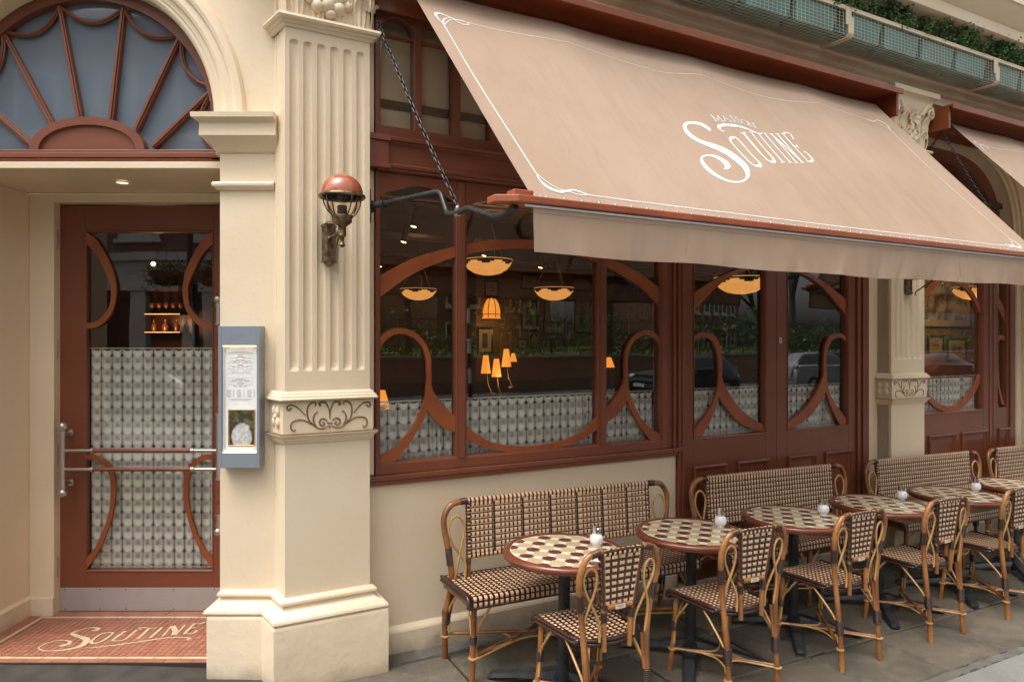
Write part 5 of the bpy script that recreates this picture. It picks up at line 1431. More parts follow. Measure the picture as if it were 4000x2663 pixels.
def shrub(sx, seed):
    rr = random.Random(seed)
    mb = MB(); st = MB()
    for k in range(24):
        a = rr.uniform(0, 2 * PI); sp = rr.uniform(0.2, 1)
        base = Vector((sx + rr.uniform(-.16, .16), -0.30 + rr.uniform(-.03, .03), RZ1 - 0.06))
        tip = base + Vector((0.16 * sp * math.cos(a), -0.03 - 0.115 * sp * abs(math.sin(a)), rr.uniform(0.08, 0.36)))
        st.tube([base, base.lerp(tip, .5) + Vector((0, 0, .02)), tip], [0.004, 0.003, 0.0015], 4, cap=False)
        for j in range(95):
            q = rr.uniform(0.15, 1.04)
            c = base.lerp(tip, q) + Vector((rr.gauss(0, .022), rr.gauss(0, .022), rr.gauss(0, .020)))
            d = Vector((rr.gauss(0, 1), rr.gauss(0, 1), rr.gauss(0.5, .8))).normalized()
            x = d.orthogonal().normalized(); x.rotate(Matrix.Rotation(rr.uniform(0, 6.28), 3, d)); y = d.cross(x)
            L, B = rr.uniform(.010, .016), rr.uniform(.007, .011)
            mb.add([c - x * L, c + y * B * .8 - x * L * .2 + d * .002, c + y * B * .7 + x * L * .5, c + x * L, c - y * B * .7 + x * L * .5, c - y * B * .8 - x * L * .2 + d * .002], [(0, 1, 2, 3), (0, 3, 4, 5)])
    return mb, st
kinds = [shrub(0, s) for s in (21, 22, 23, 24)]
posn = [1.72, 2.22, 2.72, 3.22, 3.76, 4.26, 4.76, 5.26, 5.82, 6.32, 6.82, 7.32, 7.84, 8.34, 8.84]
first = {}
where = {1.72: 'leftmost, mostly cut off by the picture top', }
for i, s in enumerate(posn):
    k = (i * 3 + i // 4) % 4
    seen = ['first', 'second', 'third', 'fourth', 'fifth', 'sixth', 'seventh', 'eighth', 'ninth', 'tenth', 'eleventh', 'twelfth', 'thirteenth', 'fourteenth', 'fifteenth'][i]
    m = MB(); bz = RZ0 + .008
    o = len(m.v)
    for z, ins in ((bz, .018), (RZ1 - .03, 0.0), (RZ1 - .03, -.006), (RZ1 - .012, -.006), (RZ1 - .012, .01), (RZ1 - .03, .012)):
        m.v += [(s - .228 + ins, -0.392 + ins, z), (s + .228 - ins, -0.392 + ins, z), (s + .228 - ins, -0.215 - ins, z), (s - .228 + ins, -0.215 - ins, z)]
    m.f.append((o, o + 1, o + 2, o + 3)); m.mi.append(0)
    for q in range(5):
        for j in range(4):
            a, b = o + q * 4 + j, o + q * 4 + (j + 1) % 4
            m.f.append((a, b, b + 4, a + 4)); m.mi.append(0)
    m.f.append((o + 20, o + 21, o + 22, o + 23)); m.mi.append(0)
    single('planter_box', m, M_teal, 'teal planter, %s from the left in the wire cage above the awning' % seen, 'planter', (s, -0.29, RZ0 + .006), group='teal planters in the wire cage', bevel=0.006)
    sh = Thing('box_shrub', 'small leaved dark green box shrub growing in the %s teal planter from the left' % seen, 'shrub', (s, -0.30, RZ1 - .06), group='box shrubs above the awning')
    if k not in first:
        mb, st = kinds[k]
        first[k] = (mb.mesh('foliage', M_box, (0, -0.30, RZ1 - .06), recalc=False), st.mesh('stem', M_bark, (0, -0.30, RZ1 - .06), recalc=False))
    a = bpy.data.objects.new('foliage', first[k][0]); a.parent = sh.o; COL.objects.link(a); a.scale = (1 if i % 2 else -1, 1, bs.uniform(.85, 1.12))
    b = bpy.data.objects.new('stem', first[k][1]); b.parent = sh.o; COL.objects.link(b); b.scale = a.scale
# ---------------------------------------------------------------- wall lanterns
def lantern(s, n0, label):
    """brass bracket lantern; the globe hangs in front of the wall"""
    t = Thing('wall_lantern', label, 'wall lamp', (s, -n0, 2.22), group='wall lanterns on the pilasters')
    nC = n0 + 0.30; zR = 2.545
    c = (s, -nC, 0)
    def fl_(prof, mat, name, seg=28, parent=None, cap=False):
        m = MB(); m.lathe(prof, seg, c, cap=cap); return t.part(name, m, mat, smooth=40, parent=parent)
    r = 0.1035
    fl_([(r * math.cos(R(a)), zR + 0.008 + r * math.sin(R(a))) for a in range(0, 91, 6)], M_domep, 'dome')
    fl_([(0.1000 * math.cos(R(a)), zR + 0.007 + 0.1000 * math.sin(R(a))) for a in range(0, 91, 9)], M_black, 'dark_inner_dome')  # black inner dome added so the inside looks dark
    rim = fl_([(0.098, zR - .004), (0.112, zR - .010), (0.117, zR - .002), (0.113, zR + .006), (0.104, zR + .010), (0.098, zR + .006)], M_bronze, 'rim')
    m = MB()
    for k in range(4):
        for dd in (-.16, .16):
            a = R(22) + k * PI / 2 + dd
            P = []
            for q in linspace(0, 1, 10):
                th = R(-3) - q * R(60)
                rr = 0.105 * math.cos(th)
                P.append((s + rr * math.cos(a), -nC + rr * math.sin(a), zR + 0.118 * math.sin(th)))
            m.tube(P, 0.0034, 6)
    t.part('cage_bar', m, M_bronze, smooth=60)
    gl = [(0.097 * math.cos(R(a)), zR + 0.112 * math.sin(R(a))) for a in range(-2, -62, -6)]
    fl_(gl, M_lampglass, 'glass_globe')
    fl_([(0.0, zR - .104), (0.048, zR - .102), (0.050, zR - .096), (0.053, zR - .100), (0.053, zR - .106), (0.049, zR - .112), (0.048, zR - .130), (0.040, zR - .138), (0.022, zR - .150), (0.0195, zR - .154), (0.0195, zR - .192), (0.022, zR - .196), (0.012, zR - .205), (0.009, zR - .222), (0.013, zR - .240), (0.016, zR - .244), (0.011, zR - .252), (0.0, zR - .257)][::-1], M_bronze, 'stem')
    fl_([(0.0, zR - .048), (0.022, zR - .047), (0.024, zR - .052), (0.024, zR - .098)], M_black, 'bulb_holder')
    fl_([(0.010, zR - .045), (0.013, zR - .03), (0.026, zR - .005), (0.029, zR + .02), (0.020, zR + .045), (0.0, zR + .052)], M_lampglass, 'bulb')
    m = MB(); m.tube([(s, -n0 - .03, zR - .178), (s, -nC, zR - .174)], 0.0105, 12)
    m.ball((s, -n0 - .035, zR - .178), .015, 10, 8)
    P = spline([(s, -nC + .02, zR - .180), (s, -nC + .09, zR - .212), (s, -nC + .16, zR - .255), (s, -n0 - .075, zR - .295)], 6)
    m.tube([tuple(p) for p in P], 0.0065, 8); m.lathe([(0.012, 0), (0.012, .004), (.005, .006), (.005, .02), (.008, .024), (0, .028)][::-1], 10, (s, -n0 - .075, zR - .322))
    t.part('arm', m, M_bronze, smooth=50)
    m = MB()
    h = [(-.036, -.002), (-.036, .016), (-.015, .036), (.015, .036), (.036, .016), (.036, -.002)]
    m.prism(h, lambda a, b, q: (s + a, -n0 - b, q), 2.250, 2.432)
    for z0, z1, g_ in ((2.432, 2.440, 1.14), (2.440, 2.447, 1.0), (2.243, 2.250, 1.14)): m.prism([(a * g_, b * g_) for a, b in h], lambda a, b, q: (s + a, -n0 - b, q), z0, z1)
    for k in (-1, 0, 1): m.box(s + k * .008 - .0016, s + k * .008 + .0016, -n0 - .0385, -n0 - .034, 2.265, 2.42)
    m.lathe([(0.030, 2.447), (0.022, 2.455), (0.010, 2.462), (0, 2.464)], 16, (s, -n0 - .017, 0)); m.lathe([(0, 2.222), (0.012, 2.224), (0.024, 2.234), (0.034, 2.243)], 16, (s, -n0 - .017, 0))
    t.part('wall_plate', m, M_bronze, smooth=35)
lantern(-0.348, 0.13, 'bronze lantern with terracotta dome on the corner pilaster')
lantern(4.742, 0.13, 'bronze lantern on the second pilaster, mostly hidden behind the awning')

# ---------------------------------------------------------------- menu case beside the door
mc = Thing('menu_case', 'slim steel menu case with lit menu sheet on the pier beside the door', 'menu board', (-1.456, 3.718, 1.14), fac=False)
M_case = MAT('blue_grey_steel', (0.285, 0.315, 0.365), 0.42, col2=(0.265, 0.295, 0.345), metal=0.35, vscale=3, bump=0.0001, bscale=120, bstretch=(1, 1, 14))
BX = [-1.5665, -1.347, 1.143, 1.900]
YF, YB = 3.640, 3.7185
ins = [-1.550, -1.3615, 1.2235, 1.797]
mb = MB()
mb.box(BX[0], ins[0], YF, YB, BX[2], BX[3]); mb.box(ins[1], BX[1], YF, YB, BX[2], BX[3])
mb.box(ins[0] + .0002, ins[1] - .0002, YF + .0002, YB, BX[2] + .0001, ins[2]); mb.box(ins[0] + .0002, ins[1] - .0002, YF + .0002, YB, ins[3], BX[3] - .0001)
mb.box(ins[0], ins[1], YB - .01, YB, ins[2], ins[3])
body = mc.part('case', mb, M_case, bevel=0.0015)
M_paper = MAT('lit_menu_paper', (0.80, 0.79, 0.76), 0.6, vscale=5, emit=(1.0, 0.90, 0.76), estr=0.04)
mb = MB(); y = YF + .016; mb.box(ins[0] + .001, ins[1] - .001, y, y + .002, ins[2] + .001, ins[3] - .001); sheet = mc.part('menu_sheet', mb, M_paper)
M_strip = MAT('menu_light', (1, .9, .7), .5, emit=(1.0, 0.72, 0.38), estr=1.6)
mb = MB(); mb.box(ins[0] + .006, ins[1] - .006, YF + .003, YF + .010, ins[3] - .006, ins[3] - .001); mb.box(ins[0] + .006, ins[1] - .006, YF + .003, YF + .010, ins[2] + .001, ins[2] + .004); mc.part('light_strip', mb, M_strip)
M_ink = MAT('grey_ink', (0.20, 0.19, 0.19), 0.7); M_inkr = MAT('red_ink', (0.35, 0.10, 0.09), 0.7)
it, ir = MB(), MB()
cx = (ins[0] + ins[1]) / 2 + .002
rt = random.Random(2)
def tl(m, x, z, wd, h=.0016): m.add([(x - wd / 2, y - .0006, z), (x + wd / 2, y - .0006, z), (x + wd / 2, y - .0006, z + h), (x - wd / 2, y - .0006, z + h)], [(0, 1, 2, 3)])
z = 1.762
for q in range(3): tl(ir if q == 0 else it, cx, z, .135 if q else .09, .0014); z -= .0052
zz = [(1.742, .03, 'h'), (1.734, .04, 'r'), (1.728, .14, 'l'), (1.718, .05, 'r'), (1.712, .13, 'l'), (1.707, .09, 'l'), (1.702, .15, 'l'), (1.692, .035, 'r'), (1.686, .14, 'l'), (1.680, .10, 'l'), (1.672, .15, 'l'), (1.662, .15, 'l'), (1.652, .12, 'l'), (1.646, .14, 'l'), (1.614, .05, 'r'), (1.609, .10, 'l'), (1.604, .11, 'l'), (1.592, .04, 'r'), (1.586, .15, 'l'), (1.580, .09, 'l'), (1.575, .07, 'l')]
for z, wd, k in zz:
    if k == 'l':
        n = rt.choice([2, 3]); ww = wd / n
        for j in range(n): tl(it, cx - wd / 2 + ww * (j + .5), z, ww * rt.uniform(.6, .85))
    else: tl(ir if k == 'r' else it, cx, z, wd, .0024)
for sx_ in (-.055, .055): tl(it, cx + sx_, 1.743, .05, .0005)
for a, b in ((-.065, .065),):
    tl(it, cx, 1.622, .13, .0006); tl(it, cx, 1.599, .13, .0006)
    for xx in (a, b): it.add([(cx + xx, y - .0006, 1.599), (cx + xx + .0006, y - .0006, 1.599), (cx + xx + .0006, y - .0006, 1.6226), (cx + xx, y - .0006, 1.6226)], [(0, 1, 2, 3)])
for col in (-.055, 0, .055):
    for j in range(7): tl(it, cx + col - .008, 1.556 - j * .006, rt.uniform(.016, .028)); tl(it, cx + col + .018, 1.556 - j * .006, .006)
tl(it, cx, 1.508, .12); tl(it, cx, 1.502, .10)
for xx, z0, z1 in ((ins[0] + .010, 1.235, 1.785), (ins[0] + .016, 1.245, 1.775)): it.add([(xx, y - .0006, z0), (xx + .0006, y - .0006, z0), (xx + .0006, y - .0006, z1), (xx, y - .0006, z1)], [(0, 1, 2, 3)])
for xx, sg in ((ins[0] + .016, 1), (ins[1] - .008, -1)):
    for zq, sz in ((1.785, -1), (1.238, 1)):
        stroke(it, [(xx, zq + sz * .03), (xx - sg * .003, zq + sz * .012), (xx + sg * .004, zq + sz * .002), (xx + sg * .014, zq), (xx + sg * .010, zq + sz * .006)], .0013, lambda a, b: (a, y - .0006, b), 4)
# the name, as on the floor, printed on the sheet, and on the case as dark strokes for pressed letters
def mini(m, cx_, cz_, sc, yy, tilt=0.10):
    ox, oy = -2.16, 4.13
    fn = lambda a, b: (cx_ + (a - ox + 0.25 * (b - oy)) * sc, yy, cz_ + ((b - oy) * 1.05 + tilt * (a - ox)) * sc)
    for k, ws in (('S', [.02, .05, .03, .02, .03, .05, .06, .06, .04, .025, .02, .03, .04, .03]), ('U', [.03, .026]), ('T', [.016, .022]), ('T2', [.03, .03]), ('I', [.03, .03]), ('N1', [.025, .022]), ('N2', [.04, .04]), ('N3', [.026, .024]), ('E1', [.028, .03]), ('E2', [.02, .02]), ('E3', [.02, .02]), ('E4', [.02, .02]), ('W', [.012, .022, .022, .022])):
        stroke(m, MATPTS[k], [w_ * sc for w_ in ws], fn, 4)
    stroke(m, MATPTS['O'][:-1], [.022 * sc, .022 * sc], fn, 4, closed=True)
mini(it, cx, 1.776, .045, y - .0006)
mc.part('menu_text', it, M_ink, recalc=False, parent=sheet); mc.part('menu_heading', ir, M_inkr, recalc=False, parent=sheet)
em = MB(); mini(em, (BX[0] + BX[1]) / 2 + .006, 1.845, .098, YF - .0008); mc.part('pressed_name', em, MAT('dark_relief', (0.05, 0.062, 0.085), 0.5), recalc=False, parent=body)
M_gold = MAT('gold_frame', (0.50, 0.30, 0.09), 0.4, col2=(0.36, 0.20, 0.06), metal=0.3, vscale=30)
mb = MB(); ring(mb, -1.5195, -1.3745, 1.258, 1.4535, [(0, 0.0), (0, .002), (.003, .003), (.006, .001), (.0065, .0)], lambda a, b, n: (a, y - .0008 - n, b)); mc.part('picture_frame', mb, M_gold, parent=sheet)
# plain stand-in for the printed picture: a loose dark sheet of colour with a pale mass
def print_mat():
    m, nt, out = new_mat('printed_picture')
    p = nt.nodes.new('ShaderNodeBsdfPrincipled'); p.inputs['Roughness'].default_value = 0.6
    tc = nt.nodes.new('ShaderNodeTexCoord'); sp = nt.nodes.new('ShaderNodeSeparateXYZ'); nt.links.new(tc.outputs['Generated'], sp.inputs[0])
    u, v = X(sp.outputs[0]), X(sp.outputs[2])
    nz = noise(nt, 26, 2)
    a = (u - 0.5) / 0.44; b = (v - 0.25) / 0.44
    pale = X.op('SUBTRACT', 1.0, (a * a + b * b + (nz - 0.5) * 0.7).ss(0.6, 0.95))
    c = mixc(nt, noise(nt, 22, 4).ss(.45, .6), (0.035, 0.028, 0.015), (0.12, 0.11, 0.03))
    c2 = mixc(nt, noise(nt, 60, 3).ss(.4, .6), (0.62, 0.60, 0.56), (0.45, 0.43, 0.42))
    c = mixc(nt, pale, c, c2)
    nt.links.new(c, p.inputs['Base Color']); nt.links.new(p.outputs[0], out.inputs[0]); return m
mb = MB(); mb.box(-1.514, -1.380, y - .0007, y - .0002, 1.2635, 1.448); mc.part('printed_picture', mb, print_mat(), parent=sheet)
# ---------------------------------------------------------------- terrace furniture (local axes: x along the shopfront, y towards the wall, z up)
def wrap(mb, a, b, r, turns=7, mi=0):
    """binding of cane round a pole between a and b"""
    a, b = Vector(a), Vector(b); d = (b - a)
    n = turns
    P = []; rr = []
    for i in range(n):
        for q, k in ((0.05, .88), (0.35, 1.0), (0.65, 1.0), (0.95, .88)):
            P.append(a + d * ((i + q) / n)); rr.append(r * k)
    mb.tube(P, rr, 10, mi)
def bamboo(mb, pts, r, seg=10, mi=0, n=5):
    P = spline(pts, n) if len(pts) > 2 else [Vector(pts[0]).lerp(Vector(pts[1]), i / 6) for i in range(7)]
    L = 0; rr = []
    for i, p in enumerate(P):
        if i: L += (P[i] - P[i - 1]).length
        rr.append(r * (1 + 0.05 * math.sin(L * 19 + r * 900)))
    mb.tube(P, rr, seg, mi)
def strand(mb, fn, u0, u1, v0, v1, h, mi, nu=1, nv=3, bul=0.002):
    """one bulging piece of flat strand on the surface fn(u, v, height)"""
    def g(u, v):
        e = math.sin(PI * (v - v0) / (v1 - v0)); f = 1 - abs(2 * (u - u0) / (u1 - u0) - 1)
        return fn(u, v, h + bul * e)
    mb.grid(g, linspace(u0, u1, nu + 1), linspace(v0, v1, nv + 1), mi)
# ---- chair
def make_chair():
    P = {}
    # seat outline
    fw, rw, yf, yr = 0.208, 0.150, 0.205, -0.185
    def half(y):
        if y > -0.03: return lerp(0.185, fw, (y + .03) / (yf + .03))
        t = (y - yr) / (-0.03 - yr)
        return 0.185 * (1 - (1 - t) ** 3.2) ** (1 / 2.2) if t > 0 else 0
    ys = linspace(yr, yf, 40)
    right = [(half(y), y) for y in ys]
    rim_path = [(-x, y) for x, y in reversed(right)] + right[1:]
    rim_path = [p for i, p in enumerate(rim_path) if i == 0 or (Vector(p) - Vector(rim_path[i - 1])).length > 1e-4]
    sz = 0.455
    dish = lambda x, y: -0.006 * (1 - (x / .2) ** 2) - 0.004 * math.cos(y * 8)
    def fn(u, v, h): return (u, v, sz + dish(u, v) + h)
    w = MB()
    pu, pv = 0.0325, 0.0280
    # dark ground of the weave
    u0 = -7 * pu
    for i in range(-7, 7):
        xa, xb = i * pu, (i + 1) * pu
        for j in range(-8, 9):
            ya, yb = j * pv, (j + 1) * pv
            yb_ = min(yb, yf - .004)
            m_ = max(abs(xa), abs(xb))
            if yb_ - ya < .006 or half(max(ya, yr + .002)) < m_ - 0.008 or half(min(yb_, yf)) < m_ - 0.008 or ya < yr - .006: continue
            strand(w, fn, xa + .001, xa + .0120, ya, yb_, 0.0005, 1, 1, 3, 0.003)             # dark strand
            strand(w, fn, xa + .0130, xb - .0005, ya + .0035, yb_ - .0035, 0.001, 0, 2, 3, 0.0030)  # pale strand
            w.grid(lambda u, v: fn(u, v, 0.0028 + 0.001 * math.cos((u - xa) / pu * 2 * PI)), linspace(xa, xb, 4), [ya - .0034, ya, ya + .0034], 1)
    und = [(x * .985, y) for x, y in rim_path]
    o = len(w.v); w.v += [(x, y, sz - 0.012) for x, y in und]; w.f.append(tuple(range(o, o + len(und)))); w.mi.append(1)
    # front roll
    for i in range(-7, 7):
        xa, xb = i * pu, (i + 1) * pu
        if max(abs(xa), abs(xb)) > fw + .004: continue
        def fr(u, v, h): a = v * PI / 2; return (u, yf - .004 + (0.020 + h) * math.sin(a), sz - .020 + (0.020 + h) * math.cos(a) + dish(u, yf) * (1 - v))
        strand(w, fr, xa + .0130, xb - .0005, 0.02, 1.0, 0.001, 0, 2, 4, .001); strand(w, fr, xa + .001, xa + .0120, 0.0, 1.0, 0.0005, 1, 1, 4, .001)
        w.box(xa + .0130, xb - .0005, yf + .012, yf + .0175, sz - .046, sz - .021, 0); w.box(xa, xa + .0124, yf + .010, yf + .017, sz - .046, sz - .020, 1)
    P['weave'] = w.mesh('seat_weave', [M_wtan, M_wdark], recalc=False, tri=True)
    rm = MB()
    for dz_, rr_ in ((0.000, .0095), (-.019, .0095)):
        rm.tube([(x * 1.012, y * 1.012, sz + dz_ - (0.012 if abs(y - yf) < .012 else 0)) for x, y in rim_path], rr_, 8)
    for sx in (-1, 1):
        rm.tube([(sx * fw * 1.01, yf - .01, sz), (sx * fw * 1.01, yf + .012, sz - .010), (sx * fw * 1.01, yf + .018, sz - .040)], .010, 8)
    rm.tube([(-fw, yf + .014, sz - .046), (fw, yf + .014, sz - .046)], .006, 8)
    for x in (-.17, -.072, .072, .17):
        yy = min(y for xx, y in right if xx >= abs(x) - .005)
        rm.ball((x, yy - .004, sz - .008), .019, 10, 8, sc=(1.15, .8, .95))
    P['rim'] = rm.mesh('seat_rim', M_bind, smooth=50)
    P['legs'] = []
    # back hoop: runs from one rear foot over the top bends to the back rail
    hz = [(.172, -.225, 0.0), (.172, -.208, .22), (.182, -.188, .45), (.205, -.190, .62), (.224, -.205, .74), (.222, -.214, .80), (.196, -.221, .855), (.150, -.224, .876), (.115, -.224, .878)]
    for sx in (-1, 1):
        m = MB(); bamboo(m, [(sx * a, b, c) for a, b, c in hz], 0.0150, 10)
        P['legs'].append(m.mesh('rear_leg', M_rattan, smooth=60))
    for sx in (-1, 1):
        m = MB(); bamboo(m, [(sx * .180, .178, sz - .02), (sx * .184, .186, .24), (sx * .192, .212, 0.0)], 0.0140, 10)
        P['legs'].append(m.mesh('front_leg', M_rattan, smooth=60))
    # inner posts, top and bottom rails of the back
    m = MB()
    for sx in (-1, 1):
        bamboo(m, [(sx * .072, -.196, sz - .045), (sx * .080, -.196, .58), (sx * .108, -.220, .868)], 0.0125, 10)
        bamboo(m, [(sx * .165, -.175, sz - .01), (sx * .160, -.195, .33), (sx * .168, -.205, .22)], 0.0100, 8)     # second cane inside the rear leg
    bamboo(m, [(-.12, -.222, .868), (.12, -.222, .868)], 0.0125, 10)
    m.tube([(-.070, -.206, .612), (.070, -.206, .612)], 0.0135, 12)
    P['frame'] = m.mesh('back_frame', M_rattan, smooth=60)
    # woven back
    w = MB()
    def bk(u, v, h):
        """u -1..1 across, v 0..1 upwards"""
        hw = lerp(.082, .113, v)
        return (u * hw, lerp(-.2045, -.2295, v) - h, lerp(.605, .880, v))
    nc, nr = 5, 9
    for j in range(nr):
        va, vb = j / nr, (j + 1) / nr
        w.grid(lambda u, v: bk(u, v, .0025 + .0022 * math.cos(u * nc * PI)), linspace(-1.02, 1.02, 21), [va + .022, va + .046, va + .070], 1)
        for i in range(nc):
            ua = -1 + 2 * (i + .5) / nc
            strand(w, bk, ua - .125, ua + .125, va + .050, vb + .020, 0.001, 0, 2, 3, .003)
    for i in range(nc + 1):
        ua = -1 + 2 * i / nc
        w.grid(lambda u, v: bk(u, v, 0.0), [ua - .022, ua + .022], linspace(0, 1, 19), 1)
    def fb_(u, v, h): p = bk(u, v, 0); return (p[0], p[1] + .024 + h, p[2])
    for i in range(nc + 1):                               # the side towards the table: pale and dark strands
        for j in range(nr):
            ua = -1 + 2 * (i) / (nc + 1); v0 = j / nr
            strand(w, fb_, ua + .03, ua + .20, v0 + .012, v0 + 1 / nr - .012, 0.0, 0, 1, 3, .003); strand(w, fb_, ua + .21, ua + .32, v0, v0 + 1 / nr, 0.0, 1, 1, 2, .002)
    for i in range(8):                                    # over the top rail
        ua = -1 + 2 * (i + .5) / 8
        for k, (du, mi) in enumerate(((-.07, 0), (.055, 1))):
            P_ = []
            for q in linspace(-.3, 1.3, 7):
                a = q * PI
                P_.append((du, a))
            hw = .113
            w.grid(lambda u, a: (u * hw, -.222 - .0165 * math.cos(a), .868 + .0165 * math.sin(a)), [ua + du - .05, ua + du + .055], linspace(-.25 * PI, 1.25 * PI, 9), mi)
    P['bweave'] = w.mesh('back_weave', [M_wtan, M_wdark], recalc=False)
    m = MB()
    loop = [bk(-1.04, .0, .004), bk(-1.05, .5, .004), bk(-1.05, .985, .004), bk(0, 1.0, .004), bk(1.05, .985, .004), bk(1.05, .5, .004), bk(1.04, 0, .004), bk(0, -.02, .006)]
    for a, b in zip(loop, loop[1:] + loop[:1]): m.tube([a, b], .0062, 8)
    for sx in (-1, 1):                                    # side wraps round the posts
        for q in range(17):
            v = (q + .5) / 17
            if q % 2 == 0: c = bk(sx * 1.04, v, -.010); c2 = bk(sx * 1.04, v + .045, -.010); m.tube([c, c2], .0150, 9)
    P['rimb'] = m.mesh('back_rim', M_bind, smooth=50)
    P['binds'] = []
    for sx in (-1, 1):
        for a, b, r_, k in (((.206, -.190, .612), (.217, -.199, .690), .0185, 9), ((.175, -.2225, .866), (.130, -.2245, .8775), .0180, 6), ((.078, -.197, .545), (.0815, -.199, .592), .0158, 6),
                            ((.171, -.208, .205), (.172, -.204, .285), .0235, 9), ((.184, .186, .235), (.183, .184, .290), .0190, 7)):
            m = MB(); wrap(m, (sx * a[0], a[1], a[2]), (sx * b[0], b[1], b[2]), r_, k); P['binds'].append(m.mesh('binding', M_bind, smooth=50))
    # pale cane: side loops, braces, cross ties
    P['loops'] = []; P['braces'] = []
    for sx in (-1, 1):
        lp = [(sx * .098, -.192, sz), (sx * .104, -.196, .54), (sx * .150, -.200, .63), (sx * .195, -.206, .715), (sx * .202, -.212, .775), (sx * .172, -.218, .808), (sx * .138, -.218, .775), (sx * .142, -.212, .70), (sx * .170, -.203, .62), (sx * .184, -.192, .55), (sx * .172, -.188, sz)]
        m = MB(); m.tube(spline(lp, 6), .0066, 7); P['loops'].append(m.mesh('cane_loop', M_rattanL, smooth=60))
        for pts in ([(sx * .125, -.150, sz - .02), (sx * .150, -.18, .36), (sx * .176, -.212, .27), (sx * .178, -.215, .20)],
                    [(sx * .178, -.02, sz - .02), (sx * .180, -.11, .36), (sx * .180, -.193, .27), (sx * .180, -.205, .16)],
                    [(sx * .09, .180, sz - .03), (sx * .14, .180, .37), (sx * .172, .180, .29), (sx * .176, .192, .16)],
                    [(sx * .192, .06, sz - .02), (sx * .190, .12, .36), (sx * .187, .170, .29), (sx * .190, .180, .16)]):
            m = MB(); m.tube(spline(pts, 5), .0062, 7); P['braces'].append(m.mesh('brace', M_rattanL, smooth=60))
    m = MB()
    z0 = .128
    bamboo(m, [(-.183, .192, z0), (.171, -.208, z0 + .004)], .0092, 8); bamboo(m, [(.183, .192, z0 - .002), (-.171, -.208, z0 + .014)], .0092, 8)
    P['stretcher'] = m.mesh('stretcher', M_rattan, smooth=60)
    m = MB()
    c4 = [(.186, .198), (.175, -.215), (-.175, -.215), (-.186, .198)]
    for (ax, ay), (bx, by) in zip(c4, c4[1:] + c4[:1]):
        pts = [(ax * 1.09, ay * 1.08, z0 - .004), (ax * .70, ay * .78, z0 - .002), ((ax + bx) * .16, (ay + by) * .16, z0 + .002), (bx * .70, by * .78, z0 - .002), (bx * 1.09, by * 1.08, z0 - .004)]
        m.tube(spline(pts, 6), .0056, 7)
    for (ax, ay) in c4: m.tube([(ax + .017 * math.cos(2 * PI * k / 14), ay + .017 * math.sin(2 * PI * k / 14), z0 - .004) for k in range(14)], .0062, 6, closed=True)
    P['tie'] = m.mesh('cane_tie', M_rattanL, smooth=60)
    m = MB(); m.box(-.030, .026, -.2215, -.2195, .603, .622); P['tag'] = m.mesh('maker_tag', M_tag)
    m = MB()
    for k, (wd, zq) in enumerate(((.040, .6165), (.030, .612), (.036, .608))): m.add([(-.002 - wd / 2, -.2218, zq), (-.002 + wd / 2, -.2218, zq), (-.002 + wd / 2, -.2218, zq + (.0026 if k == 0 else .0014)), (-.002 - wd / 2, -.2218, zq + (.0026 if k == 0 else .0014))], [(0, 1, 2, 3)])
    P['print'] = m.mesh('tag_print', M_ink, recalc=False)
    return P
M_tag = MAT('ivory_tag', (0.66, 0.60, 0.46), 0.5)
CH = make_chair()
GC = 'rattan chairs along the pavement'
def thing_at(name, label, cat, s, n, z, rot, group):
    t = Thing(name, label, cat, (0, 0, 0), at=W(s, n, z), rot=rot, group=group)
    t.o.rotation_euler = (0, math.atan(0.02) , A + rot) if cat in ('chair', 'bench', 'table') else t.o.rotation_euler
    return t
clab = ['rattan chair nearest the corner pilaster, at the first round table', 'rattan chair at the second round table, below the wide window post',
        'rattan chair at the third round table, in front of the double doors', 'rattan chair at the fourth round table, below the second pilaster',
        'rattan chair at the fifth round table, partly cut off by the picture edge']
cpos = [(0.705, 1.085, 0.02), (1.572, 1.088, -0.015), (2.418, 1.092, 0.015), (3.280, 1.085, -0.01), (4.130, 1.092, 0.02)]
def chair(label, s, n, rot):
    t = thing_at('bistro_chair', label, 'chair', s, n, gz(s), rot, GC)
    t.part('seat_weave', CH['weave'], None, stuff=True); t.part('seat_rim', CH['rim'], None)
    for k, me in enumerate(CH['legs']): t.part('leg', me, None)
    bf = t.part('back_frame', CH['frame'], None); t.part('back_weave', CH['bweave'], None, stuff=True, parent=bf)
    t.part('back_rim', CH['rimb'], None, parent=bf)
    for nm, key in (('binding', 'binds'), ('cane_loop', 'loops'), ('brace', 'braces')):
        for me in CH[key]: t.part(nm, me, None)
    st = t.part('stretcher', CH['stretcher'], None); t.part('cane_tie', CH['tie'], None, parent=st)
    tg = t.part('maker_tag', CH['tag'], None, parent=bf)
    t.part('tag_print', CH['print'], None)
    return t
for lab, (s, n, r) in zip(clab, cpos): chair(lab, s, n, r)

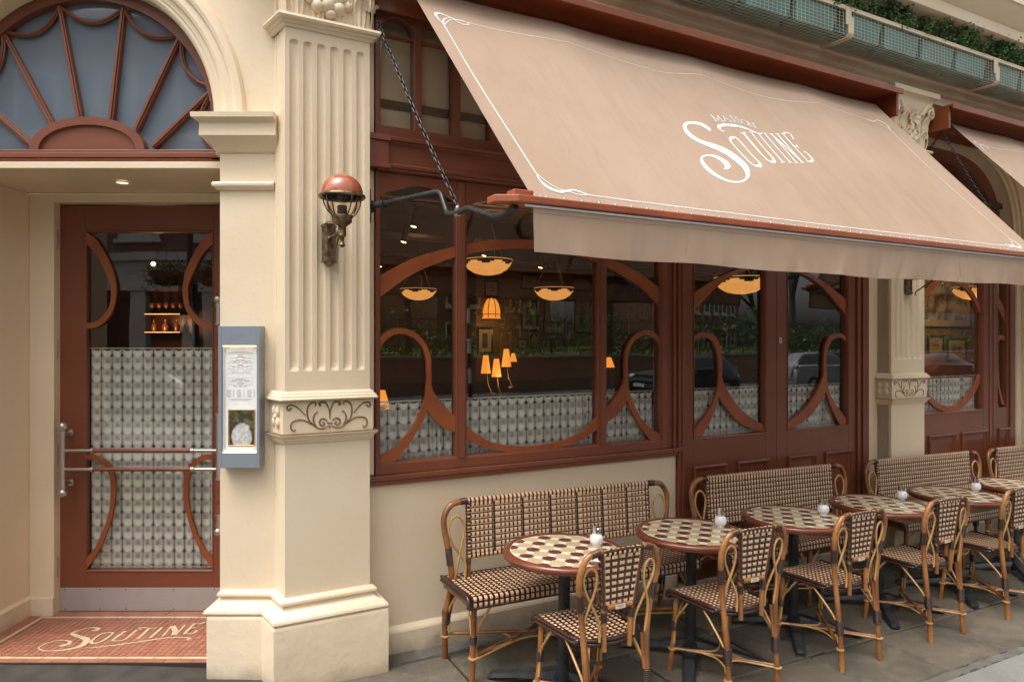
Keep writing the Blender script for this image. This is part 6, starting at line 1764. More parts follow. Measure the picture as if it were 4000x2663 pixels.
# ---- bench
BL = 1.64
def make_bench(dense):
    P = {}
    hl = BL / 2
    x0, x1 = -hl + .145, hl - .155                        # woven back between the posts
    nc = 48 if not dense else 46
    pu = (x1 - x0) / nc
    zb, zt = .585, .890
    yb = lambda z: lerp(.105, .145, (z - .46) / .44)       # back leans towards the wall (y = +)
    w = MB()
    nr = 9
    def bk(u, v, h): z = lerp(zb, zt, v); return (u, yb(z) - h, z)
    for i in range(nc):
        xa, xb = x0 + i * pu, x0 + (i + 1) * pu
        sep = (not dense) and i % 7 == 6
        for j in range(nr):
            va, vb = j / nr, (j + 1) / nr
            if not sep:
                strand(w, bk, xa + .0015, xa + pu * (.62 if not dense else .60), va + .008, vb - .008, 0.001, 0, 2, 3, .0035)
            if sep: strand(w, bk, xa + pu * .58, xa + pu * .98, va + .008, vb - .008, 0.001, 0, 2, 3, .0035)
            xl, xr = (xa + pu * .64, xb + .001) if not sep else (xa + .002, xa + pu * .50)
            if dense or sep: strand(w, bk, xl, xr, va, vb, 0.0, 1, 1, 3, .0035)
            else:
                strand(w, bk, xl - .001, xr, va + .030, vb - .030, 0.0, 1, 1, 3, .0035)
                w.grid(lambda u, v: bk(u, v, 0.0), [(xl + xr) / 2 - .0016, (xl + xr) / 2 + .0016], [va, vb], 1)
    for j in range(nr + 1):
        v = j / nr
        w.grid(lambda u, q: bk(u, q, .0034 + .0014 * math.sin((u - x0) / pu * 2 * PI)), linspace(x0, x1, nc * 2 + 1), [v - .0085, v, v + .0085], 1)
    for i in range(nc):                                   # wrapped over the top and bottom tubes
        xa = x0 + i * pu
        for zc, s0, s1 in ((zt + .004, -.35 * PI, 1.1 * PI), (zb - .002, .9 * PI, 2.2 * PI)):
            for a, b, mi, rr_ in ((xa + .001, xa + pu * .62, 0, .0185), (xa + pu * .64, xa + pu, 1, .0178)):
                w.grid(lambda u, t: (u, yb(zc) + .012 - rr_ * math.cos(t), zc + rr_ * math.sin(t)), [a, b], linspace(s0, s1, 8), mi)
    # the wall side
    w.grid(lambda u, v: (u, yb(lerp(zb, zt, v)) + .022, lerp(zb, zt, v)), [x0, x1], [0.0, 1.0], 1) if dense else None
    P['bweave'] = w.mesh('back_weave', [M_wtan, M_wdark], recalc=False)
    # seat
    w = MB(); sz = .465; d0, d1 = -.205, .180              # y from the front roll to the back
    nu = 50; pu2 = (2 * hl - .05) / nu; pv = .0325
    def st(u, v, h):
        """v is measured from the back edge forwards and down over the front roll"""
        L = d1 - (d0 + .022)
        if v <= L: return (u, d1 - v, sz + h - .004 * math.sin(PI * v / L))
        a = (v - L) / .022
        if a <= PI / 2: return (u, d0 + .022 - (.022 + h) * math.sin(a), sz - .022 + (.022 + h) * math.cos(a))
        return (u, d0 - h, sz - .022 - (v - L - .022 * PI / 2))
    T = (d1 - d0 - .022) + .022 * PI / 2 + .036
    nv = int(T / pv)
    for i in range(nu):
        xa = -hl + .025 + i * pu2; xb = xa + pu2
        for j in range(nv):
            va, vb = j * T / nv, (j + 1) * T / nv
            strand(w, st, xa + pu2 * .42, xb - .0008, va + .004, vb - .004, .001, 0, 2, 3, .003)
            strand(w, st, xa + .0005, xa + pu2 * .40, va, vb, .0005, 1, 1, 3, .003)
            w.grid(lambda u, v: st(u, v, .0030), [xa, xb], [va - .0036, va + .0036], 1)
    w.box(-hl + .02, hl - .02, d0 + .02, d1, sz - .016, sz - .006, 1)
    P['weave'] = w.mesh('seat_weave', [M_wtan, M_wdark], recalc=False)
    m = MB()
    for sx in (-1, 1):
        for dz_ in (0.0, -.020):
            m.tube([(sx * (hl - .012), d1 + .004, sz + dz_), (sx * (hl - .012), d0 + .02, sz + dz_), (sx * (hl - .012), d0 + .001 + (.01 if dz_ else 0), sz - .020 + dz_ * .3), (sx * (hl - .012), d0 + .002 + (.01 if dz_ else 0), sz - .058)], .0105, 8)
    m.tube([(-hl + .012, d0 - .001, sz - .060), (hl - .012, d0 - .001, sz - .060)], .006, 8)
    m.tube([(-hl + .012, d1 + .004, sz - .006), (hl - .012, d1 + .004, sz - .006)], .010, 8)
    P['rim'] = m.mesh('seat_rim', M_bind, smooth=50)
    m = MB()
    for sx in (-1, 1): m.box(min(sx * (hl - .022), sx * (hl - .040)), max(sx * (hl - .022), sx * (hl - .040)), d0 + .03, d1, sz - .060, sz - .028)
    m.box(-hl + .04, hl - .04, d0 + .025, d0 + .045, sz - .062, sz - .02)
    P['apron'] = m.mesh('seat_frame', M_rattan)
    P['legs'] = []
    hoop_ = lambda sx: [(sx * (hl - .035), .165, 0.0), (sx * (hl - .022), .140, .25), (sx * (hl - .045), .115, .45), (sx * (hl - .030), .118, .60), (sx * (hl - .003), .132, .74), (sx * (hl - .004), .140, .82), (sx * (hl - .040), .147, .876), (sx * (hl - .090), .151, .893), (sx * (hl - .150), .152, .895)]
    for sx in (-1, 1):
        m = MB(); bamboo(m, hoop_(sx), .0175, 10); P['legs'].append(m.mesh('rear_leg', M_rattan, smooth=60))
    for x in (-hl + .055, 0.01, hl - .055):
        m = MB(); bamboo(m, [(x, d0 + .030, sz - .03), (x, d0 + .032, .22), (x + (-.004 if x < 0 else .004), d0 + .030, 0)], .0155, 10); P['legs'].append(m.mesh('front_leg', M_rattan, smooth=60))
    m = MB(); bamboo(m, [(0.01, .130, sz - .03), (0.01, .14, .22), (0.01, .160, 0)], .0155, 10); P['legs'].append(m.mesh('middle_leg', M_rattan, smooth=60))
    m = MB()
    for x in (x0 + .010, x1 - .010): bamboo(m, [(x, .120, sz - .02), (x, yb(.6) + .012, .60), (x, yb(.88) + .012, .885)], .0130, 10)
    for sx in (-1, 1): bamboo(m, [(sx * (hl - .085), .130, sz - .02), (sx * (hl - .060), .135, .34), (sx * (hl - .040), .145, .22)], .0115, 8)
    m.tube([(x0, yb(zt) + .012, zt + .004), (x1, yb(zt) + .012, zt + .004)], .0155, 10); m.tube([(x0, yb(zb) + .012, zb - .002), (x1, yb(zb) + .012, zb - .002)], .0150, 10)
    P['frame'] = m.mesh('back_frame', M_rattan, smooth=60)
    P['binds'] = []; P['loops'] = []; P['braces'] = []
    def wb(a, b, r_, k): m = MB(); wrap(m, a, b, r_, k); P['binds'].append(m.mesh('binding', M_bind, smooth=50))
    for sx in (-1, 1):
        wb((sx * (hl - .036), .116, .545), (sx * (hl - .024), .122, .650), .0215, 11)
        wb((sx * (hl - .105), .1515, .8935), (sx * (hl - .152), .152, .895), .0205, 6)
        wb((sx * (hl - .030), .147, .205), (sx * (hl - .028), .142, .285), .0260, 8)
    for x in (x0 + .010, x1 - .010):
        wb((x, .1255, .535), (x, .129, .575), .0160, 5)
        m = MB()
        for q in range(15):
            z = lerp(zb, zt, (q + .25) / 15)
            m.tube([(x, yb(z) + .010, z), (x, yb(z) + .010, z + .010)], .0158, 9)
        P['binds'].append(m.mesh('post_binding', M_bind, smooth=50))
    for x in (-hl + .055, 0.01, hl - .055): wb((x, d0 + .032, .205), (x, d0 + .032, .250), .0200, 6)
    wb((.01, .143, .205), (.01, .139, .26), .021, 6)
    for sx in (-1, 1):
        lp = [(hl - .125, .118, sz), (hl - .128, .124, .545), (hl - .095, .128, .60), (hl - .045, .134, .675), (hl - .026, .140, .740), (hl - .045, .146, .800), (hl - .085, .148, .815), (hl - .125, .146, .770), (hl - .122, .140, .71), (hl - .098, .130, .62), (hl - .080, .124, .54), (hl - .060, .118, sz)]
        m = MB(); m.tube(spline([(sx * a, b - .012, c) for a, b, c in lp], 6), .0075, 8); P['loops'].append(m.mesh('cane_loop', M_rattanL, smooth=60))
    def br(pts): m = MB(); m.tube(spline(pts, 5), .0066, 7); P['braces'].append(m.mesh('brace', M_rattanL, smooth=60))
    for x in (-hl + .055, 0.01, hl - .055):
        for dx in ([.13, -.13] if abs(x) < .1 else [(.13 if x < 0 else -.13)]):
            br([(x + dx, d0 + .03, sz - .04), (x + dx * .55, d0 + .032, .35), (x + dx * .16, d0 + .034, .265), (x + dx * .15, d0 + .034, .13)])
        br([(x, d0 + .16, sz - .03), (x - .004, d0 + .09, .36), (x - .006, d0 + .048, .265), (x - .006, d0 + .046, .13)])
    for sx in (-1, 1): br([(sx * (hl - .045), -.02, sz - .03), (sx * (hl - .042), .07, .36), (sx * (hl - .038), .125, .28), (sx * (hl - .038), .130, .17)])
    m = MB(); m2 = MB(); z0 = .135
    for a, b in ((-hl + .055, .01), (.01, hl - .055)):
        ra, rb = (a + .022 if a < -.2 else a), (b - .022 if b > .2 else b)
        bamboo(m, [(a, d0 + .032, z0), (rb, .150, z0 + .006)], .0115, 8); bamboo(m, [(ra, .150, z0 + .004), (b, d0 + .032, z0 + .018)], .0115, 8)
        cx_ = (a + b) / 2; cyy = (d0 + .15) / 2
        for q in ([(a - .015, d0 + .022, z0 - .006), (a + .03, d0 + .02, z0 - .004), (lerp(a, cx_, .62), lerp(d0, cyy, .55), z0), (cx_, cyy - .045, z0), (lerp(b, cx_, .62), lerp(d0, cyy, .55), z0), (b - .03, d0 + .02, z0 - .004), (b + .012, d0 + .022, z0 - .006)],
                  [(ra - .015, .165, z0 - .002), (ra + .05, .16, z0), (lerp(a, cx_, .7), lerp(.15, cyy, .55), z0), (lerp(a, cx_, .72), lerp(d0, cyy, .75), z0), (a + .05, d0 + .06, z0 - .002)]):
            m2.tube(spline(q, 6), .0064, 7)
    for x, y in ((-hl + .055, d0 + .031), (.01, d0 + .031), (hl - .055, d0 + .031), (-hl + .032, .152), (hl - .032, .152)):
        m2.tube([(x + .0205 * math.cos(2 * PI * k / 14), y + .0205 * math.sin(2 * PI * k / 14), z0 - .004) for k in range(14)], .0072, 6, closed=True)
    P['stretcher'] = m.mesh('stretcher', M_rattan, smooth=60); P['tie'] = m2.mesh('cane_tie', M_rattanL, smooth=60)
    return P
BA, BB = make_bench(False), make_bench(True)
GB = 'rattan benches against the shopfront'
def bench(label, s, n, P, rot=0.0):
    t = thing_at('bistro_bench', label, 'bench', s, n, gz(s), rot, GB)
    t.part('seat_weave', P['weave'], None, stuff=True); t.part('seat_rim', P['rim'], None); t.part('seat_frame', P['apron'], None)
    for me in P['legs']: t.part('leg', me, None)
    bf = t.part('back_frame', P['frame'], None); t.part('back_weave', P['bweave'], None, stuff=True, parent=bf)
    for nm, key in (('binding', 'binds'), ('cane_loop', 'loops'), ('brace', 'braces')):
        for me in P[key]: t.part(nm, me, None)
    st = t.part('stretcher', P['stretcher'], None); t.part('cane_tie', P['tie'], None, parent=st)
bench('open weave rattan bench under the wide window sill', 1.090, 0.355, BA)
bench('closely woven rattan bench in front of the double doors', 2.925, 0.375, BB, 0.008)
bench('closely woven rattan bench in front of the second pilaster and arched bay', 4.825, 0.375, BB, -0.006)
bench('rattan bench beyond the arched bay door, cut off by the picture edge', 6.62, 0.375, BB)

# ---- round tables
RT, TH = 0.29, 0.0
def clip_circle(poly, r, n=64):
    out = poly
    for k in range(n):
        a = 2 * PI * k / n
        nx, ny = math.cos(a), math.sin(a)
        res = []
        for i in range(len(out)):
            p, q = out[i], out[(i + 1) % len(out)]
            dp, dq = p[0] * nx + p[1] * ny - r, q[0] * nx + q[1] * ny - r
            if dp <= 0: res.append(p)
            if (dp < 0) != (dq < 0) and abs(dp - dq) > 1e-12:
                t = dp / (dp - dq); res.append((p[0] + (q[0] - p[0]) * t, p[1] + (q[1] - p[1]) * t))
        out = res
        if len(out) < 3: return []
    return out
tiles = []
pt = 0.119; a2 = pt * .66 / 2; g2 = pt * .34 / 2; c2 = pt * .40 / 2
ca, sa = math.cos(R(-46)), math.sin(R(-46))
def rotp(P, cx, cy): return [(ca * (x + cx) - sa * (y + cy), sa * (x + cx) + ca * (y + cy)) for x, y in P]
def mk_tile(P, mat):
    P = clip_circle(P, RT - .0006)
    if len(P) < 3: return
    ar = abs(sum(P[i][0] * P[(i + 1) % len(P)][1] - P[(i + 1) % len(P)][0] * P[i][1] for i in range(len(P)))) / 2
    if ar < 4e-5: return
    cx = sum(p[0] for p in P) / len(P); cy = sum(p[1] for p in P) / len(P)
    mb = MB(); P2 = [(cx + (x - cx) * (1 - .00035 / max(.012, math.hypot(x - cx, y - cy))), cy + (y - cy) * (1 - .00035 / max(.012, math.hypot(x - cx, y - cy)))) for x, y in P]
    mb.prism(P2, lambda a, b, q: (a, b, q), .7278, .7300)
    tiles.append(mb.mesh('tile', mat, tri=True))
for i in range(-4, 5):
    for j in range(-4, 5):
        ox, oy = (i + .15) * pt, (j + .05) * pt
        mk_tile(rotp([(-a2, -a2), (a2, -a2), (a2, a2), (-a2, a2)], ox, oy), M_tileT)
        mk_tile(rotp([(-g2, -c2), (g2, -c2), (g2, c2), (-g2, c2)], ox + pt / 2, oy), M_tileC)
        mk_tile(rotp([(-c2, -g2), (c2, -g2), (c2, g2), (-c2, g2)], ox, oy + pt / 2), M_tileC)
        e = g2 + (a2 - c2)
        mk_tile(rotp([(-g2, -e), (g2, -e), (g2, -g2), (e, -g2), (e, g2), (g2, g2), (g2, e), (-g2, e), (-g2, g2), (-e, g2), (-e, -g2), (-g2, -g2)], ox + pt / 2, oy + pt / 2), M_tileB)
m = MB()
m.lathe([(0.0, .690), (.285, .690), (.316, .694), (.326, .700), (.3275, .7035), (.3255, .7045), (.330, .712), (.331, .720), (.326, .729), (.316, .7345), (.303, .7355), (.294, .7325), (.2905, .7295), (.2895, .7285)], 72, cap=False)
rim_me = m.mesh('rim', M_trim, smooth=50)
m = MB(); m.lathe([(0.0, .7262), (.2896, .7262)], 64, cap=False); bed_me = m.mesh('top_bed', M_tileC)
m = MB(); m.lathe([(.2885, .7288), (.2893, .7302), (.2905, .7304), (.2912, .7296)], 72, cap=False); bead_me = m.mesh('cream_bead', M_tileC, smooth=60)
m = MB()
m.lathe([(.034, .03), (.0335, .10), (.031, .12), (.031, .66), (.036, .672), (.11, .680), (.11, .690)], 24); pole_me = m.mesh('column', M_black, smooth=40)
foot_me = []
for k in range(4):
    a = PI / 4 + k * PI / 2 + .03
    m = MB()
    prof = [(0.02, .105, .046, .034), (0.06, .100, .044, .030), (0.20, .072, .038, .024), (0.34, .045, .034, .020), (0.385, .036, .032, .018), (0.41, .020, .026, .012)]
    o = len(m.v)
    for r_, zt_, hw, th_ in prof:
        for x, z in ((-hw, zt_ - th_), (-hw * .75, zt_), (0, zt_ + .006), (hw * .75, zt_), (hw, zt_ - th_)):
            m.v.append((r_ * math.cos(a) - x * math.sin(a), r_ * math.sin(a) + x * math.cos(a), max(.0, z)))
    for i in range(len(prof) - 1):
        for j in range(5):
            l = (j + 1) % 5
            m.f.append((o + i * 5 + j, o + (i + 1) * 5 + j, o + (i + 1) * 5 + l, o + i * 5 + l)); m.mi.append(0)
    m.f.append(tuple(o + (len(prof) - 1) * 5 + j for j in range(5))); m.mi.append(0)
    e = (0.385 * math.cos(a), .385 * math.sin(a)); m.lathe([(.016, 0), (.016, .03)], 10, (*e, 0))
    foot_me.append(m.mesh('foot', M_black, smooth=35))
GT = 'round tiled tables'
tlab = ['round table with checkered top nearest the corner pilaster', 'second round table from the pilaster, near the wide window post', 'third round table, in front of the double doors',
        'fourth round table, before the second pilaster', 'fifth round table, whose top shows whole before the arched bay', 'sixth round table, only its rim in view at the picture edge']
tpos = [(.728, .790), (1.612, .788), (2.482, .790), (3.372, .785), (4.258, .812), (5.135, .800)]
def table(label, s, n, rot):
    t = thing_at('round_table', label, 'table', s, n, gz(s), rot, GT)
    t.part('rim', rim_me, None); t.part('top_bed', bed_me, None); t.part('bead', bead_me, None); t.part('column', pole_me, None)
    for me in foot_me: t.part('foot', me, None)
    for me in tiles: t.part('tile', me, None)
for lab, (s, n) in zip(tlab, tpos): table(lab, s, n, rs.uniform(-.03, .03))
# ---- sugar pourers
def pourer():
    P = {}
    m = MB(); m.lathe([(0.0, 0.0), (.022, 0.0), (.0235, .003), (.022, .006), (.030, .013), (.0355, .024), (.0372, .036), (.0360, .048), (.0310, .059), (.0245, .066), (.0215, .070), (.0, .0702)], 28, cap=False)
    P['jar'] = m.mesh('sugar_jar', M_sugar, smooth=50)
    m = MB()
    o = len(m.v); k = 24
    for z_, r_ in ((.0665, .0232), (.074, .0235), (.090, .0222)):
        for i in range(k):
            a = 2 * PI * i / k; m.v.append((r_ * math.cos(a), r_ * math.sin(a), z_))
    for i in range(k):
        a = 2 * PI * i / k; x = .0215 * math.cos(a); m.v.append((x - .001, .0215 * math.sin(a) * .9, .098 - x * 1.0))
    for q in range(3):
        for i in range(k):
            j = (i + 1) % k; m.f.append((o + q * k + i, o + q * k + j, o + (q + 1) * k + j, o + (q + 1) * k + i)); m.mi.append(0)
    m.f.append(tuple(o + 3 * k + i for i in range(k))); m.mi.append(0)
    P['cap'] = m.mesh('pouring_cap', M_chrome, smooth=35)
    return P
PO = pourer()
spos = [(.937, .800), (1.865, .778), (2.722, .833), (3.668, .765), (4.538, .808)]
slab_ = ['white glass sugar pourer with slanted chrome cap on the table nearest the pilaster', 'white sugar pourer on the second round table', 'white sugar pourer on the third round table, before the double doors', 'white sugar pourer on the fourth round table', 'white sugar pourer on the fifth round table, farthest from the pilaster']
for lab, (s, n), ts in zip(slab_, spos, tpos):
    z = gz(ts[0]) + .7302 - .02 * (s - ts[0])
    t = Thing('sugar_pourer', lab, 'sugar pourer', (0, 0, 0), at=W(s, n, z), rot=rs.uniform(-.4, .3), group='sugar pourers on the tables')
    t.part('jar', PO['jar'], None); t.part('pouring_cap', PO['cap'], None)
# ---------------------------------------------------------------- inside the restaurant
rm = MB()
def room_box(name, s0, s1, n0, n1, z0, z1, mat):
    mb = MB(); mb.fbox(s0, s1, n0, n1, z0, z1); return single(name, mb, mat, kind='structure')
room_box('interior_floor', -0.15, 15, -6.5, -0.252, -0.32, -0.30, M_darkwood)
room_box('interior_ceiling', -0.15, 15, -6.5, -0.07, 3.20, 3.25, M_ceil)
room_box('interior_back_wall', -0.15, 15, -6.6, -6.502, -0.3, 3.3, M_wallin)
room_box('interior_side_wall', -0.20, -0.152, -6.5, -0.09, -0.3, 3.3, M_wallin)
room_box('interior_end_wall', 15, 15.1, -6.5, -0.25, -0.3, 3.3, M_wallin)
room_box('interior_partition', 7.2, 12.5, -1.95, -1.80, -0.3, 3.19, M_wallin)
room_box('interior_dado_wall', -0.15, 15, -6.499, -6.44, -0.3, 1.15, M_darkwood)
for k, n in enumerate((-1.6, -3.4, -5.2)): room_box('ceiling_beam', -0.15, 15, n - .12, n + .12, 3.0, 3.199, M_darkwood)
for s in (3.15, 6.2): room_box('interior_column', s, s + .3, -6.43, -6.2, -0.3, 3.199, M_darkwood)
# framed pictures
def print2(name, c1, c2, sc):
    m, nt, out = new_mat(name); p = nt.nodes.new('ShaderNodeBsdfPrincipled'); p.inputs['Roughness'].default_value = 0.35
    nt.links.new(mixc(nt, noise(nt, sc, 4).ss(.42, .58), c1, c2), p.inputs['Base Color']); nt.links.new(p.outputs[0], out.inputs[0]); return m
M_pr = [print2('print_sepia', (0.32, 0.22, 0.12), (0.10, 0.07, 0.04), 7), print2('print_grey', (0.38, 0.34, 0.26), (0.06, 0.055, 0.05), 5), print2('print_dark', (0.09, 0.07, 0.05), (0.03, 0.02, 0.02), 6)]
M_mount = MAT('picture_mount', (0.42, 0.33, 0.20), 0.7)
M_frame = MAT('dark_frame', (0.02, 0.017, 0.013), 0.3)
pics = [(4.38, 4.555, 1.674, 1.859), (4.608, 4.776, 1.688, 1.921), (4.841, 5.023, 1.593, 1.859), (5.096, 5.301, 1.67, 1.875), (5.414, 5.642, 1.603, 1.86), (4.432, 4.769, 1.983, 2.518), (4.432, 4.769, 2.713, 2.977), (3.735, 4.019, 2.55, 2.85), (3.603, 3.901, 1.603, 2.05), (4.88, 5.357, 1.94, 2.622), (5.47, 5.895, 2.721, 2.978), (5.527, 5.895, 1.958, 2.644), (6.50, 6.70, 2.65, 2.92), (6.53, 6.80, 2.178, 2.56), (6.90, 7.15, 2.65, 2.95), (6.95, 7.2, 2.2, 2.55), (8.177, 8.539, 1.517, 2.194), (8.866, 9.822, 2.079, 2.9), (8.999, 9.314, 1.542, 1.941), (10.843, 11.045, 2.231, 2.9), (9.682, 10.155, 1.534, 1.943)]
adj = ['small', 'narrow', 'low', 'squarish', 'small wide', 'tall', 'high hung', 'upper', 'lower', 'large', 'high wide', 'large upright', 'high', 'middle', 'topmost', 'upright', 'tall narrow', 'broad', 'small upright', 'slim', 'low wide']
def picture(a, b, z0, z1, n, lab, k):
    t = Thing('framed_picture', lab, 'picture', ((a + b) / 2, -n, z0), group='framed pictures on the dining room walls')
    m = MB(); w = min(.035, (b - a) * .14)
    ring(m, a, b, z0, z1, [(0, n), (0, n + .02), (w * .4, n + .026), (w, n + .016), (w + .001, n + .006)], FF); t.part('frame', m, M_frame)
    m = MB(); m.fbox(a + w * .8, b - w * .8, n + .001, n + .006, z0 + w * .8, z1 - w * .8); t.part('mount', m, M_mount)
    q = min(.09, (b - a) * .22)
    m = MB(); m.fbox(a + w + q, b - w - q, n + .0065, n + .008, z0 + w + q, z1 - w - q); t.part('print', m, M_pr[k % 3])
for k, (a, b, z0, z1) in enumerate(pics):
    picture(a, b, z0, z1, -6.50, '%s dark framed picture, %s from the left on the ochre back wall inside' % (adj[k], ['first', 'second', 'third', 'fourth', 'fifth', 'sixth', 'seventh', 'eighth', 'ninth', 'tenth', 'eleventh', 'twelfth', 'thirteenth', 'fourteenth', 'fifteenth', 'sixteenth', 'seventeenth', 'eighteenth', 'nineteenth', 'twentieth', 'twenty first'][sorted(range(len(pics)), key=lambda i: pics[i][0]).index(k)]), k)
picture(7.886, 9.317, 1.99, 2.87, -1.80, 'very large framed picture seen through the arched bay door', 1)
picture(8.26, 8.64, 1.63, 1.90, -1.80, 'small framed picture below the very large one, left, in the arched bay', 0)
picture(8.71, 9.19, 1.53, 1.87, -1.80, 'framed figure print below the very large picture, right, in the arched bay', 1)
# bowl pendants
bowl = MB(); bowl.lathe([(0.0, -.150), (.06, -.147), (.13, -.130), (.19, -.094), (.228, -.046), (.245, 0.0), (.238, 0.0), (.20, -.07), (.1, -.120), (0.0, -.132)], 36, cap=False)
bowl_me = bowl.mesh('glass_bowl', M_shade, smooth=60)
band = MB()
for k in range(36):
    a0, a1 = 2 * PI * k / 36, 2 * PI * (k + 1) / 36
    dn = -.052 if k % 6 in (0, 5) else (-.036 if k % 6 in (1, 4) else -.022)
    r0, r1 = .2475, lerp(.2475, .228, -dn / .055)
    band.add([(r0 * math.cos(a0), r0 * math.sin(a0), -.006), (r0 * math.cos(a1), r0 * math.sin(a1), -.006), (r1 * math.cos(a1), r1 * math.sin(a1), dn), (r1 * math.cos(a0), r1 * math.sin(a0), dn)], [(0, 1, 2, 3)])
band_me = band.mesh('iron_band', M_black, recalc=False)
def lamp(s, n, z, pw, col=(1.0, .58, .24), r=.08):
    L = bpy.data.lights.new('lamp_light', 'POINT'); L.energy = pw; L.color = col; L.shadow_soft_size = r
    o = bpy.data.objects.new('lamp_light', L); o.location = W(s, n, z); COL.objects.link(o)
for s, n, z, sc, lab in ((1.925, -2.6, 2.67, 1.07, 'amber glass bowl pendant lamp behind the middle pane, biggest'), (3.65, -4.1, 2.54, 1.12, 'amber bowl pendant lamp lower and farther back, right of the biggest'), (2.03, -5.0, 2.53, 1.02, 'amber bowl pendant lamp behind the left pane of the wide window'), (4.74, -1.8, 2.54, 1.25, 'amber bowl pendant lamp behind the left leaf of the double doors'), (8.3, -1.2, 2.52, 1.1, 'amber bowl pendant lamp behind the arched bay')):
    t = Thing('pendant_lamp', lab, 'pendant lamp', (s, -n, z), group='amber bowl pendant lamps')
    b = t.part('glass_bowl', bowl_me, None); d = t.part('iron_band', band_me, None); b.scale = d.scale = (sc, sc, sc)
    m = MB()
    for k in range(3):
        a = 2 * PI * k / 3 + .4
        m.tube([(s + .24 * sc * math.cos(a), -n + .24 * sc * math.sin(a), z), (s, -n, z + .48)], .005, 5)
    m.tube([(s, -n, z + .46), (s, -n, 3.19)], .012, 6); m.ball((s, -n, z + .47), .03, 8, 6)
    t.part('hanger', m, M_black)
    lamp(s, n, z + .10, 0.5, r=.12)
# spot lights on the ceiling track
for s, n, z, lab in ((.824, -1.8, 2.82, 'tilted black spotlight high behind the left pane'), (.937, -2.4, 2.77, 'black spotlight hanging lower behind the left pane'), (3.147, -3.6, 2.75, 'small black spotlight above the second pendant lamp'), (1.033, -3.5, 2.65, 'black spotlight at the left edge of the wide window'), (2.312, -3.5, 2.84, 'black spotlight above the biggest pendant lamp')):
    t = Thing('track_spotlight', lab, 'spotlight', (s, -n, z), group='track spotlights')
    m = MB(); m.tube([(s, -n, z), (s + .02, -n - .03, z + .16)], .032, 12); m.tube([(s + .01, -n, z + .1), (s, -n, 3.19)], .006, 6); t.part('body', m, M_black, smooth=50)
    m = MB(); m.tube([(s - .001, -n, z - .004), (s - .002, -n, z - .007)], .026, 12); t.part('bulb', m, M_bulb)
# small lit shades
def shade(name, label, s, n, z, r0, r1, h, mat=M_pleat, group='small lit lamps'):
    t = Thing(name, label, 'lamp', (s, -n, z), group=group)
    m = MB(); pr = []
    k = 28
    o = len(m.v)
    for zz, r in ((0, r0), (h, r1)):
        for i in range(k):
            q = r * (1 + .05 * (i % 2)); m.v.append((s + q * math.cos(2 * PI * i / k), -n + q * math.sin(2 * PI * i / k), z + zz))
    for i in range(k): m.f.append((o + i, o + (i + 1) % k, o + k + (i + 1) % k, o + k + i)); m.mi.append(0)
    t.part('shade', m, mat, recalc=False)
    m = MB(); m.tube([(s, -n, z + h * .5), (s + .02, -n - .01, z - .12), (s + .06, -n - .02, z - .22)], .007, 6); m.lathe([(.05, -.235), (.05, -.225), (.012, -.215)], 14, (s + .06, -n - .02, z)); t.part('stem', m, M_bronze)
shade('candle_lamp', 'lit pleated shade, left of the three on the middle pane lamp', 2.094, -3.0, 1.46, .054, .028, .20)
shade('candle_lamp', 'lit pleated shade, lowest of the three behind the middle pane', 2.227, -3.0, 1.42, .054, .028, .20)
shade('candle_lamp', 'lit pleated shade, highest of the three behind the middle pane', 2.352, -3.0, 1.53, .054, .028, .20)
shade('table_lamp', 'small far table lamp just right of the three pleated shades', 3.763, -5.5, 1.50, .060, .022, .13)
shade('table_lamp', 'small lit table lamp behind the right pane of the wide window', 4.495, -4.0, 1.45, .075, .028, .14)
shade('table_lamp', 'lit lamp at the left edge of the wide window above the lace', 0.66, -2.2, 1.20, .075, .03, .17)
t = Thing('dome_lamp', 'glowing orange domed lamp with dark ribs on the far wall', 'lamp', (3.73, 6.2, 2.2))
m = MB(); m.lathe([(.16, 2.18), (.15, 2.20), (.155, 2.30), (.13, 2.42), (.08, 2.50), (0, 2.53)], 24, (3.73, 6.2, 0), cap=False); t.part('shade', m, M_pleat, smooth=50)
m = MB()
for k in range(8):
    a = 2 * PI * k / 8; m.tube([(3.73 + r * math.cos(a), 6.2 + r * math.sin(a), z) for r, z in ((.157, 2.2), (.160, 2.30), (.134, 2.42), (.083, 2.505), (0, 2.535))], .006, 5)
m.lathe([(.17, 2.165), (.17, 2.18), (.15, 2.185)], 24, (3.73, 6.2, 0)); m.lathe([(.158, 2.25), (.162, 2.255), (.158, 2.26)], 24, (3.73, 6.2, 0)); t.part('rib', m, M_black)
lamp(3.73, -6.05, 2.0, 2.0)
lamp(2.25, -2.9, 1.36, 1.5); lamp(8.3, -1.0, 2.2, 5)
# lobby behind the entrance door
LP = [(-1.79, 4.602), (-1.79, 5.3), (-2.72, 7.2), (-5.2, 7.2), (-5.2, 4.602)]
for (a, b) in zip(LP[:-1], LP[1:]):
    m = MB(); m.add([(*a, -.1), (*b, -.1), (*b, 3.0), (*a, 3.0)], [(0, 1, 2, 3)]); single('lobby_wall', m, M_darkwood, kind='structure', fac=False, recalc=False)
for z, nm in ((0.02, 'lobby_floor'), (2.95, 'lobby_ceiling')):
    m = MB(); m.add([(x, y, z) for x, y in LP], [tuple(range(len(LP)))]); single(nm, m, M_darkwood, kind='structure', fac=False, recalc=False)
M_glow = MAT('shelf_light', (1, .6, .3), .5, emit=(1.0, .50, .18), estr=0.9)
M_mirr = MAT('tinted_mirror', (0.09, 0.03, 0.018), 0.35)
sh = Thing('bottle_shelf', 'lit glass shelves behind the entrance door', 'shelf', (-3.55, 7.1, 1.7), fac=False)
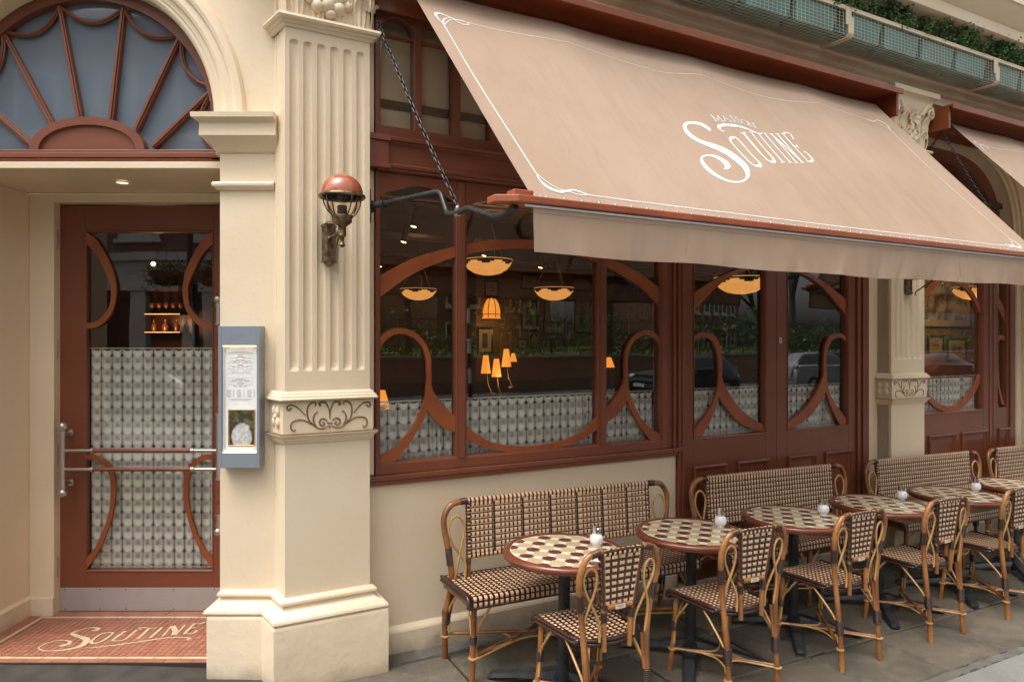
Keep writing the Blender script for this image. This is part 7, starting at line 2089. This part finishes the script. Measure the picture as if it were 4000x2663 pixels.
for z in (1.915, 2.10):
    m = MB(); m.box(-3.74, -3.38, 6.95, 7.12, z - .012, z - .001); q = sh.part('shelf_board', m, M_mirr)
    m = MB(); m.box(-3.74, -3.38, 6.944, 6.949, z - .009, z - .003); sh.part('light_strip', m, M_glow, parent=q)
m = MB(); m.box(-3.78, -3.34, 7.13, 7.15, 1.7, 2.4); sh.part('back_panel', m, M_mirr)
M_amber = MAT('amber_bottle', (0.22, 0.10, 0.035), 0.12, coat=0.5)
for k, (x, z) in enumerate(((-3.69, 1.916), (-3.57, 1.916), (-3.45, 1.916))):
    m = MB(); m.lathe([(.026 + .004 * (k % 2), 0), (.028 + .004 * (k % 2), .06), (.012, .085), (.009, .12), (.011, .125), (0, .126)], 14, (x, 7.03, z)); single('bottle', m, M_amber, ['squat bottle left on the lower lit shelf', 'bottle in the middle of the lower lit shelf', 'bottle right on the lower lit shelf'][k], 'bottle', off=(x, 7.03, z), fac=False, group='bottles on the lit shelf', smooth=50)
for k in range(5):
    x = -3.71 + .075 * k
    m = MB(); m.lathe([(.020, 0), (.003, .004), (.003, .05), (.022, .065), (.026, .09), (.022, .11)], 12, (x, 7.03, 2.101)); single('drinking_glass', m, M_amber, '%s stemmed glass from the left on the upper lit shelf behind the entrance door' % ['first', 'second', 'third', 'fourth', 'fifth'][k], 'glass', off=(x, 7.03, 2.101), fac=False, group='glasses on the lit shelf', smooth=50)
t = Thing('lobby_lamp', 'small glowing bulb seen through the top of the entrance door', 'lamp', (-2.89, 5.5, 2.44), fac=False)
m = MB(); m.ball((-2.89, 5.5, 2.44), .018, 12, 8); t.part('bulb', m, M_bulb); m = MB(); m.tube([(-2.89, 5.5, 2.456), (-2.89, 5.5, 2.95)], .008, 6); t.part('cord', m, M_black)
L = bpy.data.lights.new('lamp_light', 'POINT'); L.energy = 2.0; L.color = (1, .5, .2); L.shadow_soft_size = .05
o = bpy.data.objects.new('lamp_light', L); o.location = (-3.55, 6.8, 2.0); COL.objects.link(o)
# ---------------------------------------------------------------- across the street (seen mirrored in the glass)
FZ = -0.13
def brick_mat(name, c1, c2, mortar, scale=1.0):
    m, nt, out = new_mat(name); p = nt.nodes.new('ShaderNodeBsdfPrincipled'); p.inputs['Roughness'].default_value = 0.85
    tc = nt.nodes.new('ShaderNodeTexCoord'); mp = nt.nodes.new('ShaderNodeMapping'); mp.inputs['Rotation'].default_value = (R(90), 0, 0)
    nt.links.new(tc.outputs['Object'], mp.inputs[0])
    b = nt.nodes.new('ShaderNodeTexBrick'); b.inputs['Scale'].default_value = scale
    b.inputs['Brick Width'].default_value = .225; b.inputs['Row Height'].default_value = .075; b.inputs['Mortar Size'].default_value = .008
    b.inputs['Color1'].default_value = (*c1, 1); b.inputs['Color2'].default_value = (*c2, 1); b.inputs['Mortar'].default_value = (*mortar, 1)
    nt.links.new(mp.outputs[0], b.inputs['Vector']); nt.links.new(b.outputs['Color'], p.inputs['Base Color']); nt.links.new(p.outputs[0], out.inputs[0]); return m
M_brick = brick_mat('garden_brick', (0.24, 0.12, 0.08), (0.17, 0.085, 0.06), (0.26, 0.23, 0.18))
M_brick2 = brick_mat('terrace_brick', (0.26, 0.115, 0.07), (0.19, 0.08, 0.05), (0.28, 0.24, 0.19))
M_wpaint = MAT('white_joinery', (0.72, 0.70, 0.65), 0.5)
M_dglass = MAT('dark_pane', (0.03, 0.035, 0.04), 0.08, spec=0.7)
M_grass = MAT('lawn', (0.15, 0.23, 0.04), 0.9, col2=(0.10, 0.16, 0.035), vscale=6)
gw = Thing('garden_wall', 'low brick garden wall across the street, seen mirrored in the window', 'wall', (16, -19.4, FZ))
m = MB(); m.fbox(-8, 46, 19.2, 19.55, FZ, 1.16); gw.part('brickwork', m, M_brick); m = MB(); m.fbox(-8, 46, 19.15, 19.6, 1.161, 1.25); gw.part('coping', m, M_conc)
rl = Thing('railing', 'black iron railing on the garden wall across the street', 'railing', (16, -19.4, 1.25))
m = MB(); s = -8
while s < 46: m.tube([(s, -19.4, 1.25), (s, -19.4, 2.75)], .013, 4, cap=False); m.tube([(s, -19.4, 2.75), (s, -19.4, 2.86)], [.022, .001], 4, cap=False); s += .16
rl.part('bars', m, M_black, stuff=True, recalc=False); m = MB(); m.fbox(-8, 46, 19.38, 19.42, 1.42, 1.45); m.fbox(-8, 46, 19.38, 19.42, 2.60, 2.63); rl.part('rail', m, M_black)
m = MB(); m.grid(lambda s, n: (s, -n, .9 + .02 * (n - 19)), linspace(-8, 46, 3), [44, 19.56]); single('lawn', m, M_grass, kind='structure')
rr = random.Random(4)
m = MB()
for i in range(9000):                                    # laurel hedge behind the railing
    s = rr.uniform(-7, 45); h = 1.0 + 1.3 * (0.5 + 0.5 * math.sin(s * .9) * math.sin(s * .37 + 1)) + rr.uniform(-.2, .5)
    c = Vector((s, -rr.uniform(20.2, 22.3), .95 + rr.random() ** .7 * h))
    d = Vector((rr.gauss(0, 1), rr.gauss(0.9, 1), rr.gauss(.4, 1))).normalized(); x = d.orthogonal().normalized(); y = d.cross(x)
    L = rr.uniform(.07, .15); m.add([c - x * L, c + y * L * .5, c + x * L, c - y * L * .5], [(0, 1, 2, 3)])
single('hedge_foliage', m, M_leaf2, kind='stuff', recalc=False)
def tree(s, n, h, seed, label, leafy=False):
    r = random.Random(seed); t = Thing('street_tree', label, 'tree', (s, -n, .9), group='trees in the garden across the street')
    m = MB(); lf = MB()
    def br(p, d, L, rad, dep):
        P = [p]; q = p.copy(); dd = d.copy()
        for i in range(4):
            dd = (dd + Vector((r.gauss(0, .12), r.gauss(0, .12), .05))).normalized(); q = q + dd * L / 4; P.append(q.copy())
        m.tube(P, [rad * (1 - .12 * i) for i in range(5)], 6 if dep < 2 else 4, cap=False)
        if leafy and dep >= 2:
            for _ in range(26):
                c = q + Vector((r.gauss(0, .5), r.gauss(0, .5), r.gauss(0, .4))); x = Vector((r.gauss(0, 1), r.gauss(0, 1), r.gauss(0, 1))).normalized(); y = x.orthogonal().normalized(); l = r.uniform(.09, .18)
                lf.add([c - x * l, c + y * l * .6, c + x * l, c - y * l * .6], [(0, 1, 2, 3)])
        if dep < 4:
            for _ in range(3 if dep else 4):
                nd = (dd + Vector((r.gauss(0, .55), r.gauss(0, .55), r.uniform(-.1, .4)))).normalized(); br(P[r.choice([2, 3, 4])] if dep else P[r.choice([3, 4])], nd, L * r.uniform(.55, .75), rad * .52, dep + 1)
    br(Vector((s, -n, .9)), Vector((r.gauss(0, .06), 0, 1)), h * .42, h * .022, 0)
    t.part('trunk', m, M_bark, recalc=False)
    if lf.v: t.part('crown', lf, M_leaf2, recalc=False)
for k, (s, n, h, lv) in enumerate(((-4, 25, 9, 0), (3, 27, 11, 1), (8.5, 24, 8, 0), (13.5, 26, 12, 1), (19, 24, 10, 0), (24.5, 26, 11, 0), (30, 24, 9, 1), (36, 27, 12, 0), (42, 25, 10, 0))):
    tree(s, n, h, 40 + k, '%s tree behind the railing across the street, %s from the left' % (('bare', 'leafy')[lv], ['first', 'second', 'third', 'fourth', 'fifth', 'sixth', 'seventh', 'eighth', 'ninth'][k]), bool(lv))
tn = Thing('marquee', 'white marquee tent in the garden across the street', 'tent', (16, -45, 1.2))
m = MB(); m.add([(13.2, -43, 3.7), (19.2, -43, 3.7), (19.2, -47, 3.7), (13.2, -47, 3.7), (15.2, -45, 5.3), (17.2, -45, 5.3)], [(0, 1, 5, 4), (1, 2, 5), (2, 3, 4, 5), (3, 0, 4)]); tn.part('roof', m, M_wpaint); m = MB(); m.fbox(13.3, 19.1, 43.1, 46.9, 1.2, 3.69); tn.part('side', m, M_wpaint)
# striped beacon
bc = Thing('beacon', 'black and white striped crossing beacon across the street', 'beacon', (7.9, -16.3, FZ))
for k in range(7):
    m = MB(); m.lathe([(.055, 0.0), (.055, .48)], 14, (7.9, -16.3, FZ + .1 + .482 * k)); bc.part('band', m, M_wpaint if k % 2 else M_black, smooth=50)
m = MB(); m.lathe([(.14, 0), (.12, .10)], 14, (7.9, -16.3, FZ)); bc.part('base', m, M_black, smooth=50); m = MB(); m.ball((7.9, -16.3, FZ + 3.62), .16, 14, 10); bc.part('globe', m, MAT('amber_globe', (.6, .25, .03), .3), smooth=60)
# cars
M_tyre = MAT('tyre', (.015, .015, .016), .8); M_lampw = MAT('headlamp_glass', (.75, .77, .8), .08, coat=.5); M_lampr = MAT('tail_lamp', (.35, .012, .01), .15, coat=.5); M_plate = MAT('number_plate', (.7, .62, .2), .5); M_platew = MAT('front_plate', (.75, .75, .72), .5)
def car(label, s, n, face, col, L, H, kind):
    t = Thing('parked_car', label, 'car', (s, -n, FZ), group='cars parked across the street')
    Wd = 1.72; f = face
    body_m = MAT('car_paint_' + kind, col, 0.18, metal=0.3, coat=0.8)
    # belt line, bonnet and roof heights along the length (0 nose .. 1 tail)
    prof = {'hatch': [(0, .52, .52), (.03, .72, .72), (.10, .86, .86), (.27, .98, .98), (.30, 1.0, 1.02), (.46, 1.02, 1.40), (.62, 1.03, 1.45), (.84, 1.05, 1.40), (.955, 1.0, 1.02), (.99, .80, .80), (1, .50, .50)],
            'estate': [(0, .55, .55), (.03, .74, .74), (.10, .90, .90), (.22, 1.0, 1.0), (.25, 1.02, 1.05), (.42, 1.04, 1.46), (.60, 1.05, 1.50), (.85, 1.06, 1.45), (.95, 1.04, 1.10), (.99, .85, .85), (1, .52, .52)],
            'saloon': [(0, .50, .50), (.03, .66, .66), (.12, .78, .78), (.30, .90, .90), (.33, .92, .94), (.50, .94, 1.36), (.62, .95, 1.40), (.80, .97, 1.24), (.93, .98, 1.0), (.99, .84, .84), (1, .5, .5)]}[kind]
    def xs(u): return s + f * (u - .5) * L
    def loft(sel, name, mat, w0, w1, parent=None, lo=None):
        mb = MB(); us = [p[0] for p in prof]
        o = len(mb.v)
        for (u, b, r) in prof:
            e = 1 - .10 * max(0, (.12 - u) / .12) - .08 * max(0, (u - .9) / .1)
            if sel == 'body': sec = [(-.86 * e, .22), (-.88 * e, .5), (-.86 * e, b - .06), (-.78 * e, b), (.78 * e, b), (.86 * e, b - .06), (.88 * e, .5), (.86 * e, .22)]
            else: sec = [(-.79 * e, b - .01), (-.70 * e, lerp(b, r, .75)), (-.60 * e, r), (0, r + .02), (.60 * e, r), (.70 * e, lerp(b, r, .75)), (.79 * e, b - .01)]
            mb.v += [(xs(u), -n + y, FZ + z) for y, z in sec]
            k = len(sec)
        for i in range(len(prof) - 1):
            for j in range(k - 1): mb.f.append((o + i * k + j, o + (i + 1) * k + j, o + (i + 1) * k + j + 1, o + i * k + j + 1)); mb.mi.append(1 if (sel != 'body' and j in (2, 3)) else 0)
        mb.f.append(tuple(o + j for j in range(k))); mb.mi.append(0); mb.f.append(tuple(o + (len(prof) - 1) * k + j for j in range(k))); mb.mi.append(0)
        return t.part(name, mb, mat, smooth=50)
    loft('body', 'body', body_m, 0, 0); loft('cabin', 'cabin_glass', [M_dglass, body_m], 0, 0)
    for u in (.19, .80):
        for sg in (-1, 1):
            c = (xs(u), -n + sg * .80, FZ + .31); Mx = Matrix.Rotation(R(90), 3, 'X')
            m = MB(); m.lathe([(.18, -.10), (.29, -.10), (.315, -.07), (.315, .07), (.29, .10), (.18, .10)], 22, c, M=Mx); w = t.part('wheel', m, M_tyre, smooth=40)
            m = MB(); m.lathe([(0, .105), (.05, .11), (.06, .09), (.17, .10), (.19, .105)], 18, (c[0], c[1] + (.0 if sg > 0 else 0), c[2]), M=Mx); m.lathe([(0, -.105), (.05, -.11), (.06, -.09), (.17, -.10), (.19, -.105)], 18, c, M=Mx); t.part('rim', m, M_steel, parent=w, smooth=40)
    for sg in (-1, 1):
        m = MB(); m.ball((xs(.055), -n + sg * .62, FZ + .72), .14, 14, 8, sc=(.9, .85, .75)); t.part('headlight', m, M_lampw, smooth=60)
        m = MB(); m.ball((xs(.965), -n + sg * .74, FZ + .86), .12, 12, 8, sc=(.7, .6, 1.5)); t.part('tail_light', m, M_lampr, smooth=60)
        m = MB(); m.ball((xs(.36), -n + sg * .96, FZ + 1.02), .10, 10, 6, sc=(.6, 1, .7)); t.part('wing_mirror', m, body_m, smooth=60)
    for u, mt in ((-.006, M_platew), (1.004, M_plate)):
        m = MB(); m.box(xs(u) - .008, xs(u) + .008, -n - .26, -n + .26, FZ + .42, FZ + .53); t.part('number_plate', m, mt)
    for u in (.44, .68):
        for sg in (-1, 1): m = MB(); m.box(xs(u) - .07, xs(u) + .07, -n + sg * .885 - .012, -n + sg * .885 + .012, FZ + .86, FZ + .885); t.part('door_handle', m, M_chrome)
car('dark blue black hatchback with round headlights, mirrored in the double doors', 15.3, 14.5, 1, (.018, .022, .032), 3.85, 1.42, 'hatch')
car('silver hatchback mirrored in the right door leaf', 22.1, 14.5, -1, (.33, .34, .36), 3.9, 1.5, 'estate')
car('dark red saloon mirrored in the arched bay glass', 30.7, 14.5, -1, (.12, .008, .012), 4.6, 1.4, 'saloon')
car('dark grey saloon mirrored low in the entrance door glass', -12.5, 6.6, 1, (.03, .032, .036), 4.5, 1.4, 'saloon')
# corner shop and terrace houses
def house(name, label, x0, x1, Y, h, mat, shop=None, depth=9, win=1.15):
    """front wall faces +Y in picture axes"""
    t = Thing(name, label, 'house', ((x0 + x1) / 2, Y, -.1), fac=False, group='houses across the street')
    m = MB(); m.box(x0, x1, Y - depth, Y, -.2, h); t.part('wall', m, mat)
    m = MB(); m.add([(x0 - .2, Y + .3, h), (x1 + .2, Y + .3, h), (x1 + .2, Y - depth, h), (x0 - .2, Y - depth, h), (x0 - .2, Y - depth / 2, h + 2.6), (x1 + .2, Y - depth / 2, h + 2.6)], [(0, 1, 5, 4), (1, 2, 5), (2, 3, 4, 5), (3, 0, 4), (0, 3, 2, 1)]); t.part('roof', m, M_slate)
    z = 5.2 if shop else 1.2
    while z + 1.9 < h:
        x = x0 + .9
        while x + win < x1 - .3:
            m = MB(); ring(m, x, x + win, z, z + 1.75, [(-.12, 0), (-.12, .06), (.07, .06), (.07, -.06)], lambda a, b, n_: (a, Y + n_, b)); m.box(x, x + win, Y - .02, Y + .03, z + .84, z + .90); m.box(x - .2, x + win + .2, Y + .01, Y + .16, z - .24, z - .125)
            w = t.part('window', m, M_wpaint); m = MB(); m.box(x + .06, x + win - .06, Y - .05, Y + .004, z + .06, z + 1.70); t.part('pane', m, M_dglass, parent=w)
            x += win + 1.35
        z += 3.0
    return t
M_slate = MAT('slate_roof', (.06, .062, .07), .6)
cs_ = house('corner_shop', 'brick corner shop across the street, mirrored in the entrance door', -21, -6.5, -13.0, 11.5, M_brick2, shop=True)
m = MB(); m.box(-21, -6.5, -13.0, -12.72, 3.55, 4.35); m.box(-21, -6.5, -13.0, -12.55, 4.351, 4.60); m.box(-21, -6.5, -13.0, -12.62, 3.40, 3.549); cs_.part('fascia', m, M_wpaint)
for x in (-20.6, -16.2, -11.9, -9.6, -6.7):
    m = MB(); m.box(x - .25, x + .25, -13.0, -12.68, -.15, 3.39); cs_.part('pilaster', m, M_wpaint)
for a, b in ((-20.3, -16.5), (-15.9, -12.2), (-9.3, -7.0)):
    m = MB(); m.box(a, b, -12.99, -12.96, .5, 3.2); cs_.part('shop_window', m, M_dglass)
m = MB(); m.box(-11.6, -9.9, -12.99, -12.95, -.1, 3.2); cs_.part('shop_door', m, M_darkwood)
def sign(txt, x, z, size, mat, mirror_face=True):
    cu = bpy.data.curves.new('shop_lettering', 'FONT'); cu.body = txt; cu.size = size; cu.extrude = .02; cu.align_x = 'CENTER'
    o = bpy.data.objects.new('shop_lettering', cu); COL.objects.link(o)
    dg = bpy.context.evaluated_depsgraph_get(); me = bpy.data.meshes.new_from_object(o.evaluated_get(dg)); bpy.data.objects.remove(o)
    me.materials.clear(); me.materials.append(mat)
    q = bpy.data.objects.new('shop_lettering', me); q.parent = cs_.o; COL.objects.link(q)
    q.location = (x - cs_.off[0], -12.69 - cs_.off[1], z - cs_.off[2]); q.rotation_euler = (R(90), 0, R(180))
sign('Tidd', -13.4, 3.72, .62, M_black); sign('CHEM', -9.0, 3.74, .58, M_black)
for k, (x0, x1, Y, h) in enumerate(((30, 44, -22, 10.5), (14, 29.5, -30, 11), (-4, 11, -60, 11), (46, 62, -12, 11))):
    house('terrace_house', ['terrace house far right across the street', 'terrace house across the street behind the garden', 'distant terrace house beyond the garden', 'terrace house at the street end'][k], x0, x1, Y, h, M_brick2)
lp = Thing('lamp_post', 'black lamp post carrying hanging baskets across the street', 'lamp post', (-5.75, -3.2, -.1), fac=False)
m = MB(); m.tube([(-5.75, -3.2, -.1), (-5.75, -3.2, 6.5)], .055, 12); m.tube([(-5.75, -3.2, -.1), (-5.75, -3.2, 1.2)], .085, 12); lp.part('post', m, M_black, smooth=50)
for sg in (-1, 1):
    m = MB(); m.tube(spline([(-5.75, -3.2, 3.9), (-5.75 + sg * .15, -3.2, 4.2), (-5.75 + sg * .38, -3.2, 4.15), (-5.75 + sg * .42, -3.2, 3.85)], 5), .016, 6); lp.part('arm', m, M_black, smooth=50)
m = MB(); m.box(-5.92, -5.58, -3.13, -3.10, 2.25, 2.95); lp.part('notice', m, M_black); m = MB(); m.box(-5.86, -5.66, -3.13, -3.10, 1.45, 2.2); lp.part('parking_plate', m, M_wpaint)
for sg in (-1, 1):
    hb = Thing('hanging_basket', '%s flower basket hanging from the lamp post across the street' % ('left' if sg < 0 else 'right'), 'hanging basket', (-5.75 + sg * .42, -3.2, 3.0), fac=False)
    c = (-5.75 + sg * .42, -3.2, 3.05)
    m = MB(); m.lathe([(0, -.26), (.14, -.24), (.25, -.12), (.29, 0), (0, 0)], 18, c, cap=False); hb.part('basket', m, M_bark, smooth=50)
    m = MB(); lf = MB()
    for k in range(700):
        a = rr.uniform(0, 6.28); q = rr.uniform(.05, .40); cc = Vector((c[0] + q * math.cos(a), c[1] + q * math.sin(a), c[2] + rr.uniform(-.22, .18) - (q > .3) * .1))
        d = Vector((rr.gauss(0, 1), rr.gauss(0, 1), rr.gauss(.3, 1))).normalized(); x = d.orthogonal().normalized(); y = d.cross(x); l = rr.uniform(.02, .04)
        (m if k % 9 else lf).add([cc - x * l, cc + y * l * .7, cc + x * l, cc - y * l * .7], [(0, 1, 2, 3)])
    hb.part('foliage', m, M_leaf2, recalc=False); hb.part('flowers', lf, MAT('flower_violet', (.10, .04, .30), .6), recalc=False)
    m = MB()
    for a in (0, 2.1, 4.2): m.tube([(c[0] + .28 * math.cos(a), c[1] + .28 * math.sin(a), c[2]), (c[0], c[1], c[2] + .80)], .004, 4)
    hb.part('wire', m, M_black)
